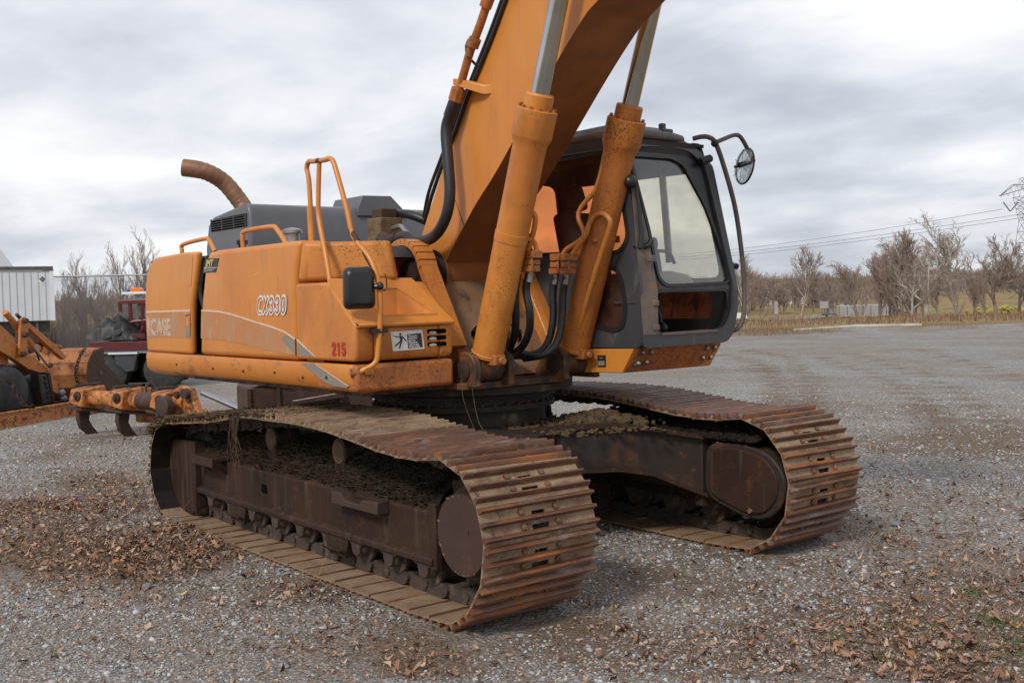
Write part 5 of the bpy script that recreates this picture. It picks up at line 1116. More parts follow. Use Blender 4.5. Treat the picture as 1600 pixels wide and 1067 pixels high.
soilc = rp(nz(45, 8, .8), [(0.30, (0.055, 0.039, 0.029)), (0.5, (0.150, 0.104, 0.070)), (0.70, (0.27, 0.190, 0.128))])
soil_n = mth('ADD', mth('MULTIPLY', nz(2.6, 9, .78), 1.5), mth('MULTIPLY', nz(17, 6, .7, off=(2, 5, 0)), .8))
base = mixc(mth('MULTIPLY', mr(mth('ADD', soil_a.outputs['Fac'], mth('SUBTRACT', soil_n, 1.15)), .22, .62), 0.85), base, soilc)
L(base, pb.inputs['Base Color'])
bp_ = N('ShaderNodeBump'); bp_.inputs['Strength'].default_value = 0.85; bp_.inputs['Distance'].default_value = 0.018
hsum = mth('ADD', mth('MULTIPLY', v1.outputs['Distance'], -1.0), mth('ADD', mth('MULTIPLY', v2.outputs['Distance'], -.5), mth('MULTIPLY', nz(60, 6, .7), .5)))
L(hsum, bp_.inputs['Height']); L(bp_.outputs[0], pb.inputs['Normal']); MAT['gravel'] = m

deps = list(np.arange(-6, 2, 1.0))+list(np.arange(2, 13, 0.13))+list(np.arange(13, 24, .35))+list(np.arange(24, 46, .5))+[46.4, 47.2, 48]
yard = struct(fan('gravel_yard', deps, np.linspace(-1, 1, 190), 0.62, 'gravel', yard_z, 9))
fdeps = [47.5, 48, 49, 50, 52, 55, 60, 66, 75, 90, 110, 122, 135, 152, 175, 200, 230, 265, 300, 340, 380, 420, 470, 520, 580, 660, 760, 900, 1100, 1400, 2000, 3400]
struct(fan('field', fdeps, np.linspace(-1, 1, 150), 0.9, 'dry_field', lambda d, l: ground_z(d, l)-(0.02 if d > 48 else .2), 9))
b = B(); b.lathe((CAM[0], CAM[1], -14.0), (0, 0, 1), [(0, 5000), (.5, 5000)], 64); struct(obj('terrain', b, 'dry_field', smooth=False))

def fast_mesh(name, verts, faces, m, tint=None, smooth=False):
    """verts (n,3), faces (m,k) as arrays; tint (n,3) gives each vertex its own colour"""
    me = bpy.data.meshes.new(name); nv, (nf, k) = len(verts), faces.shape
    me.vertices.add(nv); me.vertices.foreach_set('co', np.ascontiguousarray(verts, np.float32).ravel())
    me.loops.add(nf*k); me.loops.foreach_set('vertex_index', np.ascontiguousarray(faces, np.int32).ravel())
    me.polygons.add(nf); me.polygons.foreach_set('loop_start', np.arange(0, nf*k, k, dtype=np.int32))
    me.update(calc_edges=True)
    if tint is not None:
        a = me.attributes.new('tint', 'FLOAT_COLOR', 'POINT'); c = np.ones((nv, 4), np.float32); c[:, :3] = tint; a.data.foreach_set('color', c.ravel())
    if smooth: me.shade_smooth()
    o = link(name, me, m); return o
def height_at(x, y):
    d = (x-CAM[0])*FH.x+(y-CAM[1])*FH.y; l = (x-CAM[0])*RH.x+(y-CAM[1])*RH.y
    return yard_z(d, l)
def under_tracks(x, y): return (-2.35 < x < 2.45) and (0.86 < abs(y) < 1.74)
def leafiness(x, y):
    """how thick the litter lies: banks near the rear of the near track and to the lower right"""
    s = 0.0
    for (u, v, rx, ry, w) in LEAF_SPOTS:
        s += w*math.exp(-((x-u)**2/(rx*rx)+(y-v)**2/(ry*ry)))
    return s
LEAF_SPOTS = []
def spot(px, py, rx, ry, w): p = G(px, py); LEAF_SPOTS.append((p.x, p.y, rx, ry, w))
spot(60, 850, .7, .6, .8); spot(190, 880, .7, .5, 1.0); spot(150, 800, .7, .6, .7); spot(290, 860, .6, .45, 1.3); spot(20, 800, .9, .6, .8); spot(160, 750, 1.2, .5, .8); spot(340, 830, .5, .4, 1.2); spot(250, 930, .9, .5, .25); spot(40, 900, .6, .4, .3); spot(470, 930, .35, .4, .5); spot(650, 1030, .3, .25, .55); spot(500, 1010, .4, .3, .35)
spot(1400, 990, .8, .6, .30); spot(1500, 1010, .7, .6, .35); spot(1570, 930, 1.0, .9, .40); spot(1330, 830, .6, .5, .30); spot(1450, 870, .9, .8, .30); spot(1250, 1030, .7, .5, .28); spot(1560, 800, 1.5, 1.2, .30); spot(940, 970, .4, .3, .35); spot(1500, 1050, .6, .3, .40); spot(1130, 990, .4, .3, .22); spot(1050, 1040, .6, .4, .15)
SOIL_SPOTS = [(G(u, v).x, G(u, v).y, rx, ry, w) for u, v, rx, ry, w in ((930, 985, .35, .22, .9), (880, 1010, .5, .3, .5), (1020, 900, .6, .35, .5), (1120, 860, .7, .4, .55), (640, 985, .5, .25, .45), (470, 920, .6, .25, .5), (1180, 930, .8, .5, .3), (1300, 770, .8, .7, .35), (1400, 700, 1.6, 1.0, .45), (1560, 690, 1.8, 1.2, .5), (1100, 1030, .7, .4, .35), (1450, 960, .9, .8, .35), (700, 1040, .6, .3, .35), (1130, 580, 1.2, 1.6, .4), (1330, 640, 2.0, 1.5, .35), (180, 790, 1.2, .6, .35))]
RUTS = [[G(u, v) for u, v in c] for c in (((1165, 548), (1228, 560), (1258, 586), (1266, 622), (1240, 668)), ((1130, 556), (1190, 572), (1214, 600), (1212, 632)), ((1285, 560), (1370, 588), (1450, 634), (1500, 700)), ((1330, 552), (1430, 582), (1530, 634), (1610, 700)), ((1440, 548), (1540, 572), (1640, 610)), ((60, 720), (150, 690), (240, 672), (330, 640)))]
RUTS = [spline([tuple(p) for p in c], 6) for c in RUTS]
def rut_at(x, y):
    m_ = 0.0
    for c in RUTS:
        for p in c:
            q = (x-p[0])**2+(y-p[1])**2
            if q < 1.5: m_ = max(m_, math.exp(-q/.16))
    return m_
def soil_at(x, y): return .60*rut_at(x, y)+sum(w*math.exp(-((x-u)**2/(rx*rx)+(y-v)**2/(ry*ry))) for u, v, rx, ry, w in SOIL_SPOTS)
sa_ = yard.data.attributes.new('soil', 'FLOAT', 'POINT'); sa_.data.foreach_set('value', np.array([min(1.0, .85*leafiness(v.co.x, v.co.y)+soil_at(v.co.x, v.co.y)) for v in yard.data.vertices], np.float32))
# scatter points over the part of the yard that lies in view
def scatter(n, dmin, dmax, power, latk=.56):
    u = rng.random(n); d = (dmin**power+u*(dmax**power-dmin**power))**(1/power)
    l = (rng.random(n)*2-1)*latk*d; 
    return d, l, CAM[0]+FH.x*d+RH.x*l, CAM[1]+FH.y*d+RH.y*l
# --- gravel stones
n = 150000
d, l, x, y = scatter(n, 2.9, 21, 0.85)
keep = np.array([not under_tracks(a, c) for a, c in zip(x, y)])
patch = np.array([vnoise(a, c, 1.1) for a, c in zip(x, y)]); lf = np.array([leafiness(a, c) for a, c in zip(x, y)])
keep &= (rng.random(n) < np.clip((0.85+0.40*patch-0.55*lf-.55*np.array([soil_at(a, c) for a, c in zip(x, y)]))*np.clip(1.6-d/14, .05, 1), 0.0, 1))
d, l, x, y, lf = d[keep], l[keep], x[keep], y[keep], lf[keep]; n = len(x)
z = np.array([height_at(a, c) for a, c in zip(x, y)])
s = np.clip(rng.lognormal(-4.62, .42, n), .004, .030)*np.clip(d/6.5, .9, 1.25)
cube = np.array([(-1,-1,-1),(1,-1,-1),(1,1,-1),(-1,1,-1),(-1,-1,1),(1,-1,1),(1,1,1),(-1,1,1)], float)*.62
cf = np.array([(0,3,2,1),(4,5,6,7),(0,1,5,4),(1,2,6,5),(2,3,7,6),(3,0,4,7)])
V = cube[None]*(1+rng.uniform(-.42, .42, (n, 8, 3))); V[:, 4:, :2] *= rng.uniform(.35, .95, (n, 1, 1))
V *= np.stack([rng.uniform(.7, 1.5, n), rng.uniform(.6, 1.1, n), rng.uniform(.28, .60, n)], 1)[:, None]*s[:, None, None]
an = rng.random(n)*6.283; ca, sa = np.cos(an), np.sin(an); tl = rng.normal(0, .25, n)
X = V[..., 0]*ca[:, None]-V[..., 1]*sa[:, None]; Y = V[..., 0]*sa[:, None]+V[..., 1]*ca[:, None]; Zz = V[..., 2]+X*tl[:, None]
V = np.stack([X+x[:, None], Y+y[:, None], Zz+(z+s*.18)[:, None]], -1)
g = np.clip(rng.lognormal(-1.12, .28, n), .10, .52); warm = rng.normal(0, 1, n)
tint = np.stack([g*(1+.03*warm+.005), g, g*(1-.035*warm+.005)], 1); br = rng.random(n) < .10+.25*np.clip(lf, 0, 1); tint[br] *= np.array([1.05, .80, .60])
st_o = fast_mesh('gravel_stones', V.reshape(-1, 3), (cf[None]+8*np.arange(n)[:, None, None]).reshape(-1, 4), 'stone_tint', np.repeat(tint, 8, 0))
tag(st_o, 'loose grey gravel stones strewn over the yard', 'gravel', kind='stuff')
# --- dead leaves
def leaves(n, dmin, dmax, boost, base):
    d, l, x, y = scatter(n, dmin, dmax, .9); lf = np.array([leafiness(a, c) for a, c in zip(x, y)])
    keep = (rng.random(n) < np.clip(base+boost*lf, 0, 1)) & np.array([not under_tracks(a, c) for a, c in zip(x, y)])
    return d[keep], x[keep], y[keep], lf[keep]
d, x, y, lf = leaves(420000, 3.0, 17, .27, .030); n = len(x)
z = np.array([height_at(a, c) for a, c in zip(x, y)])
Ls = np.clip(rng.lognormal(-4.72, .55, n), .003, .026)*(1+.45*np.clip(lf, 0, 1))
# 3 x 4 grid: pointed, curled blade
us = np.array([-1, -.35, .35, 1.0]); wd = np.array([.16, .62, .55, .06]); grid = []
for i, u_ in enumerate(us):
    for w_ in (-1, 0, 1): grid.append((u_, w_*wd[i], 0))
grid = np.array(grid); lfq = np.array([(i*3+j, i*3+j+1, (i+1)*3+j+1, (i+1)*3+j) for i in range(3) for j in range(2)])
V = np.repeat(grid[None], n, 0); V[..., :2] *= (1+rng.uniform(-.45, .45, (n, 12, 2))); V[..., 1] *= rng.uniform(.5, 1.2, (n, 1))
cu_, cv_ = rng.normal(.25, .45, n), rng.normal(.5, .6, n)
V[..., 2] = cu_[:, None]*V[..., 0]**2+cv_[:, None]*V[..., 1]**2+rng.normal(0, .09, (n, 12)); V *= Ls[:, None, None]
an = rng.random(n)*6.283; ca, sa = np.cos(an)[:, None], np.sin(an)[:, None]; t1, t2 = rng.normal(0, .26, n)[:, None], rng.normal(0, .26, n)[:, None]
Zz = V[..., 2]+V[..., 0]*t1+V[..., 1]*t2; X = V[..., 0]*ca-V[..., 1]*sa; Y = V[..., 0]*sa+V[..., 1]*ca
pile = rng.random(n)*.018*np.clip(lf, 0, 1.4)
V = np.stack([X+x[:, None], Y+y[:, None], Zz+(z+.008+pile+Ls*.25)[:, None]], -1)
pal = np.array([(0.21, 0.115, 0.070), (0.30, 0.170, 0.105), (0.38, 0.240, 0.160), (0.46, 0.330, 0.240), (0.150, 0.080, 0.054), (0.100, 0.058, 0.042), (0.33, 0.150, 0.074)])
tint = pal[rng.choice(len(pal), n, p=[.22, .24, .16, .08, .12, .09, .09])]*rng.uniform(.7, 1.25, (n, 1))
lv_o = fast_mesh('fallen_leaves', V.reshape(-1, 3), (lfq[None]+12*np.arange(n)[:, None, None]).reshape(-1, 4), 'leaf_tint', np.repeat(tint, 12, 0), True)
tag(lv_o, 'curled brown dead leaves drifted over the gravel', 'leaves', kind='stuff')
# --- straws, twigs and green blades
def blades(px, py, pz, length, width, lean, bend, nseg=3):
    n = len(px); an = rng.random(n)*6.283; dx, dy = np.cos(an), np.sin(an); V = np.zeros((n, (nseg+1)*2, 3))
    for i in range(nseg+1):
        t = i/nseg; hor = length*(lean*t+bend*t*t); up = length*np.sqrt(np.clip(1-lean**2, .02, 1))*(t-.35*bend*t*t)
        w = width*(1-.85*t); cxx, cyy, czz = px+dx*hor, py+dy*hor, pz+up
        V[:, 2*i] = np.stack([cxx-dy*w, cyy+dx*w, czz], 1); V[:, 2*i+1] = np.stack([cxx+dy*w, cyy-dx*w, czz], 1)
    F = np.array([(2*i, 2*i+1, 2*i+3, 2*i+2) for i in range(nseg)])
    return V.reshape(-1, 3), (F[None]+(nseg+1)*2*np.arange(n)[:, None, None]).reshape(-1, 4), (nseg+1)*2
d, x, y, lf = leaves(260000, 3.0, 16, .17, .085); n = len(x); z = np.array([height_at(a, c) for a, c in zip(x, y)])
V, Fc, kk = blades(x, y, z+.004+rng.random(n)*.03*np.clip(lf, 0, 1), rng.uniform(.015, .10, n), rng.uniform(.0009, .0026, n)*np.clip(d/6, .8, 1.6), np.clip(rng.normal(.93, .12, n), .2, .995), rng.uniform(0, .4, n))
pal = np.array([(0.26, 0.175, 0.105), (0.19, 0.118, 0.070), (0.33, 0.24, 0.155), (0.13, 0.076, 0.048), (0.085, 0.050, 0.034)]); tint = pal[rng.integers(0, 5, n)]*rng.uniform(.7, 1.2, (n, 1))
o = fast_mesh('dry_straw', V, Fc, 'straw_tint', np.repeat(tint, kk, 0)); tag(o, 'dry straw and thin twigs lying in the gravel', 'straw', kind='stuff')
xs_, ys_, ln_ = [], [], []
for (u, v, r_, k_) in ((1515, 928, .05, 110), (1540, 970, .07, 130), (1595, 985, .11, 260), (1393, 984, .045, 60), (1375, 1030, .04, 60), (1318, 1000, .05, 70), (1465, 984, .05, 60), (1590, 1012, .06, 120), (1515, 1015, .05, 70), (1395, 956, .04, 40), (1570, 1030, .1, 90), (1470, 1030, .05, 40), (330, 1010, .1, 40), (300, 925, .1, 50)):
    p = G(u, v)
    for _ in range(k_): xs_.append(p.x+rng.normal(0, r_)); ys_.append(p.y+rng.normal(0, r_)); ln_.append(rng.uniform(.015, .05))
xs_, ys_, ln_ = map(np.array, (xs_, ys_, ln_)); n = len(xs_); z = np.array([height_at(a, c) for a, c in zip(xs_, ys_)])
V, Fc, kk = blades(xs_, ys_, z, ln_, np.full(n, .0022), np.clip(rng.normal(.5, .25, n), 0, .95), rng.uniform(.1, .6, n))
tint = np.array([(0.10, 0.17, 0.035)])*rng.uniform(.6, 1.3, (n, 1)); o = fast_mesh('grass_tufts', V, Fc, 'straw_tint', np.repeat(tint, kk, 0)); tag(o, 'small green grass tufts sprouting through the gravel', 'grass', kind='stuff')
# tall dry stalks in the leaf bank by the near track
xs_, ys_, ln_ = [], [], []
for (u, v, k_, r_) in ((60, 800, 30, .4), (190, 770, 40, .5), (290, 870, 60, .35), (330, 820, 60, .3), (560, 960, 10, .3), (180, 870, 30, .4), (480, 920, 14, .3), (1560, 900, 20, .5), (900, 945, 16, .2), (250, 790, 40, .35)):
    p = G(u, v)
    for _ in range(k_): xs_.append(p.x+rng.normal(0, r_)); ys_.append(p.y+rng.normal(0, r_)); ln_.append(rng.uniform(.08, .34))
xs_, ys_, ln_ = map(np.array, (xs_, ys_, ln_)); kp = np.array([not under_tracks(a, c) for a, c in zip(xs_, ys_)]); xs_, ys_, ln_ = xs_[kp], ys_[kp], ln_[kp]
n = len(xs_); z = np.array([height_at(a, c) for a, c in zip(xs_, ys_)])
V, Fc, kk = blades(xs_, ys_, z, ln_, np.full(n, .0015), np.clip(rng.normal(.35, .25, n), 0, .9), rng.uniform(.1, .6, n), 4)
tint = np.array([(0.30, 0.215, 0.125)])*rng.uniform(.5, 1.2, (n, 1)); o = fast_mesh('dry_stalks', V, Fc, 'straw_tint', np.repeat(tint, kk, 0)); tag(o, 'thin dry weed stalks standing around the near track', 'weeds', kind='stuff')
# a few single stones that stand out
def stone(u, v, r_, m_, label, name='stone', sq=.7):
    p = G(u, v); b = B(); b.ball((0, 0, 0), (r_, r_*.8, r_*sq), 9, 7, .22); o = obj(name, b, m_); o.location = (p.x, p.y, height_at(p.x, p.y)+r_*.35); o.rotation_euler = (0, 0, random.random()*6)
    return tag(o, label, 'stone')
mat('slate', (0.16, 0.165, 0.20), (0.20, 0.205, 0.24), 9, .8); mat('chalk', (.55, .55, .54), (.45, .45, .44), 20, .8)
stone(1250, 949, .034, 'slate', 'smooth bluish stone right of the near track')
stone(1402, 895, .026, 'chalk', 'flat white stone chip beyond the bluish stone', sq=.35)
stone(1330, 1038, .020, 'chalk', 'small white pebble at the bottom right edge of the gravel', sq=.5)
stone(232, 919, .040, 'slate', 'flat grey stone beside the leaf drift', sq=.4)
stone(1400, 818, .05, 'slate', 'broad grey stone beyond the far track', sq=.45)

# --- weeds along the far edge of the yard
def weeds(name, n, dl, dh, lk, hmin, hmax, wid, pal, label, cond=None, hk=None):
    d = rng.uniform(dl, dh, n); l = (rng.random(n)*(lk[1]-lk[0])+lk[0])*d
    if cond is not None: k = cond(d, l); d, l = d[k], l[k]
    n = len(d); x = CAM[0]+FH.x*d+RH.x*l; y = CAM[1]+FH.y*d+RH.y*l; z = np.array([ground_z(a, c) for a, c in zip(d, l)])-.03
    h = rng.uniform(hmin, hmax, n)*(0.55+.45*rng.random(n))
    if hk is not None: h *= hk(d, l)
    V, Fc, kk = blades(x, y, z, h, rng.uniform(.5, 1.2, n)*wid, np.clip(rng.normal(.2, .18, n), 0, .8), rng.uniform(.0, .4, n))
    pal = np.array(pal); tint = pal[rng.integers(0, len(pal), n)]*rng.uniform(.75, 1.2, (n, 1))
    o = fast_mesh(name, V, Fc, 'straw_tint', np.repeat(tint, kk, 0)); return tag(o, label, 'weeds', kind='stuff')
DRY = [(0.30, 0.205, 0.105), (0.24, 0.150, 0.085), (0.19, 0.105, 0.066), (0.27, 0.17, 0.095), (0.34, 0.25, 0.135)]
RED = [(0.19, 0.105, 0.070), (0.22, 0.13, 0.085), (0.155, 0.088, 0.062), (0.25, 0.165, 0.105)]
clump = lambda d, l: np.array([0.55+.5*(vnoise(a, c, 2.2)) for a, c in zip(d, l)]).clip(.25, 1.6)
weeds('dry_grass', 75000, 46.6, 51, (-.20, .60), .10, .36, .0055, DRY, 'low band of dry tan grass along the far edge of the yard', hk=clump)
weeds('tall_weeds', 64000, 50, 64, (-.20, .62), .10, .52, .0045, RED, 'reddish brown tall weeds on the bank behind the dry grass', hk=clump)
weeds('field_grass', 12000, 80, 165, (.12, .62), .3, .9, .03, RED+DRY, 'mixed brown grass covering the slope below the bank')
weeds('brush', 30000, 44, 64, (-.62, -.25), 1.0, 3.4, .012, [(0.20, 0.155, 0.125), (0.26, 0.20, 0.155), (0.15, 0.115, 0.095)], 'grey brown brush behind the chain link fence', cond=lambda d, l: d > 50, hk=clump)

# ------------------------------------------------------------------ bare trees
def tree_mesh(seed, H, r0, trunk_frac, levels, spread, nb, droop=0.0, upk=.35, twig=.9, split=1, minr=.004, curve=.16):
    """tapered trunk with limbs (first mesh) and a crown of finer branches (second mesh)"""
    rd = random.Random(seed); TR, CR = B(), B()
    def branch(p, d, L, r, lev):
        nseg = 5 if lev < 2 else (3 if lev < levels-1 else 2); P = [np.array(p)]; dd = np.array(d)
        for i in range(nseg):
            dd = dd+np.array([rd.gauss(0, curve), rd.gauss(0, curve), rd.gauss(0, curve*.6)+upk*.22*(1 if lev > 0 else .4)-droop*lev*.05]); dd /= np.linalg.norm(dd); P.append(P[-1]+dd*L/nseg)
        rt = max(r*(.40 if lev else .30), minr); rs = [r+(rt-r)*i/nseg for i in range(nseg+1)]
        (TR if lev <= split else CR).tube(P, rs, (7, 6, 5, 4, 3, 3)[min(lev, 5)], False)
        if lev >= levels: return
        k = nb[min(lev, len(nb)-1)]
        for j in range(k):
            t = (trunk_frac if lev == 0 else .18)+(1-(trunk_frac if lev == 0 else .18))*((j+rd.random())/k)
            q = min(int(t*nseg), nseg-1); f_ = t*nseg-q; bp = P[q]*(1-f_)+P[q+1]*f_; ax = P[q+1]-P[q]; ax /= np.linalg.norm(ax)
            a = rd.random()*6.283; e1 = np.cross(ax, (.3, .5, .8)); e1 /= np.linalg.norm(e1); e2 = np.cross(ax, e1)
            sp = spread*(.7+.6*rd.random()); nd_ = ax*math.cos(sp)+(e1*math.cos(a)+e2*math.sin(a))*math.sin(sp)
            branch(bp, nd_, L*(.62 if lev else .55)*(1.15-.55*t)*(.7+.6*rd.random())*(twig if lev >= 2 else 1), max(min(r*.62*(1.1-.6*t), rs[q]*.8), minr), lev+1)
    branch((0, 0, -.1), (rd.gauss(0, .04), rd.gauss(0, .04), 1), H*.62 if levels > 2 else H, r0, 0)
    tm = TR.mesh('trunk', True, 60, False); cm = CR.mesh('crown', False, 60, False)
    zs = [v[2] for v in TR.v]+[v[2] for v in CR.v]; k = H/max(zs)
    for me in (tm, cm): me.transform(Matrix.Diagonal((k, k, k, 1)))
    return tm, cm
TREES = {}
def kind(name, bark, twig_, *a, **k):
    tm, cm = tree_mesh(*a, **k); tm.materials.append(MAT[bark]); cm.materials.append(MAT[twig_]); TREES[name] = (tm, cm)
kind('sycamore', 'bark_pale', 'twig_pale', 5, 15.5, .26, .22, 4, .72, (12, 6, 5, 4), curve=.19, minr=.011, split=2)
kind('forked', 'bark_pale', 'twig_pale', 12, 11, .20, .10, 4, .55, (8, 6, 5, 4), curve=.20, minr=.013, split=2)
kind('bushy', 'bark_brown', 'twig_brown', 23, 11, .20, .05, 4, .50, (15, 8, 6, 5), upk=.9, minr=.012)
kind('oak', 'bark_brown', 'twig_brown', 31, 15, .30, .30, 4, .85, (12, 7, 5, 4), minr=.018)
kind('oak2', 'bark_brown', 'twig_brown', 47, 13, .26, .22, 4, .70, (12, 7, 5, 4), minr=.018, upk=.6)
kind('slim', 'bark_pale', 'twig_brown', 61, 7.5, .085, .30, 4, .55, (11, 6, 5, 4), minr=.010, upk=.7)
kind('sapling', 'bark_brown', 'twig_brown', 71, 5.5, .045, .12, 3, .45, (9, 6, 5), minr=.0055, upk=.9)
kind('tall', 'bark_brown', 'twig_brown', 83, 9, .085, .18, 4, .42, (10, 5, 4, 3), minr=.0062, upk=.9)
def tree(k, dep, u, scale, rot, label, group=None, name='bare_tree', cat='tree', dz=-.1):
    lat = (u-800)/F_PX*dep; p = DL(dep, lat); p.z = ground_z(dep, lat)+dz
    r_ = empty(name, p); r_.rotation_euler = (0, 0, rot); r_.scale = (scale,)*3
    for nm, me in zip(('trunk', 'crown'), TREES[k]):
        o = bpy.data.objects.new(nm, me); COL.objects.link(o); o.parent = r_
    return tag(r_, label, cat, group)
tree('sycamore', 150, 1492, 1.0, .6, 'tall pale-barked sycamore rising highest above the field on the right', name='sycamore_tree')
tree('forked', 140, 1448, 1.0, 2.2, 'pale leaning forked tree just left of the tall sycamore', name='sycamore_tree')
tree('bushy', 172, 1408, 1.35, .3, 'dense brown bushy tree behind the leaning forked tree')
tree('bushy', 178, 1375, 1.05, 2.3, 'lower dense brown tree left of the bushy one')
tree('slim', 118, 1253, 1.12, 1.0, 'slim bare tree standing alone in front of the road')
tree('oak', 262, 1342, 1.0, 1.4, 'round-crowned bare tree beside the road behind the semi-trailer')
tree('oak2', 160, 1560, .98, .5, 'spreading bare tree between the sycamore and the pylon')
tree('oak2', 165, 1592, .92, 3.1, 'bare spreading tree at the right edge of the photo')
tree('bushy', 190, 1522, .8, 1.9, 'shorter brown tree in the gap right of the sycamore')
tree('forked', 150, 1425, .8, 4.0, 'smaller pale tree with low arching limbs below the bushy tree')
tree('slim', 150, 1470, .75, 5.2, 'thin young tree at the foot of the tall sycamore')
tree('slim', 95, 1162, .85, 3.3, 'slim pale tree seen through the cab grab bar')
tree('sapling', 90, 1185, .8, .4, 'small leaning sapling just right of the grab bar')
tree('sapling', 100, 1305, .7, 2.4, 'short sapling in front of the semi-trailer')
tree('tall', 56, 215, .70, 1.1, 'tall many-stemmed bare tree behind the red truck')
tree('tall', 58, 196, .62, 2.6, 'thin bare tree left of the many-stemmed one')
tree('tall', 60, 100, .55, .3, 'bare tree beside the corner of the white trailer')
tree('tall', 54, 140, .54, 3.9, 'slender tree between the white trailer and the red truck')
tree('tall', 63, 160, .52, 5.1, 'low branching tree behind the dark tarp')
tree('tall', 60, 240, .62, 4.4, 'bare tree half hidden behind the excavator tail')
# saplings of the left thicket and trees of the far right woods
for i in range(26):
    tree('sapling', random.uniform(52, 68), random.uniform(86, 250), random.uniform(.45, .62), random.random()*6, 'thin sapling in the thicket behind the chain link fence', 'saplings of the thicket behind the fence', name='sapling')
for i in range(62):
    u = random.uniform(1150, 1335) if i < 34 else random.uniform(760, 1150); tree(random.choice(('oak', 'oak2', 'bushy')), random.uniform(380, 520), u, random.uniform(.85, 1.30)*(1.0 if u < 1300 else .8), random.random()*6, 'bare tree of the wood beyond the road', 'bare trees of the wood beyond the road')
for i in range(14):
    tree(random.choice(('oak2', 'bushy', 'oak')), random.uniform(200, 300), random.uniform(1385, 1460), random.uniform(.8, 1.1), random.random()*6, 'bare tree of the clump behind the semi-trailer cab', 'bare trees of the clump behind the truck')
for i in range(22):
    tree(random.choice(('oak', 'oak2')), random.uniform(640, 760), random.uniform(1420, 1640), random.uniform(.75, 1.05), random.random()*6, 'bare tree of the hedgerow at the top of the far field', 'bare trees along the top of the far field')
for i in range(8):
    tree('sapling', random.uniform(70, 110), random.uniform(1330, 1600), random.uniform(.5, .9), random.random()*6, 'brown sapling on the bank at the foot of the sycamores', 'saplings on the bank', name='sapling')
# far wood that reads as one mass
n = 5200; d = rng.uniform(480, 980, n); l = rng.uniform(-.9, .62, n)*d; x = CAM[0]+FH.x*d+RH.x*l; y = CAM[1]+FH.y*d+RH.y*l
z = np.array([ground_z(a, c) for a, c in zip(d, l)])
parts_v, parts_f, tin = [], [], []; off = 0
for rep in range(9):
    sel = rng.random(n) < .75; q = sel.sum(); h = rng.uniform(7, 13, q)*(.8+.2*np.array([vnoise(a, c, 40) for a, c in zip(x[sel], y[sel])]))
    V, Fc, kk = blades(x[sel]+rng.normal(0, 2.4, q), y[sel]+rng.normal(0, 2.4, q), z[sel]+rng.uniform(0, 3.0, q), h*.75, rng.uniform(.10, .26, q), np.clip(rng.normal(.28, .2, q), 0, .8), rng.uniform(0, .3, q))
    parts_v.append(V); parts_f.append(Fc+off); off += len(V); tin.append(np.repeat(np.array([(0.185, 0.145, 0.132)])*rng.uniform(.65, 1.3, (q, 1)), kk, 0))
o = fast_mesh('far_wood', np.vstack(parts_v), np.vstack(parts_f), 'straw_tint', np.vstack(tin)); tag(o, 'far-off brown winter wood along the skyline', 'woods', kind='stuff')
# ================================================================== THINGS BEYOND THE YARD, RIGHT
def strip(name, pts, w, m, dz=.15, h=0.0):
    """ribbon draped over the terrain; pts are (depth, lateral)"""
    b = B(); q = spline([(a, c, 0) for a, c in pts], 8); vs = []
    for i, p in enumerate(q):
        t = q[min(i+1, len(q)-1)]-q[max(i-1, 0)]; t /= np.linalg.norm(t); nn_ = np.array([-t[1], t[0]])
        for s_ in (-1, 1):
            dd, ll = p[0]+nn_[0]*w*s_/2, p[1]+nn_[1]*w*s_/2; v = DL(dd, ll); vs.append((v.x, v.y, ground_z(p[0], p[1])+dz))
    b.add(vs, [(2*i, 2*i+1, 2*i+3, 2*i+2) for i in range(len(q)-1)]); return obj(name, b, m, smooth=False, recalc=False)
def UD(u, dep): return (dep, (u-800)/F_PX*dep)
rd_ = struct(strip('road', [UD(1192, 285), UD(1240, 330), UD(1290, 372), UD(1330, 410), UD(1345, 460), UD(1325, 520)], 7.5, 'road_pale', .30))
# guard rail beside the road
b = B(); q = spline([(*UD(1196, 272), 0), (*UD(1236, 312), 0), (*UD(1285, 356), 0), (*UD(1318, 392), 0)], 8); ps = []
for p in q: v = DL(p[0], p[1]); ps.append((v.x, v.y, ground_z(p[0], p[1])+.75))
for i in range(len(ps)-1):
    a, c = np.array(ps[i]), np.array(ps[i+1]); b.hexa([a+(0, 0, -.3), c+(0, 0, -.3), c+(.1, .1, -.3), a+(.1, .1, -.3), a+(0, 0, .28), c+(0, 0, .28), c+(.1, .1, .28), a+(.1, .1, .28)])
gr_ = obj('guard_rail', b, 'guard_rail', smooth=False); tag(gr_, 'long pale guard rail along the curving road', 'guard rail')
b = B()
for p in ps[::4]: b.box(p[0]-.08, p[0]+.08, p[1]-.08, p[1]+.08, p[2]-.9, p[2]+.1)
# semi-trailer with its tractor, broadside on the lower road
dep = 318
def local(name, u, dep_, label, cat, rot=0.0, z=None):
    lat = (u-800)/F_PX*dep_; p = DL(dep_, lat); p.z = ground_z(dep_, lat) if z is None else z
    o = empty(name, p); o.rotation_euler = (0, 0, math.atan2(RH.y, RH.x)+rot); return tag(o, label, cat)
sm = local('semi_truck', 1312, dep, 'long grey semi-trailer truck seen broadside below the bare trees', 'truck', -.02, z=-6.75)
b = B(); b.box(0, 16.2, 0, 2.5, 1.15, 4.15); tb_ = obj('trailer_body', b, 'trailer_grey', sm, .03)
b = B(); b.box(-.02, 16.25, -.03, 2.53, 4.10, 4.22); b.box(-.02, 16.22, -.03, 2.53, 1.10, 1.22); obj('trailer_rail', b, 'guard_rail', tb_)
b = B()
for x_ in np.linspace(.1, 16.0, 8): b.box(x_, x_+.14, -.05, 0, 1.2, 4.1)
obj('trailer_ribs', b, 'trailer_dark', tb_)
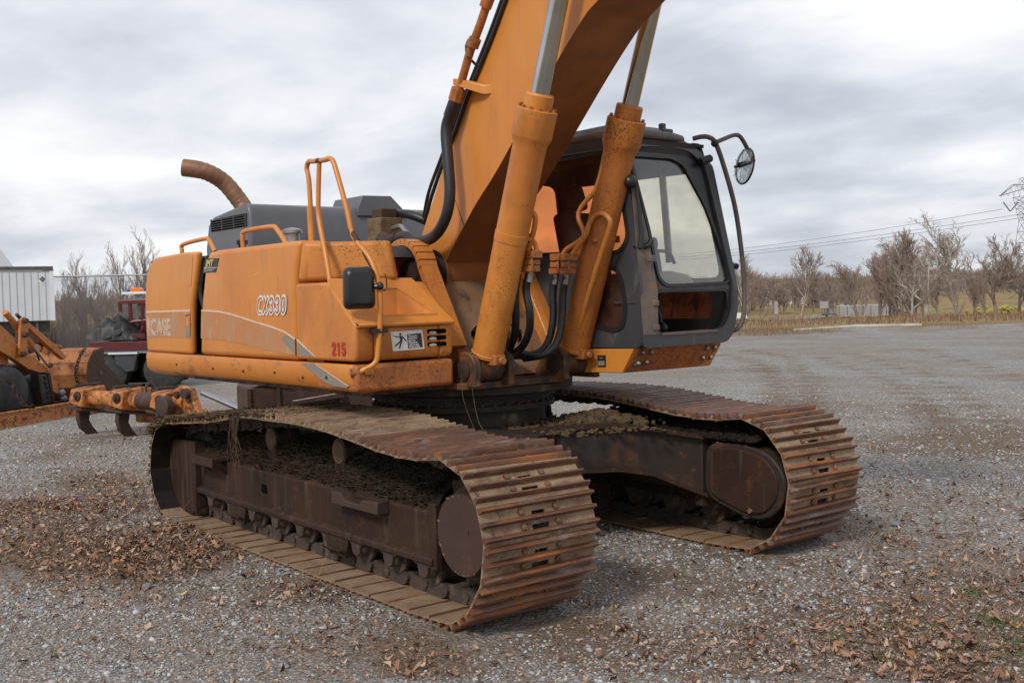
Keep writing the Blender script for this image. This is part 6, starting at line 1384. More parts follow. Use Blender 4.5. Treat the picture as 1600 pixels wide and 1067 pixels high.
for x_ in (1.6, 2.9, 13.0, 14.2):
    b = B(); b.lathe((x_, -.02, .52), (0, 1, 0), [(0, .4), (.05, .52), (.5, .52), (.55, .4)], 16); obj('wheel', b, 'tyre', sm)
b = B(); b.box(17.1, 18.2, .1, 2.4, .9, 2.9); b.hexa([(18.2, .2, .9), (20.0, .3, .9), (20.0, 2.2, .9), (18.2, 2.3, .9), (18.2, .2, 2.2), (19.9, .4, 1.9), (19.9, 2.1, 1.9), (18.2, 2.3, 2.2)]); tc2 = obj('tractor_cab', b, 'cab_blue', sm, .08)
b = B(); b.hexa([(18.0, .05, 2.2), (18.7, .1, 2.2), (18.7, 2.4, 2.2), (18.0, 2.45, 2.2), (17.6, .05, 3.1), (18.3, .1, 2.85), (18.3, 2.4, 2.85), (17.6, 2.45, 3.1)]); obj('tractor_roof', b, 'white_trim', tc2)
b = B(); b.box(12.5, 18.0, .5, 2.0, .75, 1.0); obj('chassis', b, 'trailer_dark', sm)
for x_ in (16.9, 19.4):
    b = B(); b.lathe((x_, .0, .52), (0, 1, 0), [(0, .4), (.05, .52), (.45, .52), (.5, .4)], 16); obj('wheel', b, 'tyre', sm)
# dark pickup on the road
pk = local('pickup_truck', 1288, 352, 'dark pickup truck driving on the road behind the semi-trailer', 'car', .05); pk.location.z += .35
b = B(); b.hexa([(0, 0, .5), (5.6, 0, .5), (5.6, 1.9, .5), (0, 1.9, .5), (0, .05, 1.15), (5.5, .05, 1.05), (5.5, 1.85, 1.05), (0, 1.85, 1.15)]); b.hexa([(1.7, .1, 1.1), (4.1, .1, 1.1), (4.1, 1.8, 1.1), (1.7, 1.8, 1.1), (2.0, .25, 1.85), (3.5, .25, 1.85), (3.5, 1.65, 1.85), (2.0, 1.65, 1.85)]); bd = obj('body', b, 'cab_blue', pk, .05)
b = B(); b.hexa([(2.0, .08, 1.2), (3.8, .08, 1.2), (3.8, .12, 1.2), (2.0, .12, 1.2), (2.15, .20, 1.75), (3.4, .20, 1.75), (3.4, .24, 1.75), (2.15, .24, 1.75)]); obj('window', b, 'bare_steel', bd)
for x_ in (1.0, 4.6):
    b = B(); b.lathe((x_, -.05, .38), (0, 1, 0), [(0, .3), (.04, .38), (.25, .38)], 16); obj('wheel', b, 'tyre', pk)
# road sign boards
for (u, dep_, w, h, lab) in ((1289, 400, 3.2, 2.6, 'grey sign board seen from behind above the pickup'), (1214, 300, 1.0, 3.6, 'slim grey sign post left of the lone slim tree')):
    s_ = local('road_sign', u, dep_, lab, 'sign'); b = B(); b.box(-w/2, w/2, 0, .12, 2.2, 2.2+h); obj('sign_board', b, 'trailer_grey', s_)
    b = B()
    for x_ in (-w*.3, w*.3): b.box(x_-.08, x_+.08, .12, .25, -.3, 2.2+h)
    obj('sign_post', b, 'galvanised', s_)
# far white barn
bn = local('white_barn', 1226, 560, 'small white barn half hidden among the far trees', 'barn'); b = B(); b.box(-10, 10, 0, 9, 0, 4.2); obj('wall', b, 'white_trim', bn); b = B(); b.prism([(-.5, 4.2), (4.5, 7.5), (9.5, 4.2)], 'x', -10.5, 10.5); obj('roof', b, 'trailer_grey', bn)
# white van by the yard edge, behind the grab bar
vn = local('white_truck', 1152, 340, 'small white truck glimpsed between the cab and the grab bar', 'truck'); b = B(); b.box(0, 2.0, 0, 2, .5, 2.6); b.hexa([(2.0, 0, .5), (3.6, 0, .5), (3.6, 2, .5), (2.0, 2, .5), (2.0, .1, 2.4), (2.9, .1, 2.4), (2.9, 1.9, 2.4), (2.0, 1.9, 2.4)]); bd = obj('body', b, 'white_trim', vn, .06)
b = B(); b.box(2.15, 2.8, -.02, .02, 1.5, 2.2); obj('window', b, 'black_plastic', bd)
for x_ in (.7, 2.9):
    b = B(); b.lathe((x_, -.06, .45), (0, 1, 0), [(0, .35), (.05, .45), (.3, .45)], 14); obj('wheel', b, 'tyre', vn)
# pale timber lying along the yard edge
a = DL(47.6, (1240-800)/F_PX*47.6); c = DL(49.2, (1440-800)/F_PX*49.2); b = B(); b.tube([(a.x, a.y, .16), ((a.x+c.x)/2, (a.y+c.y)/2, .24), (c.x, c.y, .20)], [.085, .095, .08], 10); lg = obj('timber', b, 'log_white'); tag(lg, 'long pale timber lying along the far edge of the gravel', 'log')
# yellow shrubs in the low field
for i, (u, sx_) in enumerate(((1545, 1.0), (1590, .9), (1566, .6))):
    lat = (u-800)/F_PX*210; p = DL(210, lat); z0 = ground_z(210, lat); b = B()
    for _ in range(160): b.ball((p.x+random.gauss(0, 1.4*sx_), p.y+random.gauss(0, 1.4*sx_), z0+abs(random.gauss(.7, .45))), random.uniform(.15, .4), 6, 4, .4)
    o = obj('yellow_shrub', b, 'sedge_yellow'); tag(o, ('broad yellow shrub below the spreading tree', 'yellow shrub at the right edge of the photo', 'small yellow shrub between the two broad ones')[i], 'shrub')
# evergreen among the far trees
lat = (1278-800)/F_PX*500; p = DL(500, lat); z0 = ground_z(500, lat); ev = empty('evergreen_tree', (p.x, p.y, z0)); tag(ev, 'dark evergreen tree among the far bare trees', 'tree')
b = B()
for _ in range(420):
    t = random.random(); r_ = 3.0*(1-t*.8); a = random.random()*6.283; b.ball((math.cos(a)*r_*random.random()**.5, math.sin(a)*r_*random.random()**.5, 3+t*10), random.uniform(.3, .7), 6, 4, .4)
obj('crown', b, 'evergreen', ev); b = B(); b.tube([(0, 0, 0), (0, 0, 8)], [.3, .1], 8); obj('trunk', b, 'bark_brown', ev)
# lattice pylon
PD = 420; lat = (1604-800)/F_PX*PD; p = DL(PD, lat); z0 = ground_z(PD, lat)
py_ = empty('power_pylon', (p.x, p.y, z0)); py_.rotation_euler = (0, 0, math.atan2(RH.y, RH.x)+.35); tag(py_, 'tall steel lattice pylon cut off by the right edge of the photo', 'pylon')
HZ = 1.857+(447-278)/F_PX*PD-z0
def lattice(b, c0, c1, n, r_):
    """c0, c1: four bottom and four top corners"""
    c0, c1 = [np.array(q, float) for q in c0], [np.array(q, float) for q in c1]
    for i in range(4): b.tube([c0[i], c1[i]], r_*1.5, 4)
    for k in range(n):
        t0, t1 = k/n, (k+1)/n
        for i in range(4):
            j = (i+1) % 4; A = c0[i]*(1-t0)+c1[i]*t0; Bq = c0[j]*(1-t0)+c1[j]*t0; Cq = c0[i]*(1-t1)+c1[i]*t1; Dq = c0[j]*(1-t1)+c1[j]*t1
            b.tube([A, Dq], r_, 3); b.tube([Bq, Cq], r_, 3); b.tube([Cq, Dq], r_, 3)
sq = lambda w, z_: [(-w, -w, z_), (w, -w, z_), (w, w, z_), (-w, w, z_)]
hz = HZ-7.5
b = B(); lattice(b, sq(4.2, 0), sq(1.6, hz-9), 7, .075); lattice(b, sq(1.6, hz-9), sq(3.0, hz), 4, .07); obj('tower_body', b, 'pylon_steel', py_, smooth=False)
b = B(); lattice(b, [(-12.5, -.2, hz+.1), (12.5, -.2, hz+.1), (12.5, .2, hz+.1), (-12.5, .2, hz+.1)], [(-5.5, -.8, hz+4.6), (5.5, -.8, hz+4.6), (5.5, .8, hz+4.6), (-5.5, .8, hz+4.6)], 1, .08)
for k in range(9):
    x0 = -11+22*k/8; x1 = x0+2.75/2; b.tube([(x0, 0, hz+.1), (min(x1, 11), 0, hz+min(4.6, 4.6*max(0, (12.5-abs(x1))/7)))], .06, 3); b.tube([(min(x1, 11), 0, hz+min(4.6, 4.6*max(0, (12.5-abs(x1))/7))), (min(x0+2.75, 12), 0, hz+.1)], .06, 3)
obj('cross_arm', b, 'pylon_steel', py_, smooth=False)
b = B(); lattice(b, sq(1.6, hz+4.6), sq(1.3, hz+7.2), 1, .06); obj('tower_peak', b, 'pylon_steel', py_, smooth=False)
for x0 in (-11.5, 3.0):
    b = B(); b.tube([(x0+.8, 0, hz-2.2), (x0+4.0, 0, hz-5.6)], .20, 6); b.tube([(x0+8.0, 0, hz-2.2), (x0+4.2, 0, hz-5.6)], .20, 6); b.tube([(x0-.6, 0, hz+.1), (x0+.8, 0, hz-2.2)], .03, 3); obj('insulator_string', b, 'dark_trim', py_)
# conductors running off to the left, one wire each
for k, (v0, v1) in enumerate(((331, 386), (334, 390), (340, 394))):
    A = W(1600 if k else 1566, v0-(4 if k == 0 else 0), PD); Cc = W(1060, v1+12, 900); pts_ = []
    for i in range(25):
        t = i/24; q = A.lerp(Cc, t); q.z -= 6.0*(4*t*(1-t))*.35; pts_.append(tuple(q))
    b = B(); b.tube(pts_, [.075+.05*i/24 for i in range(25)], 4, False); o = obj('power_line', b, 'wire_grey'); tag(o, ('topmost power line running from the pylon', 'middle power line running from the pylon', 'lowest power line running from the pylon')[k], 'power line', 'power lines from the pylon')

# ================================================================== THINGS ON THE LEFT
# white storage trailer
TD = 49.0
pR = W(86, 500, TD); ang_ = math.atan2(RH.y, RH.x)
tr = empty('storage_trailer', (pR.x, pR.y, 0)); tr.rotation_euler = (0, 0, ang_+.44); tag(tr, 'white box trailer with ribbed side and grey diamond placard', 'trailer')
b = B(); b.box(-9, 0, 0, 2.6, 1.42, 3.72); bd = obj('body', b, 'white_metal', tr, .02)
b = B()
for k in range(30): x_ = -.33-.295*k; b.box(x_-.012, x_+.012, -.012, .0, 1.46, 3.60)
obj('panel_seams', b, 'trailer_grey', bd)
b = B(); b.box(-9.05, .02, -.02, 2.62, 3.62, 3.74); obj('top_rail', b, 'trailer_grey', bd); b = B(); b.box(-9.05, -.0, -.06, 2.66, 3.74, 3.86); b.box(-.45, -.05, -.07, -.03, 3.70, 3.80); obj('roof_edge', b, 'dark_trim', bd)
b = B(); b.box(-.16, .02, -.03, .06, 1.42, 3.65); obj('corner_post', b, 'white_trim', bd)
b = B(); b.box(-9, -.2, .6, 2.0, .9, 1.42); b.box(-.8, -.7, .1, .2, .0, 1.42); obj('chassis', b, 'dark_trim', tr)
b = B(); b.prism([(-.45-.14, 3.28), (-.45, 3.42), (-.45+.14, 3.28), (-.45, 3.14)], 'y', -.02, -.014); pl_ = obj('placard', b, 'dark_trim', bd, smooth=False)
b = B(); b.prism([(-.45-.20, 3.20), (-.45, 3.45), (-.45+.19, 3.26), (-.45-.02, 3.04)], 'y', -.013, -.008); obj('placard_holder', b, 'white_trim', pl_, smooth=False)
b = B(); b.prism([(-.45-.10, 3.28), (-.45, 3.38), (-.45+.10, 3.28), (-.45, 3.18)], 'y', -.026, -.021); obj('placard_face', b, 'galvanised', pl_, smooth=False)
for x_ in (-1.2, -2.4, -7.5):
    b = B(); b.lathe((x_, .0, .5), (0, 1, 0), [(0, .35), (.05, .5), (.5, .5)], 16); obj('wheel', b, 'tyre', tr)
# white fairing roof of a truck parked beyond the trailer
fq = W(-22, 440, 56); tf = empty('white_truck', (fq.x, fq.y, 0)); tf.rotation_euler = (0, 0, ang_); tag(tf, 'white sloped cab roof rising behind the box trailer at the left edge', 'truck')
b = B(); b.hexa([(-4, 0, 1), (.62, 0, 1), (.62, 2.4, 1), (-4, 2.4, 1), (-4, 0, 4.05), (.62, 0, 4.05), (.62, 2.4, 4.05), (-4, 2.4, 4.05)]); b.hexa([(-4, 0.05, 4.05), (.58, .05, 4.05), (.58, 2.35, 4.05), (-4, 2.35, 4.05), (-4, .3, 5.6), (-.35, .3, 5.5), (-.35, 2.1, 5.5), (-4, 2.1, 5.6)]); obj('cab', b, 'white_trim', tf, .08)
b = B(); b.lathe((.45, .1, 4.75), (1, 0, .2), [(0, .10), (.22, .14), (.24, .1)], 12); b.box(.3, .5, .05, .2, 4.55, 4.8); obj('horn', b, 'black_plastic', tf)
for x_ in (-3, -.4):
    b = B(); b.lathe((x_, .0, .52), (0, 1, 0), [(0, .4), (.05, .52), (.5, .52)], 16); obj('wheel', b, 'tyre', tf)
# chain link fence
fA = DL(41, (88-800)/F_PX*41); fB = DL(41, (330-800)/F_PX*41); FHH = 1.857+(483.5-430.5)/F_PX*41
fn_ = empty('chain_link_fence', (fA.x, fA.y, 0)); fn_.rotation_euler = (0, 0, ang_); tag(fn_, 'chain link fence with a thin grey top rail in front of the thicket', 'fence')
Lf = (fB-fA).length
b = B(); b.tube([(0, 0, FHH), (Lf, 0, FHH-.03)], .032, 8); obj('top_rail', b, 'galvanised', fn_)
b = B(); b.box(0, Lf, -.004, .004, .05, FHH); obj('mesh', b, 'chain_link', fn_, smooth=False)
for x_ in np.arange(2.6, Lf, 3.0): b = B(); b.cyl((x_, .04, -.1), (x_, .04, FHH), .022, 8); obj('fence_post', b, 'galvanised', fn_)

# red flatbed truck
TDp = 25.0
def plane3(dep_):
    return lambda u, v: np.array(W(u, v, dep_))
q0 = W(226, 530, TDp); rt = empty('red_truck', (q0.x, q0.y, 0)); rt.rotation_euler = (0, 0, ang_); tag(rt, 'red flatbed truck with a tarped load and an amber roof beacon', 'truck')
def T2(u, v):   # photo position to the truck's own axes (x to the right, z up) on its near side
    p = W(u, v, TDp)-Vector((q0.x, q0.y, 0)); return (p.dot(RH), p.z)
def tbox(b, u0, v0, u1, v1, y0, y1): (x0, z1), (x1, z0) = T2(u0, v0), T2(u1, v1); return b.box(x0, x1, y0, y1, z0, z1)
b = B(); tbox(b, 140, 535, 268, 546, 0, 2.3); tbox(b, 160, 523, 222, 528, .1, .2); tbox(b, 197, 528, 202, 535, .1, .2); obj('flatbed', b, 'red_paint', rt, .01)
b = B(); tbox(b, 150, 546, 262, 551, .1, .3); tbox(b, 168, 551, 214, 553, .0, .35); obj('bed_trim', b, 'white_metal', rt)
b = B(); p_ = [T2(u, v) for u, v in ((176, 553), (213, 551), (208, 580), (195, 583), (178, 570))]; b.prism(p_, 'y', .05, .6); obj('fuel_tank', b, 'cab_grey', rt, .03)
b = B(); tbox(b, 150, 550, 262, 600, .7, 1.6); tbox(b, 214, 555, 262, 590, .2, .7); obj('chassis', b, 'void_black', rt)
for u in (165, 250): (x_, z_) = T2(u, 590); b = B(); b.lathe((x_, .1, .42), (0, 1, 0), [(0, .3), (.05, .44), (.5, .44), (.55, .3)], 20); obj('wheel', b, 'tyre', rt)
b = B()
for pts in (((175, 472), (226, 468)), ((175, 472), (177, 488)), ((192, 472), (193, 505)), ((212, 470), (212, 506)), ((192, 504), (226, 500)), ((226, 468), (226, 535)), ((214, 510), (206, 527))):
    (x0, z0), (x1, z1) = T2(*pts[0]), T2(*pts[1]); b.tube([(x0, .5, z0), (x1, .5, z1)], .045, 6)
(x0, z0), (x1, z1) = T2(176, 470), T2(226, 474); b.box(x0, x1, .45, 1.6, z1, z0); obj('cab_guard', b, 'red_paint', rt)
b = B(); tbox(b, 194, 474, 226, 540, .9, 2.2); cbk = obj('cab', b, 'red_paint', rt, .05)
b = B(); tbox(b, 194, 476, 209, 497, .88, .9); tbox(b, 214, 475, 226, 498, .88, .9); obj('cab_window', b, 'bare_steel', cbk)
b = B(); tbox(b, 179, 456, 228, 458.5, .5, 1.3); b.tube([(T2(192, 458)[0], .9, T2(192, 458)[1]), (T2(192, 470)[0], .9, T2(192, 470)[1])], .05, 8); b.tube([(T2(200, 458)[0], .9, T2(200, 458)[1]), (T2(200, 470)[0], .9, T2(200, 470)[1])], .05, 8); b.tube([(T2(219, 458)[0], .9, T2(219, 458)[1]), (T2(219, 470)[0], .9, T2(219, 470)[1])], .04, 8); tbox(b, 187, 468, 226, 470.5, .6, 1.4); lb = obj('light_bar', b, 'white_trim', rt)
b = B(); p_ = [T2(u, v) for u, v in ((187, 456), (188, 450), (191, 448.5), (201, 448.5), (204, 451), (205, 456))]; b.prism(p_, 'y', .7, .95); obj('beacon', b, 'amber', lb, .02)
b = B(); (x0, z0) = T2(182, 454); b.ball((x0, .8, z0), (.05, .05, .05), 8, 6); (x0, z0) = T2(216, 454); b.ball((x0, .8, z0), (.07, .05, .05), 8, 6); obj('blue_lamp', b, 'blue_lens', lb)
# tarped load on the bed
vs = []; nu, nv_ = 26, 14; (xa, zb_), (xb, _z) = T2(134, 533), T2(214, 533)
topp = [(134, 520), (142, 505), (150, 499), (160, 494), (170, 492), (182, 495), (190, 502), (198, 512), (206, 520), (214, 531)]
for i in range(nu):
    u = 134+80*i/(nu-1); vt = np.interp(u, [p[0] for p in topp], [p[1] for p in topp]); x_, zt2 = T2(u, vt)
    for j in range(nv_):
        a = math.pi*j/(nv_-1); yy = .75-.75*math.cos(a); h = max(0, math.sin(a))**.5
        vs.append((x_+random.uniform(-.02, .02), yy+random.uniform(-.04, .04), zb_+(zt2-zb_)*h*(.93+.12*math.sin(i*.9+j*1.7))))
b = B(); b.add(vs, [(i*nv_+j, (i+1)*nv_+j, (i+1)*nv_+j+1, i*nv_+j+1) for i in range(nu-1) for j in range(nv_-1)])
tp = obj('tarped_load', b, 'tarp', smooth=True, ang=70); tp.location = rt.location; tp.rotation_euler = rt.rotation_euler; tag(tp, 'crumpled black tarp over a load on the red flatbed', 'tarp')
b = B(); p_ = [T2(u, v) for u, v in ((161, 526), (188, 514), (191, 518), (188, 522), (163, 531))]; b.prism(p_, 'y', -.02, .03); pl2 = obj('grey_plank', b, 'cab_grey', None, .01); pl2.location = rt.location; pl2.rotation_euler = rt.rotation_euler; tag(pl2, 'grey plank leaning on the tarp of the red truck', 'plank')

# orange equipment trailer: one long rusty beam seen edge on, with deck and jack post
a0 = np.array(W(-120, 645, 15.6)); a1 = np.array(W(255, 597, 21.8)); bd_ = a1-a0; bd_[2] = 0; Lb = np.linalg.norm(bd_); bd_ /= Lb; nb_ = np.array([-bd_[1], bd_[0], 0])
TR = empty('equipment_trailer', (a0[0], a0[1], 0)); TR.rotation_euler = (0, 0, math.atan2(bd_[1], bd_[0])); tag(TR, 'low equipment trailer with flaking orange side beam and jack post', 'trailer')
def TL(u, v, off=0.0):
    """photo position on the plane of the beam's near face, moved back by off, in the trailer's own axes"""
    d_ = _f+(u-800)/F_PX*_r+(533.5-v)/F_PX*_u; o_ = CAM-a0-nb_*off; t = -np.dot(o_, nb_)/np.dot(d_, nb_); p = CAM+d_*t-a0
    return np.array([np.dot(p, bd_), np.dot(p, nb_), p[2]])
zt0, zb0 = TL(60, 594)[2], TL(60, 619)[2]
b = B(); b.box(0, Lb-1.2, 0, .16, zb0, zt0); b.box(0, Lb-1.2, -.05, .16, zt0-.035, zt0); b.box(0, Lb-1.2, -.05, .16, zb0, zb0+.035)
b.hexa([(Lb-1.6, -.02, zb0+.05), (Lb, -.02, zb0+.12), (Lb, .16, zb0+.12), (Lb-1.6, .16, zb0+.05), (Lb-1.6, -.02, zt0+.10), (Lb, -.02, zb0+.24), (Lb, .16, zb0+.24), (Lb-1.6, .16, zt0+.10)]); bm2 = obj('side_beam', b, 'worn_yellow_steel', TR, .008)
b = B(); b.box(0, Lb-1.7, .16, 2.3, zt0-.12, zt0-.06); b.box(Lb-1.8, Lb-1.2, .2, 1.6, zb0+.06, zt0+.08); obj('deck', b, 'rust_brown', TR)
b = B(); b.box(0, Lb-2, 2.3, 2.45, zb0, zt0); obj('far_beam', b, 'worn_yellow_steel', TR)
b = B(); jx = TL(243, 610)[0]; b.cyl((jx, .3, .0), (jx, .3, zb0+.2), .085, 12); b.box(jx-.16, jx+.16, .12, .48, .0, .03); b.box(jx-.7, jx+.35, .1, .5, zb0+.04, zb0+.10); obj('jack_post', b, 'grimy_steel', TR)
b = B(); rx_ = TL(230, 591)[0]; b.tube([(rx_+.13*math.cos(t), -.04, zb0+.26+.13*math.sin(t)) for t in np.linspace(0, 6.283, 20)], .03, 6, False); obj('ring', b, 'rust_brown', TR)
for x_ in (2.2, 3.3):
    b = B(); b.lathe((x_, .5, .38), (0, 1, 0), [(0, .25), (.04, .38), (.3, .38)], 16); obj('wheel', b, 'tyre', TR)

# old loader on the trailer
LO = empty('loader', tuple(a0[:2])+(0,)); LO.rotation_euler = TR.rotation_euler; tag(LO, 'old rusty orange loader with raised linkage chained on the trailer', 'loader')
def lp(name, pts, off, th, m_, par=LO, bev=.008, label=None):
    b = B(); q = [TL(u, v, off) for u, v in pts]; b.prism3(q, (0, th, 0)); return obj(name, b, m_, par, bev, label=label)
arm = [(-40, 455), (0, 480), (42, 512), (71, 534), (80, 546), (68, 546), (43, 537), (20, 520), (0, 508), (-40, 488)]
lp('loader_arm', arm, .55, .12, 'loader_orange'); lp('loader_arm', [(-30, 452), (0, 471), (26, 495), (60, 520), (70, 534), (55, 530), (25, 505), (0, 485)], 1.7, .12, 'loader_orange')
lp('link_plate', [(31, 459), (36, 455), (43, 459), (44, 466), (39, 514), (35, 518), (29, 514)], .48, .05, 'loader_orange')
lp('link_plate', [(26, 464), (33, 458), (34, 466), (30, 498), (25, 495)], .75, .05, 'rust_brown')
lp('push_link', [(41, 462), (46, 466), (85, 500), (103, 519), (99, 524), (78, 506), (42, 471)], .50, .10, 'loader_orange')
lp('dump_link', [(76, 534), (81, 541), (91, 572), (89, 577), (82, 574), (73, 544)], .50, .06, 'loader_orange')
def lt(name, pts, off, r_, m_, par=LO, n=10, k=4): b = B(); b.tube(spline([TL(u, v, off) for u, v in pts], k), r_, n); return obj(name, b, m_, par)
lt('lift_cylinder', [(6, 447), (49, 500)], .62, .055, 'loader_orange'); lt('cylinder_rod', [(49, 500), (73, 533)], .62, .022, 'chrome'); lt('link_pin', [(24, 451), (31, 458)], .60, .03, 'rust_brown')
lt('hydraulic_hose', [(50, 498), (57, 497), (64, 502), (62, 510)], .60, .018, 'black_rubber'); lt('hydraulic_hose', [(40, 515), (52, 508), (60, 525)], .9, .018, 'black_rubber')
b = B()
for (u, v) in ((37, 461), (37, 483), (34, 513), (75, 532), (45, 508)): obj('link_pin', B().lathe(TL(u, v, .46), (0, -1, 0), [(0, .05), (.05, .045)], 10), 'rust_brown', LO)
pass
lp('engine_cover', [(-40, 500), (-10, 498), (10, 515), (14, 535), (0, 548), (-40, 555)], .7, .7, 'loader_orange')
lp('axle_housing', [(8, 530), (40, 528), (60, 545), (55, 552), (10, 550)], .8, .6, 'rust_brown', bev=.04)
lp('rear_plate', [(70, 500), (95, 502), (104, 524), (100, 556), (84, 556)], .95, .5, 'bucket_rust'); lp('bucket_stay', [(60, 506), (84, 500), (104, 512), (92, 530), (70, 522)], 1.4, .4, 'bucket_rust', bev=.03)
lp('rear_plate', [(-20, 526), (20, 540), (52, 548), (50, 590), (-20, 596)], .85, .5, 'void_black')
# digging chain on its boom
lp('digging_boom', [(61, 547), (75, 545), (82, 590), (67, 592)], .34, .12, 'cab_grey')
b = B()
for k in range(12):
    for (ua, va, ub, vb) in ((60, 546, 67, 592), (75, 544, 83, 590)):
        p = TL(ua+(ub-ua)*k/11, va+(vb-va)*k/11, .32); b.hexa([p+(-.035, 0, -.022), p+(.035, 0, -.03), p+(.035, .16, -.03), p+(-.035, .16, -.022), p+(-.03, 0, .022), p+(.03, 0, .018), p+(.03, .16, .018), p+(-.03, .16, .022)])
for k in range(6): p = TL(69+1.2*k, 550+7.5*k, .33); b.ball(p, (.05, .02, .04), 8, 6, .2)
obj('digging_chain', b, 'grimy_steel', LO)
# tyre seen edge on
b = B(); c_ = TL(16, 572, .35); b.lathe(c_+np.array([0, -.02, 0]), (0.12, 1, 0), [(0, .30), (.05, .40), (.10, .43), (.36, .43), (.42, .40), (.46, .3)], 32); ty = obj('tyre', b, 'tyre', LO)
b = B()
for k in range(20):
    a = 2*math.pi*k/20; 
    for s_ in (0, 1):
        aa = a+.12*s_; p = c_+np.array([.437*math.cos(aa), .10+.17*s_, .437*math.sin(aa)]); tx = np.array([-math.sin(aa), 0, math.cos(aa)])*.035; rx2 = np.array([math.cos(aa), 0, math.sin(aa)])*.03; w_ = np.array([0, .15, 0])+np.array([-math.sin(aa), 0, math.cos(aa)])*.10*(1 if s_ else -1)
        b.hexa([p-tx-rx2, p+tx-rx2, p+tx+w_-rx2, p-tx+w_-rx2, p-tx*.8+rx2, p+tx*.8+rx2, p+tx*.8+w_+rx2, p-tx*.8+w_+rx2])
obj('tread', b, 'tyre', ty)
# bucket
side = [(198, 573), (197, 569), (161, 531), (160, 508), (144, 512), (136, 530), (134, 548), (137, 566), (150, 582.5)]
P0 = [TL(u, v, .25) for u, v in side]; wv = np.array([-.45, 1.25, .0])
b = B(); b.prism3(P0, wv*.02); b.prism3([p+wv*.98 for p in P0], wv*.02)
shell = [P0[i] for i in (3, 4, 5, 6, 7, 8, 0)]
for i in range(len(shell)-1):
    a_, c2 = shell[i], shell[i+1]; d2 = np.array([-(c2[2]-a_[2]), 0, c2[0]-a_[0]]); d2 = d2/np.linalg.norm(d2)*.025
    b.hexa([a_, c2, c2+wv, a_+wv, a_-d2, c2-d2, c2+wv-d2, a_+wv-d2])
bk_ = obj('bucket', b, 'bucket_rust', LO, .0, ang=30)
b = B(); b.prism3([p-np.array([0, .012, 0]) for p in P0], (0, .010, 0)); obj('bucket_side', b, 'rust_brown', bk_)
b = B(); q = [TL(u, v, .235) for u, v in ((143, 526), (147, 523), (200, 571), (198, 575))]; b.prism3(q, (0, .02, 0)); obj('side_edge', b, 'rust_brown', bk_)
b = B(); b.bolt(TL(155, 546, .245), (0, -1, 0), .05, .02); obj('edge_bolt', b, 'clay', bk_)
# chains
def chain(pts, label, r_=.028):
    q = spline(pts, 12); Q = np.array(q); dd = np.r_[0, np.cumsum(np.linalg.norm(np.diff(Q, axis=0), axis=1))]; n_ = int(dd[-1]/.075); b = B()
    for k in range(n_):
        s_ = (k+.5)/n_*dd[-1]; c = np.array([np.interp(s_, dd, Q[:, i]) for i in range(3)]); c2 = np.array([np.interp(s_+.02, dd, Q[:, i]) for i in range(3)]); t = c2-c; t /= np.linalg.norm(t)+1e-9
        e1 = np.cross(t, (0, 1, 0.1)); e1 /= np.linalg.norm(e1); e2 = np.cross(t, e1); e = e1 if k % 2 else e2
        b.tube([c+t*.05*math.cos(a)+e*r_*math.sin(a) for a in np.linspace(0, 6.283, 9)], .0115, 5, False)
    o = obj('tie_down_chain', b, 'grimy_steel'); o.location = LO.location; o.rotation_euler = LO.rotation_euler; return tag(o, label, 'chain', 'tie-down chains')
chain([TL(131, 507, .20), TL(122, 522, .15), TL(117, 545, .12), TL(122, 562, .12), TL(138, 580, .12), TL(150, 588, .02)], 'rusty chain hanging across the back of the loader bucket')
chain([TL(150, 588, .0), TL(160, 586, -.05), TL(168, 590, -.06), TL(175, 597, -.06), TL(178, 592, -.06)], 'short heap of chain hooked over the trailer beam')
chain([TL(2, 551, .25), TL(14, 555, .2), TL(26, 575, .1), TL(37, 591, .0), TL(52, 594, -.06)], 'chain running from the loader tyre to the trailer beam')
for k, (u, v, m_, lab) in enumerate(((95, 574, 'galvanised', 'grey hydraulic fitting ball on the trailer deck, upper one'), (98, 583, 'galvanised', 'grey fitting ball on the trailer deck nearer the beam'), (107, 587, 'red_paint', 'small red scrap lying on the trailer deck'))):
    b = B(); p = TL(u, v, .15); b.ball((0, 0, 0), (.075, .06, .06) if k < 2 else (.11, .05, .03), 10, 7, .1); o = obj('fitting' if k < 2 else 'red_scrap', b, m_); pw_ = LO.matrix_basis @ Vector(p); pw_.z = max(pw_.z, zt0-.05); o.location = pw_; tag(o, lab, 'scrap')

# three-shank ripper standing on the gravel
RO = empty('ripper', tuple(G(186, 688))); RO.rotation_euler = (0, 0, math.atan2(.295, .955)); tag(RO, 'three-shank ripper in flaking yellow paint standing on the gravel', 'ripper')
bx = 0.955; 
shp = [(-.02, .70), (.20, .70), (.16, .50), (.07, .36), (.045, .24), (.10, .14), (.205, .02), (.17, .0), (.04, .02), (-.09, .13), (-.135, .28), (-.10, .45)]
for i, x_ in enumerate((-.93, 0.0, .93)):
    b = B(); b.prism([(y+.10, z) for y, z in shp], 'x', x_-.042, x_+.042); sh_ = obj('shank', b, 'rust_brown', RO, .012)
    b = B(); b.hexa([(x_-.16, -.06, .50), (x_+.16, -.06, .44), (x_+.16, .42, .36), (x_-.16, .42, .42), (x_-.15, -.02, .70), (x_+.15, -.02, .70), (x_+.15, .36, .74), (x_-.15, .36, .74)]); hd_ = obj('shank_holder', b, 'worn_yellow_steel', RO, .02)
    b = B(); b.hexa([(x_-.19, -.09, .44), (x_+.20, -.09, .40), (x_+.20, .48, .30), (x_-.19, .48, .34), (x_-.19, -.09, .47), (x_+.20, -.09, .43), (x_+.20, .48, .33), (x_-.19, .48, .37)]); b.box(x_-.03, x_+.03, -.05, .40, .735, .775); obj('holder_plate', b, 'rust_brown', hd_)
    b = B(); b.lathe((x_+.05, -.035, .60), (0, -1, 0), [(0, .075), (.03, .07), (.035, .03), (.06, .03)], 14); obj('pin', b, 'grimy_steel', hd_)
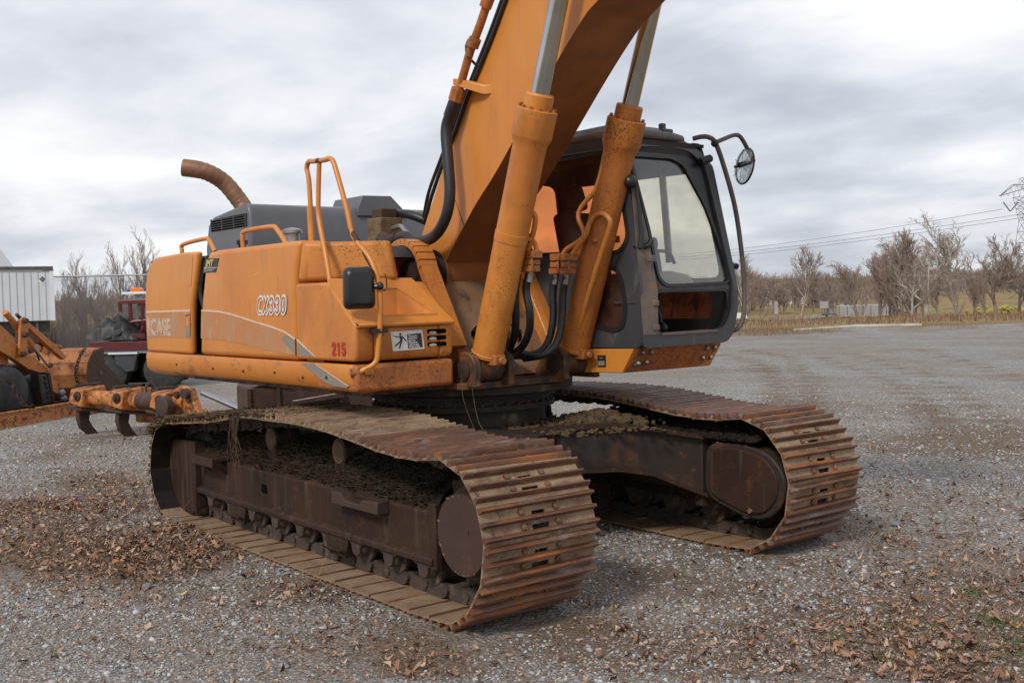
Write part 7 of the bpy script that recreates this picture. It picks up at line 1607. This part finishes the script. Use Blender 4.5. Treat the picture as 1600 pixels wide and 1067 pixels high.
b = B(); b.tube([(-1.0, .17, .56), (1.3, .17, .56)], .115, 16); obj('tool_beam', b, 'worn_yellow_steel', RO)
b = B(); b.lathe((1.20, -.08, .54), (0, -1, 0), [(0, .14), (.10, .135), (.11, .12)], 20); obj('beam_end', b, 'rust_brown', RO); b = B(); b.tube([(.3, .17, .56), (.80, .17, .56)], .122, 16); obj('beam_sleeve', b, 'rust_brown', RO)
b = B(); b.hexa([(-.1, .35, .22), (.05, .35, .22), (1.4, 1.5, .05), (1.2, 1.5, .05), (-.1, .35, .42), (.05, .35, .42), (1.4, 1.5, .30), (1.2, 1.5, .30)]); obj('lower_arm', b, 'worn_yellow_steel', RO, .02)
b = B(); b.prism([(1.05, .30), (1.05, .72), (1.25, .80), (1.42, .76), (1.55, .50), (1.95, .22), (1.60, .18)], 'y', .10, .22); up = obj('lift_bracket', b, 'worn_yellow_steel', RO, .015)
b = B(); b.lathe((1.42, .08, .70), (0, -1, 0), [(0, .075), (.07, .07)], 14); b.bolt((1.20, .09, .68), (0, -1, 0), .05, .04); obj('bracket_pin', b, 'rust_brown', up)
A_, B_ = np.array([1.50, .25, .70]), np.array([2.05, .55, .42]); dv = (B_-A_); b = B(); b.tube([A_, B_], .035, 12); obj('cylinder_rod', b, 'chrome', RO)
b = B(); b.tube([B_-dv*.02, B_+dv*.95], .095, 16); b.tube([B_+(0, -.05, .13), B_+dv*.8+(0, -.05, .10)], .02, 6); b.tube([B_+(0, -.05, .13), B_], .02, 6); b.lathe(B_-dv*.03, dv, [(0, .105), (.08, .11), (.1, .095)], 16); obj('lift_cylinder', b, 'worn_yellow_steel', RO)
b = B(); b.hexa([(1.5, .1, .0), (2.2, .3, .0), (2.2, 1.2, .0), (1.5, 1.0, .0), (1.5, .1, .22), (2.2, .3, .26), (2.2, 1.2, .26), (1.5, 1.0, .22)]); obj('base_plate', b, 'rust_brown', RO, .03)
# rusty steel box lying behind the near track
e0 = np.array(W(388, 602, 13)); e1_ = np.array(W(580, 610, 13.6)); dv = e1_-e0; dv[2] = 0; Ls_ = np.linalg.norm(dv); dv /= Ls_
SB = empty('steel_counterweight', (e0[0], e0[1], 0)); SB.rotation_euler = (0, 0, math.atan2(dv[1], dv[0])); tag(SB, 'brown rusty steel box block lying behind the near track', 'steel block')
b = B(); b.prism([(0, 0), (0, .86), (.05, .885), (Ls_, .82), (Ls_+.1, 0)], 'y', 0, .9); sbb = obj('block', b, 'rust_brown', SB, .02)
b = B(); b.hexa([(-.02, -.03, .60), (.36, -.03, .58), (.36, .0, .58), (-.02, .0, .60), (-.02, -.03, .64), (.36, -.03, .62), (.36, .0, .62), (-.02, .0, .64)]); b.box(-.02, .02, -.03, .0, 0, .86); b.box(.33, .37, -.03, .0, 0, .86); b.hexa([(.5, -.06, .64), (1.15, -.06, .70), (1.15, .0, .70), (.5, .0, .64), (.5, -.06, .685), (1.15, -.06, .755), (1.15, .0, .76), (.5, .0, .69)]); b.box(1.10, 1.14, -.03, 0, 0, .80); obj('ribs', b, 'rust_brown', sbb)
b = B(); b.hexa([(.52, -.062, .686), (1.12, -.062, .753), (1.12, -.02, .754), (.52, -.02, .688), (.52, -.062, .690), (1.12, -.062, .757), (1.12, -.02, .758), (.52, -.02, .692)]); obj('chipped_edge', b, 'pale_board', sbb)
b = B(); b.prism([(.06, -.02), (.46, -.06), (.50, .16), (.14, .22)], 'z', .895, .92); bo = obj('pale_board', b, 'pale_board', None, .004); bo.location = SB.location; bo.rotation_euler = SB.rotation_euler; tag(bo, 'pale flat board lying on the rusty steel block', 'board')
# blue scrap beside the jack post
p = G(256, 603); b = B()
for _ in range(9): b.ball((random.uniform(-.2, .2), random.uniform(-.1, .1), random.uniform(.03, .14)), random.uniform(.05, .10), 7, 5, .4)
o = obj('blue_scrap', b, 'blue_lens'); o.location = p; tag(o, 'crumpled blue plastic scrap beyond the jack post', 'scrap')
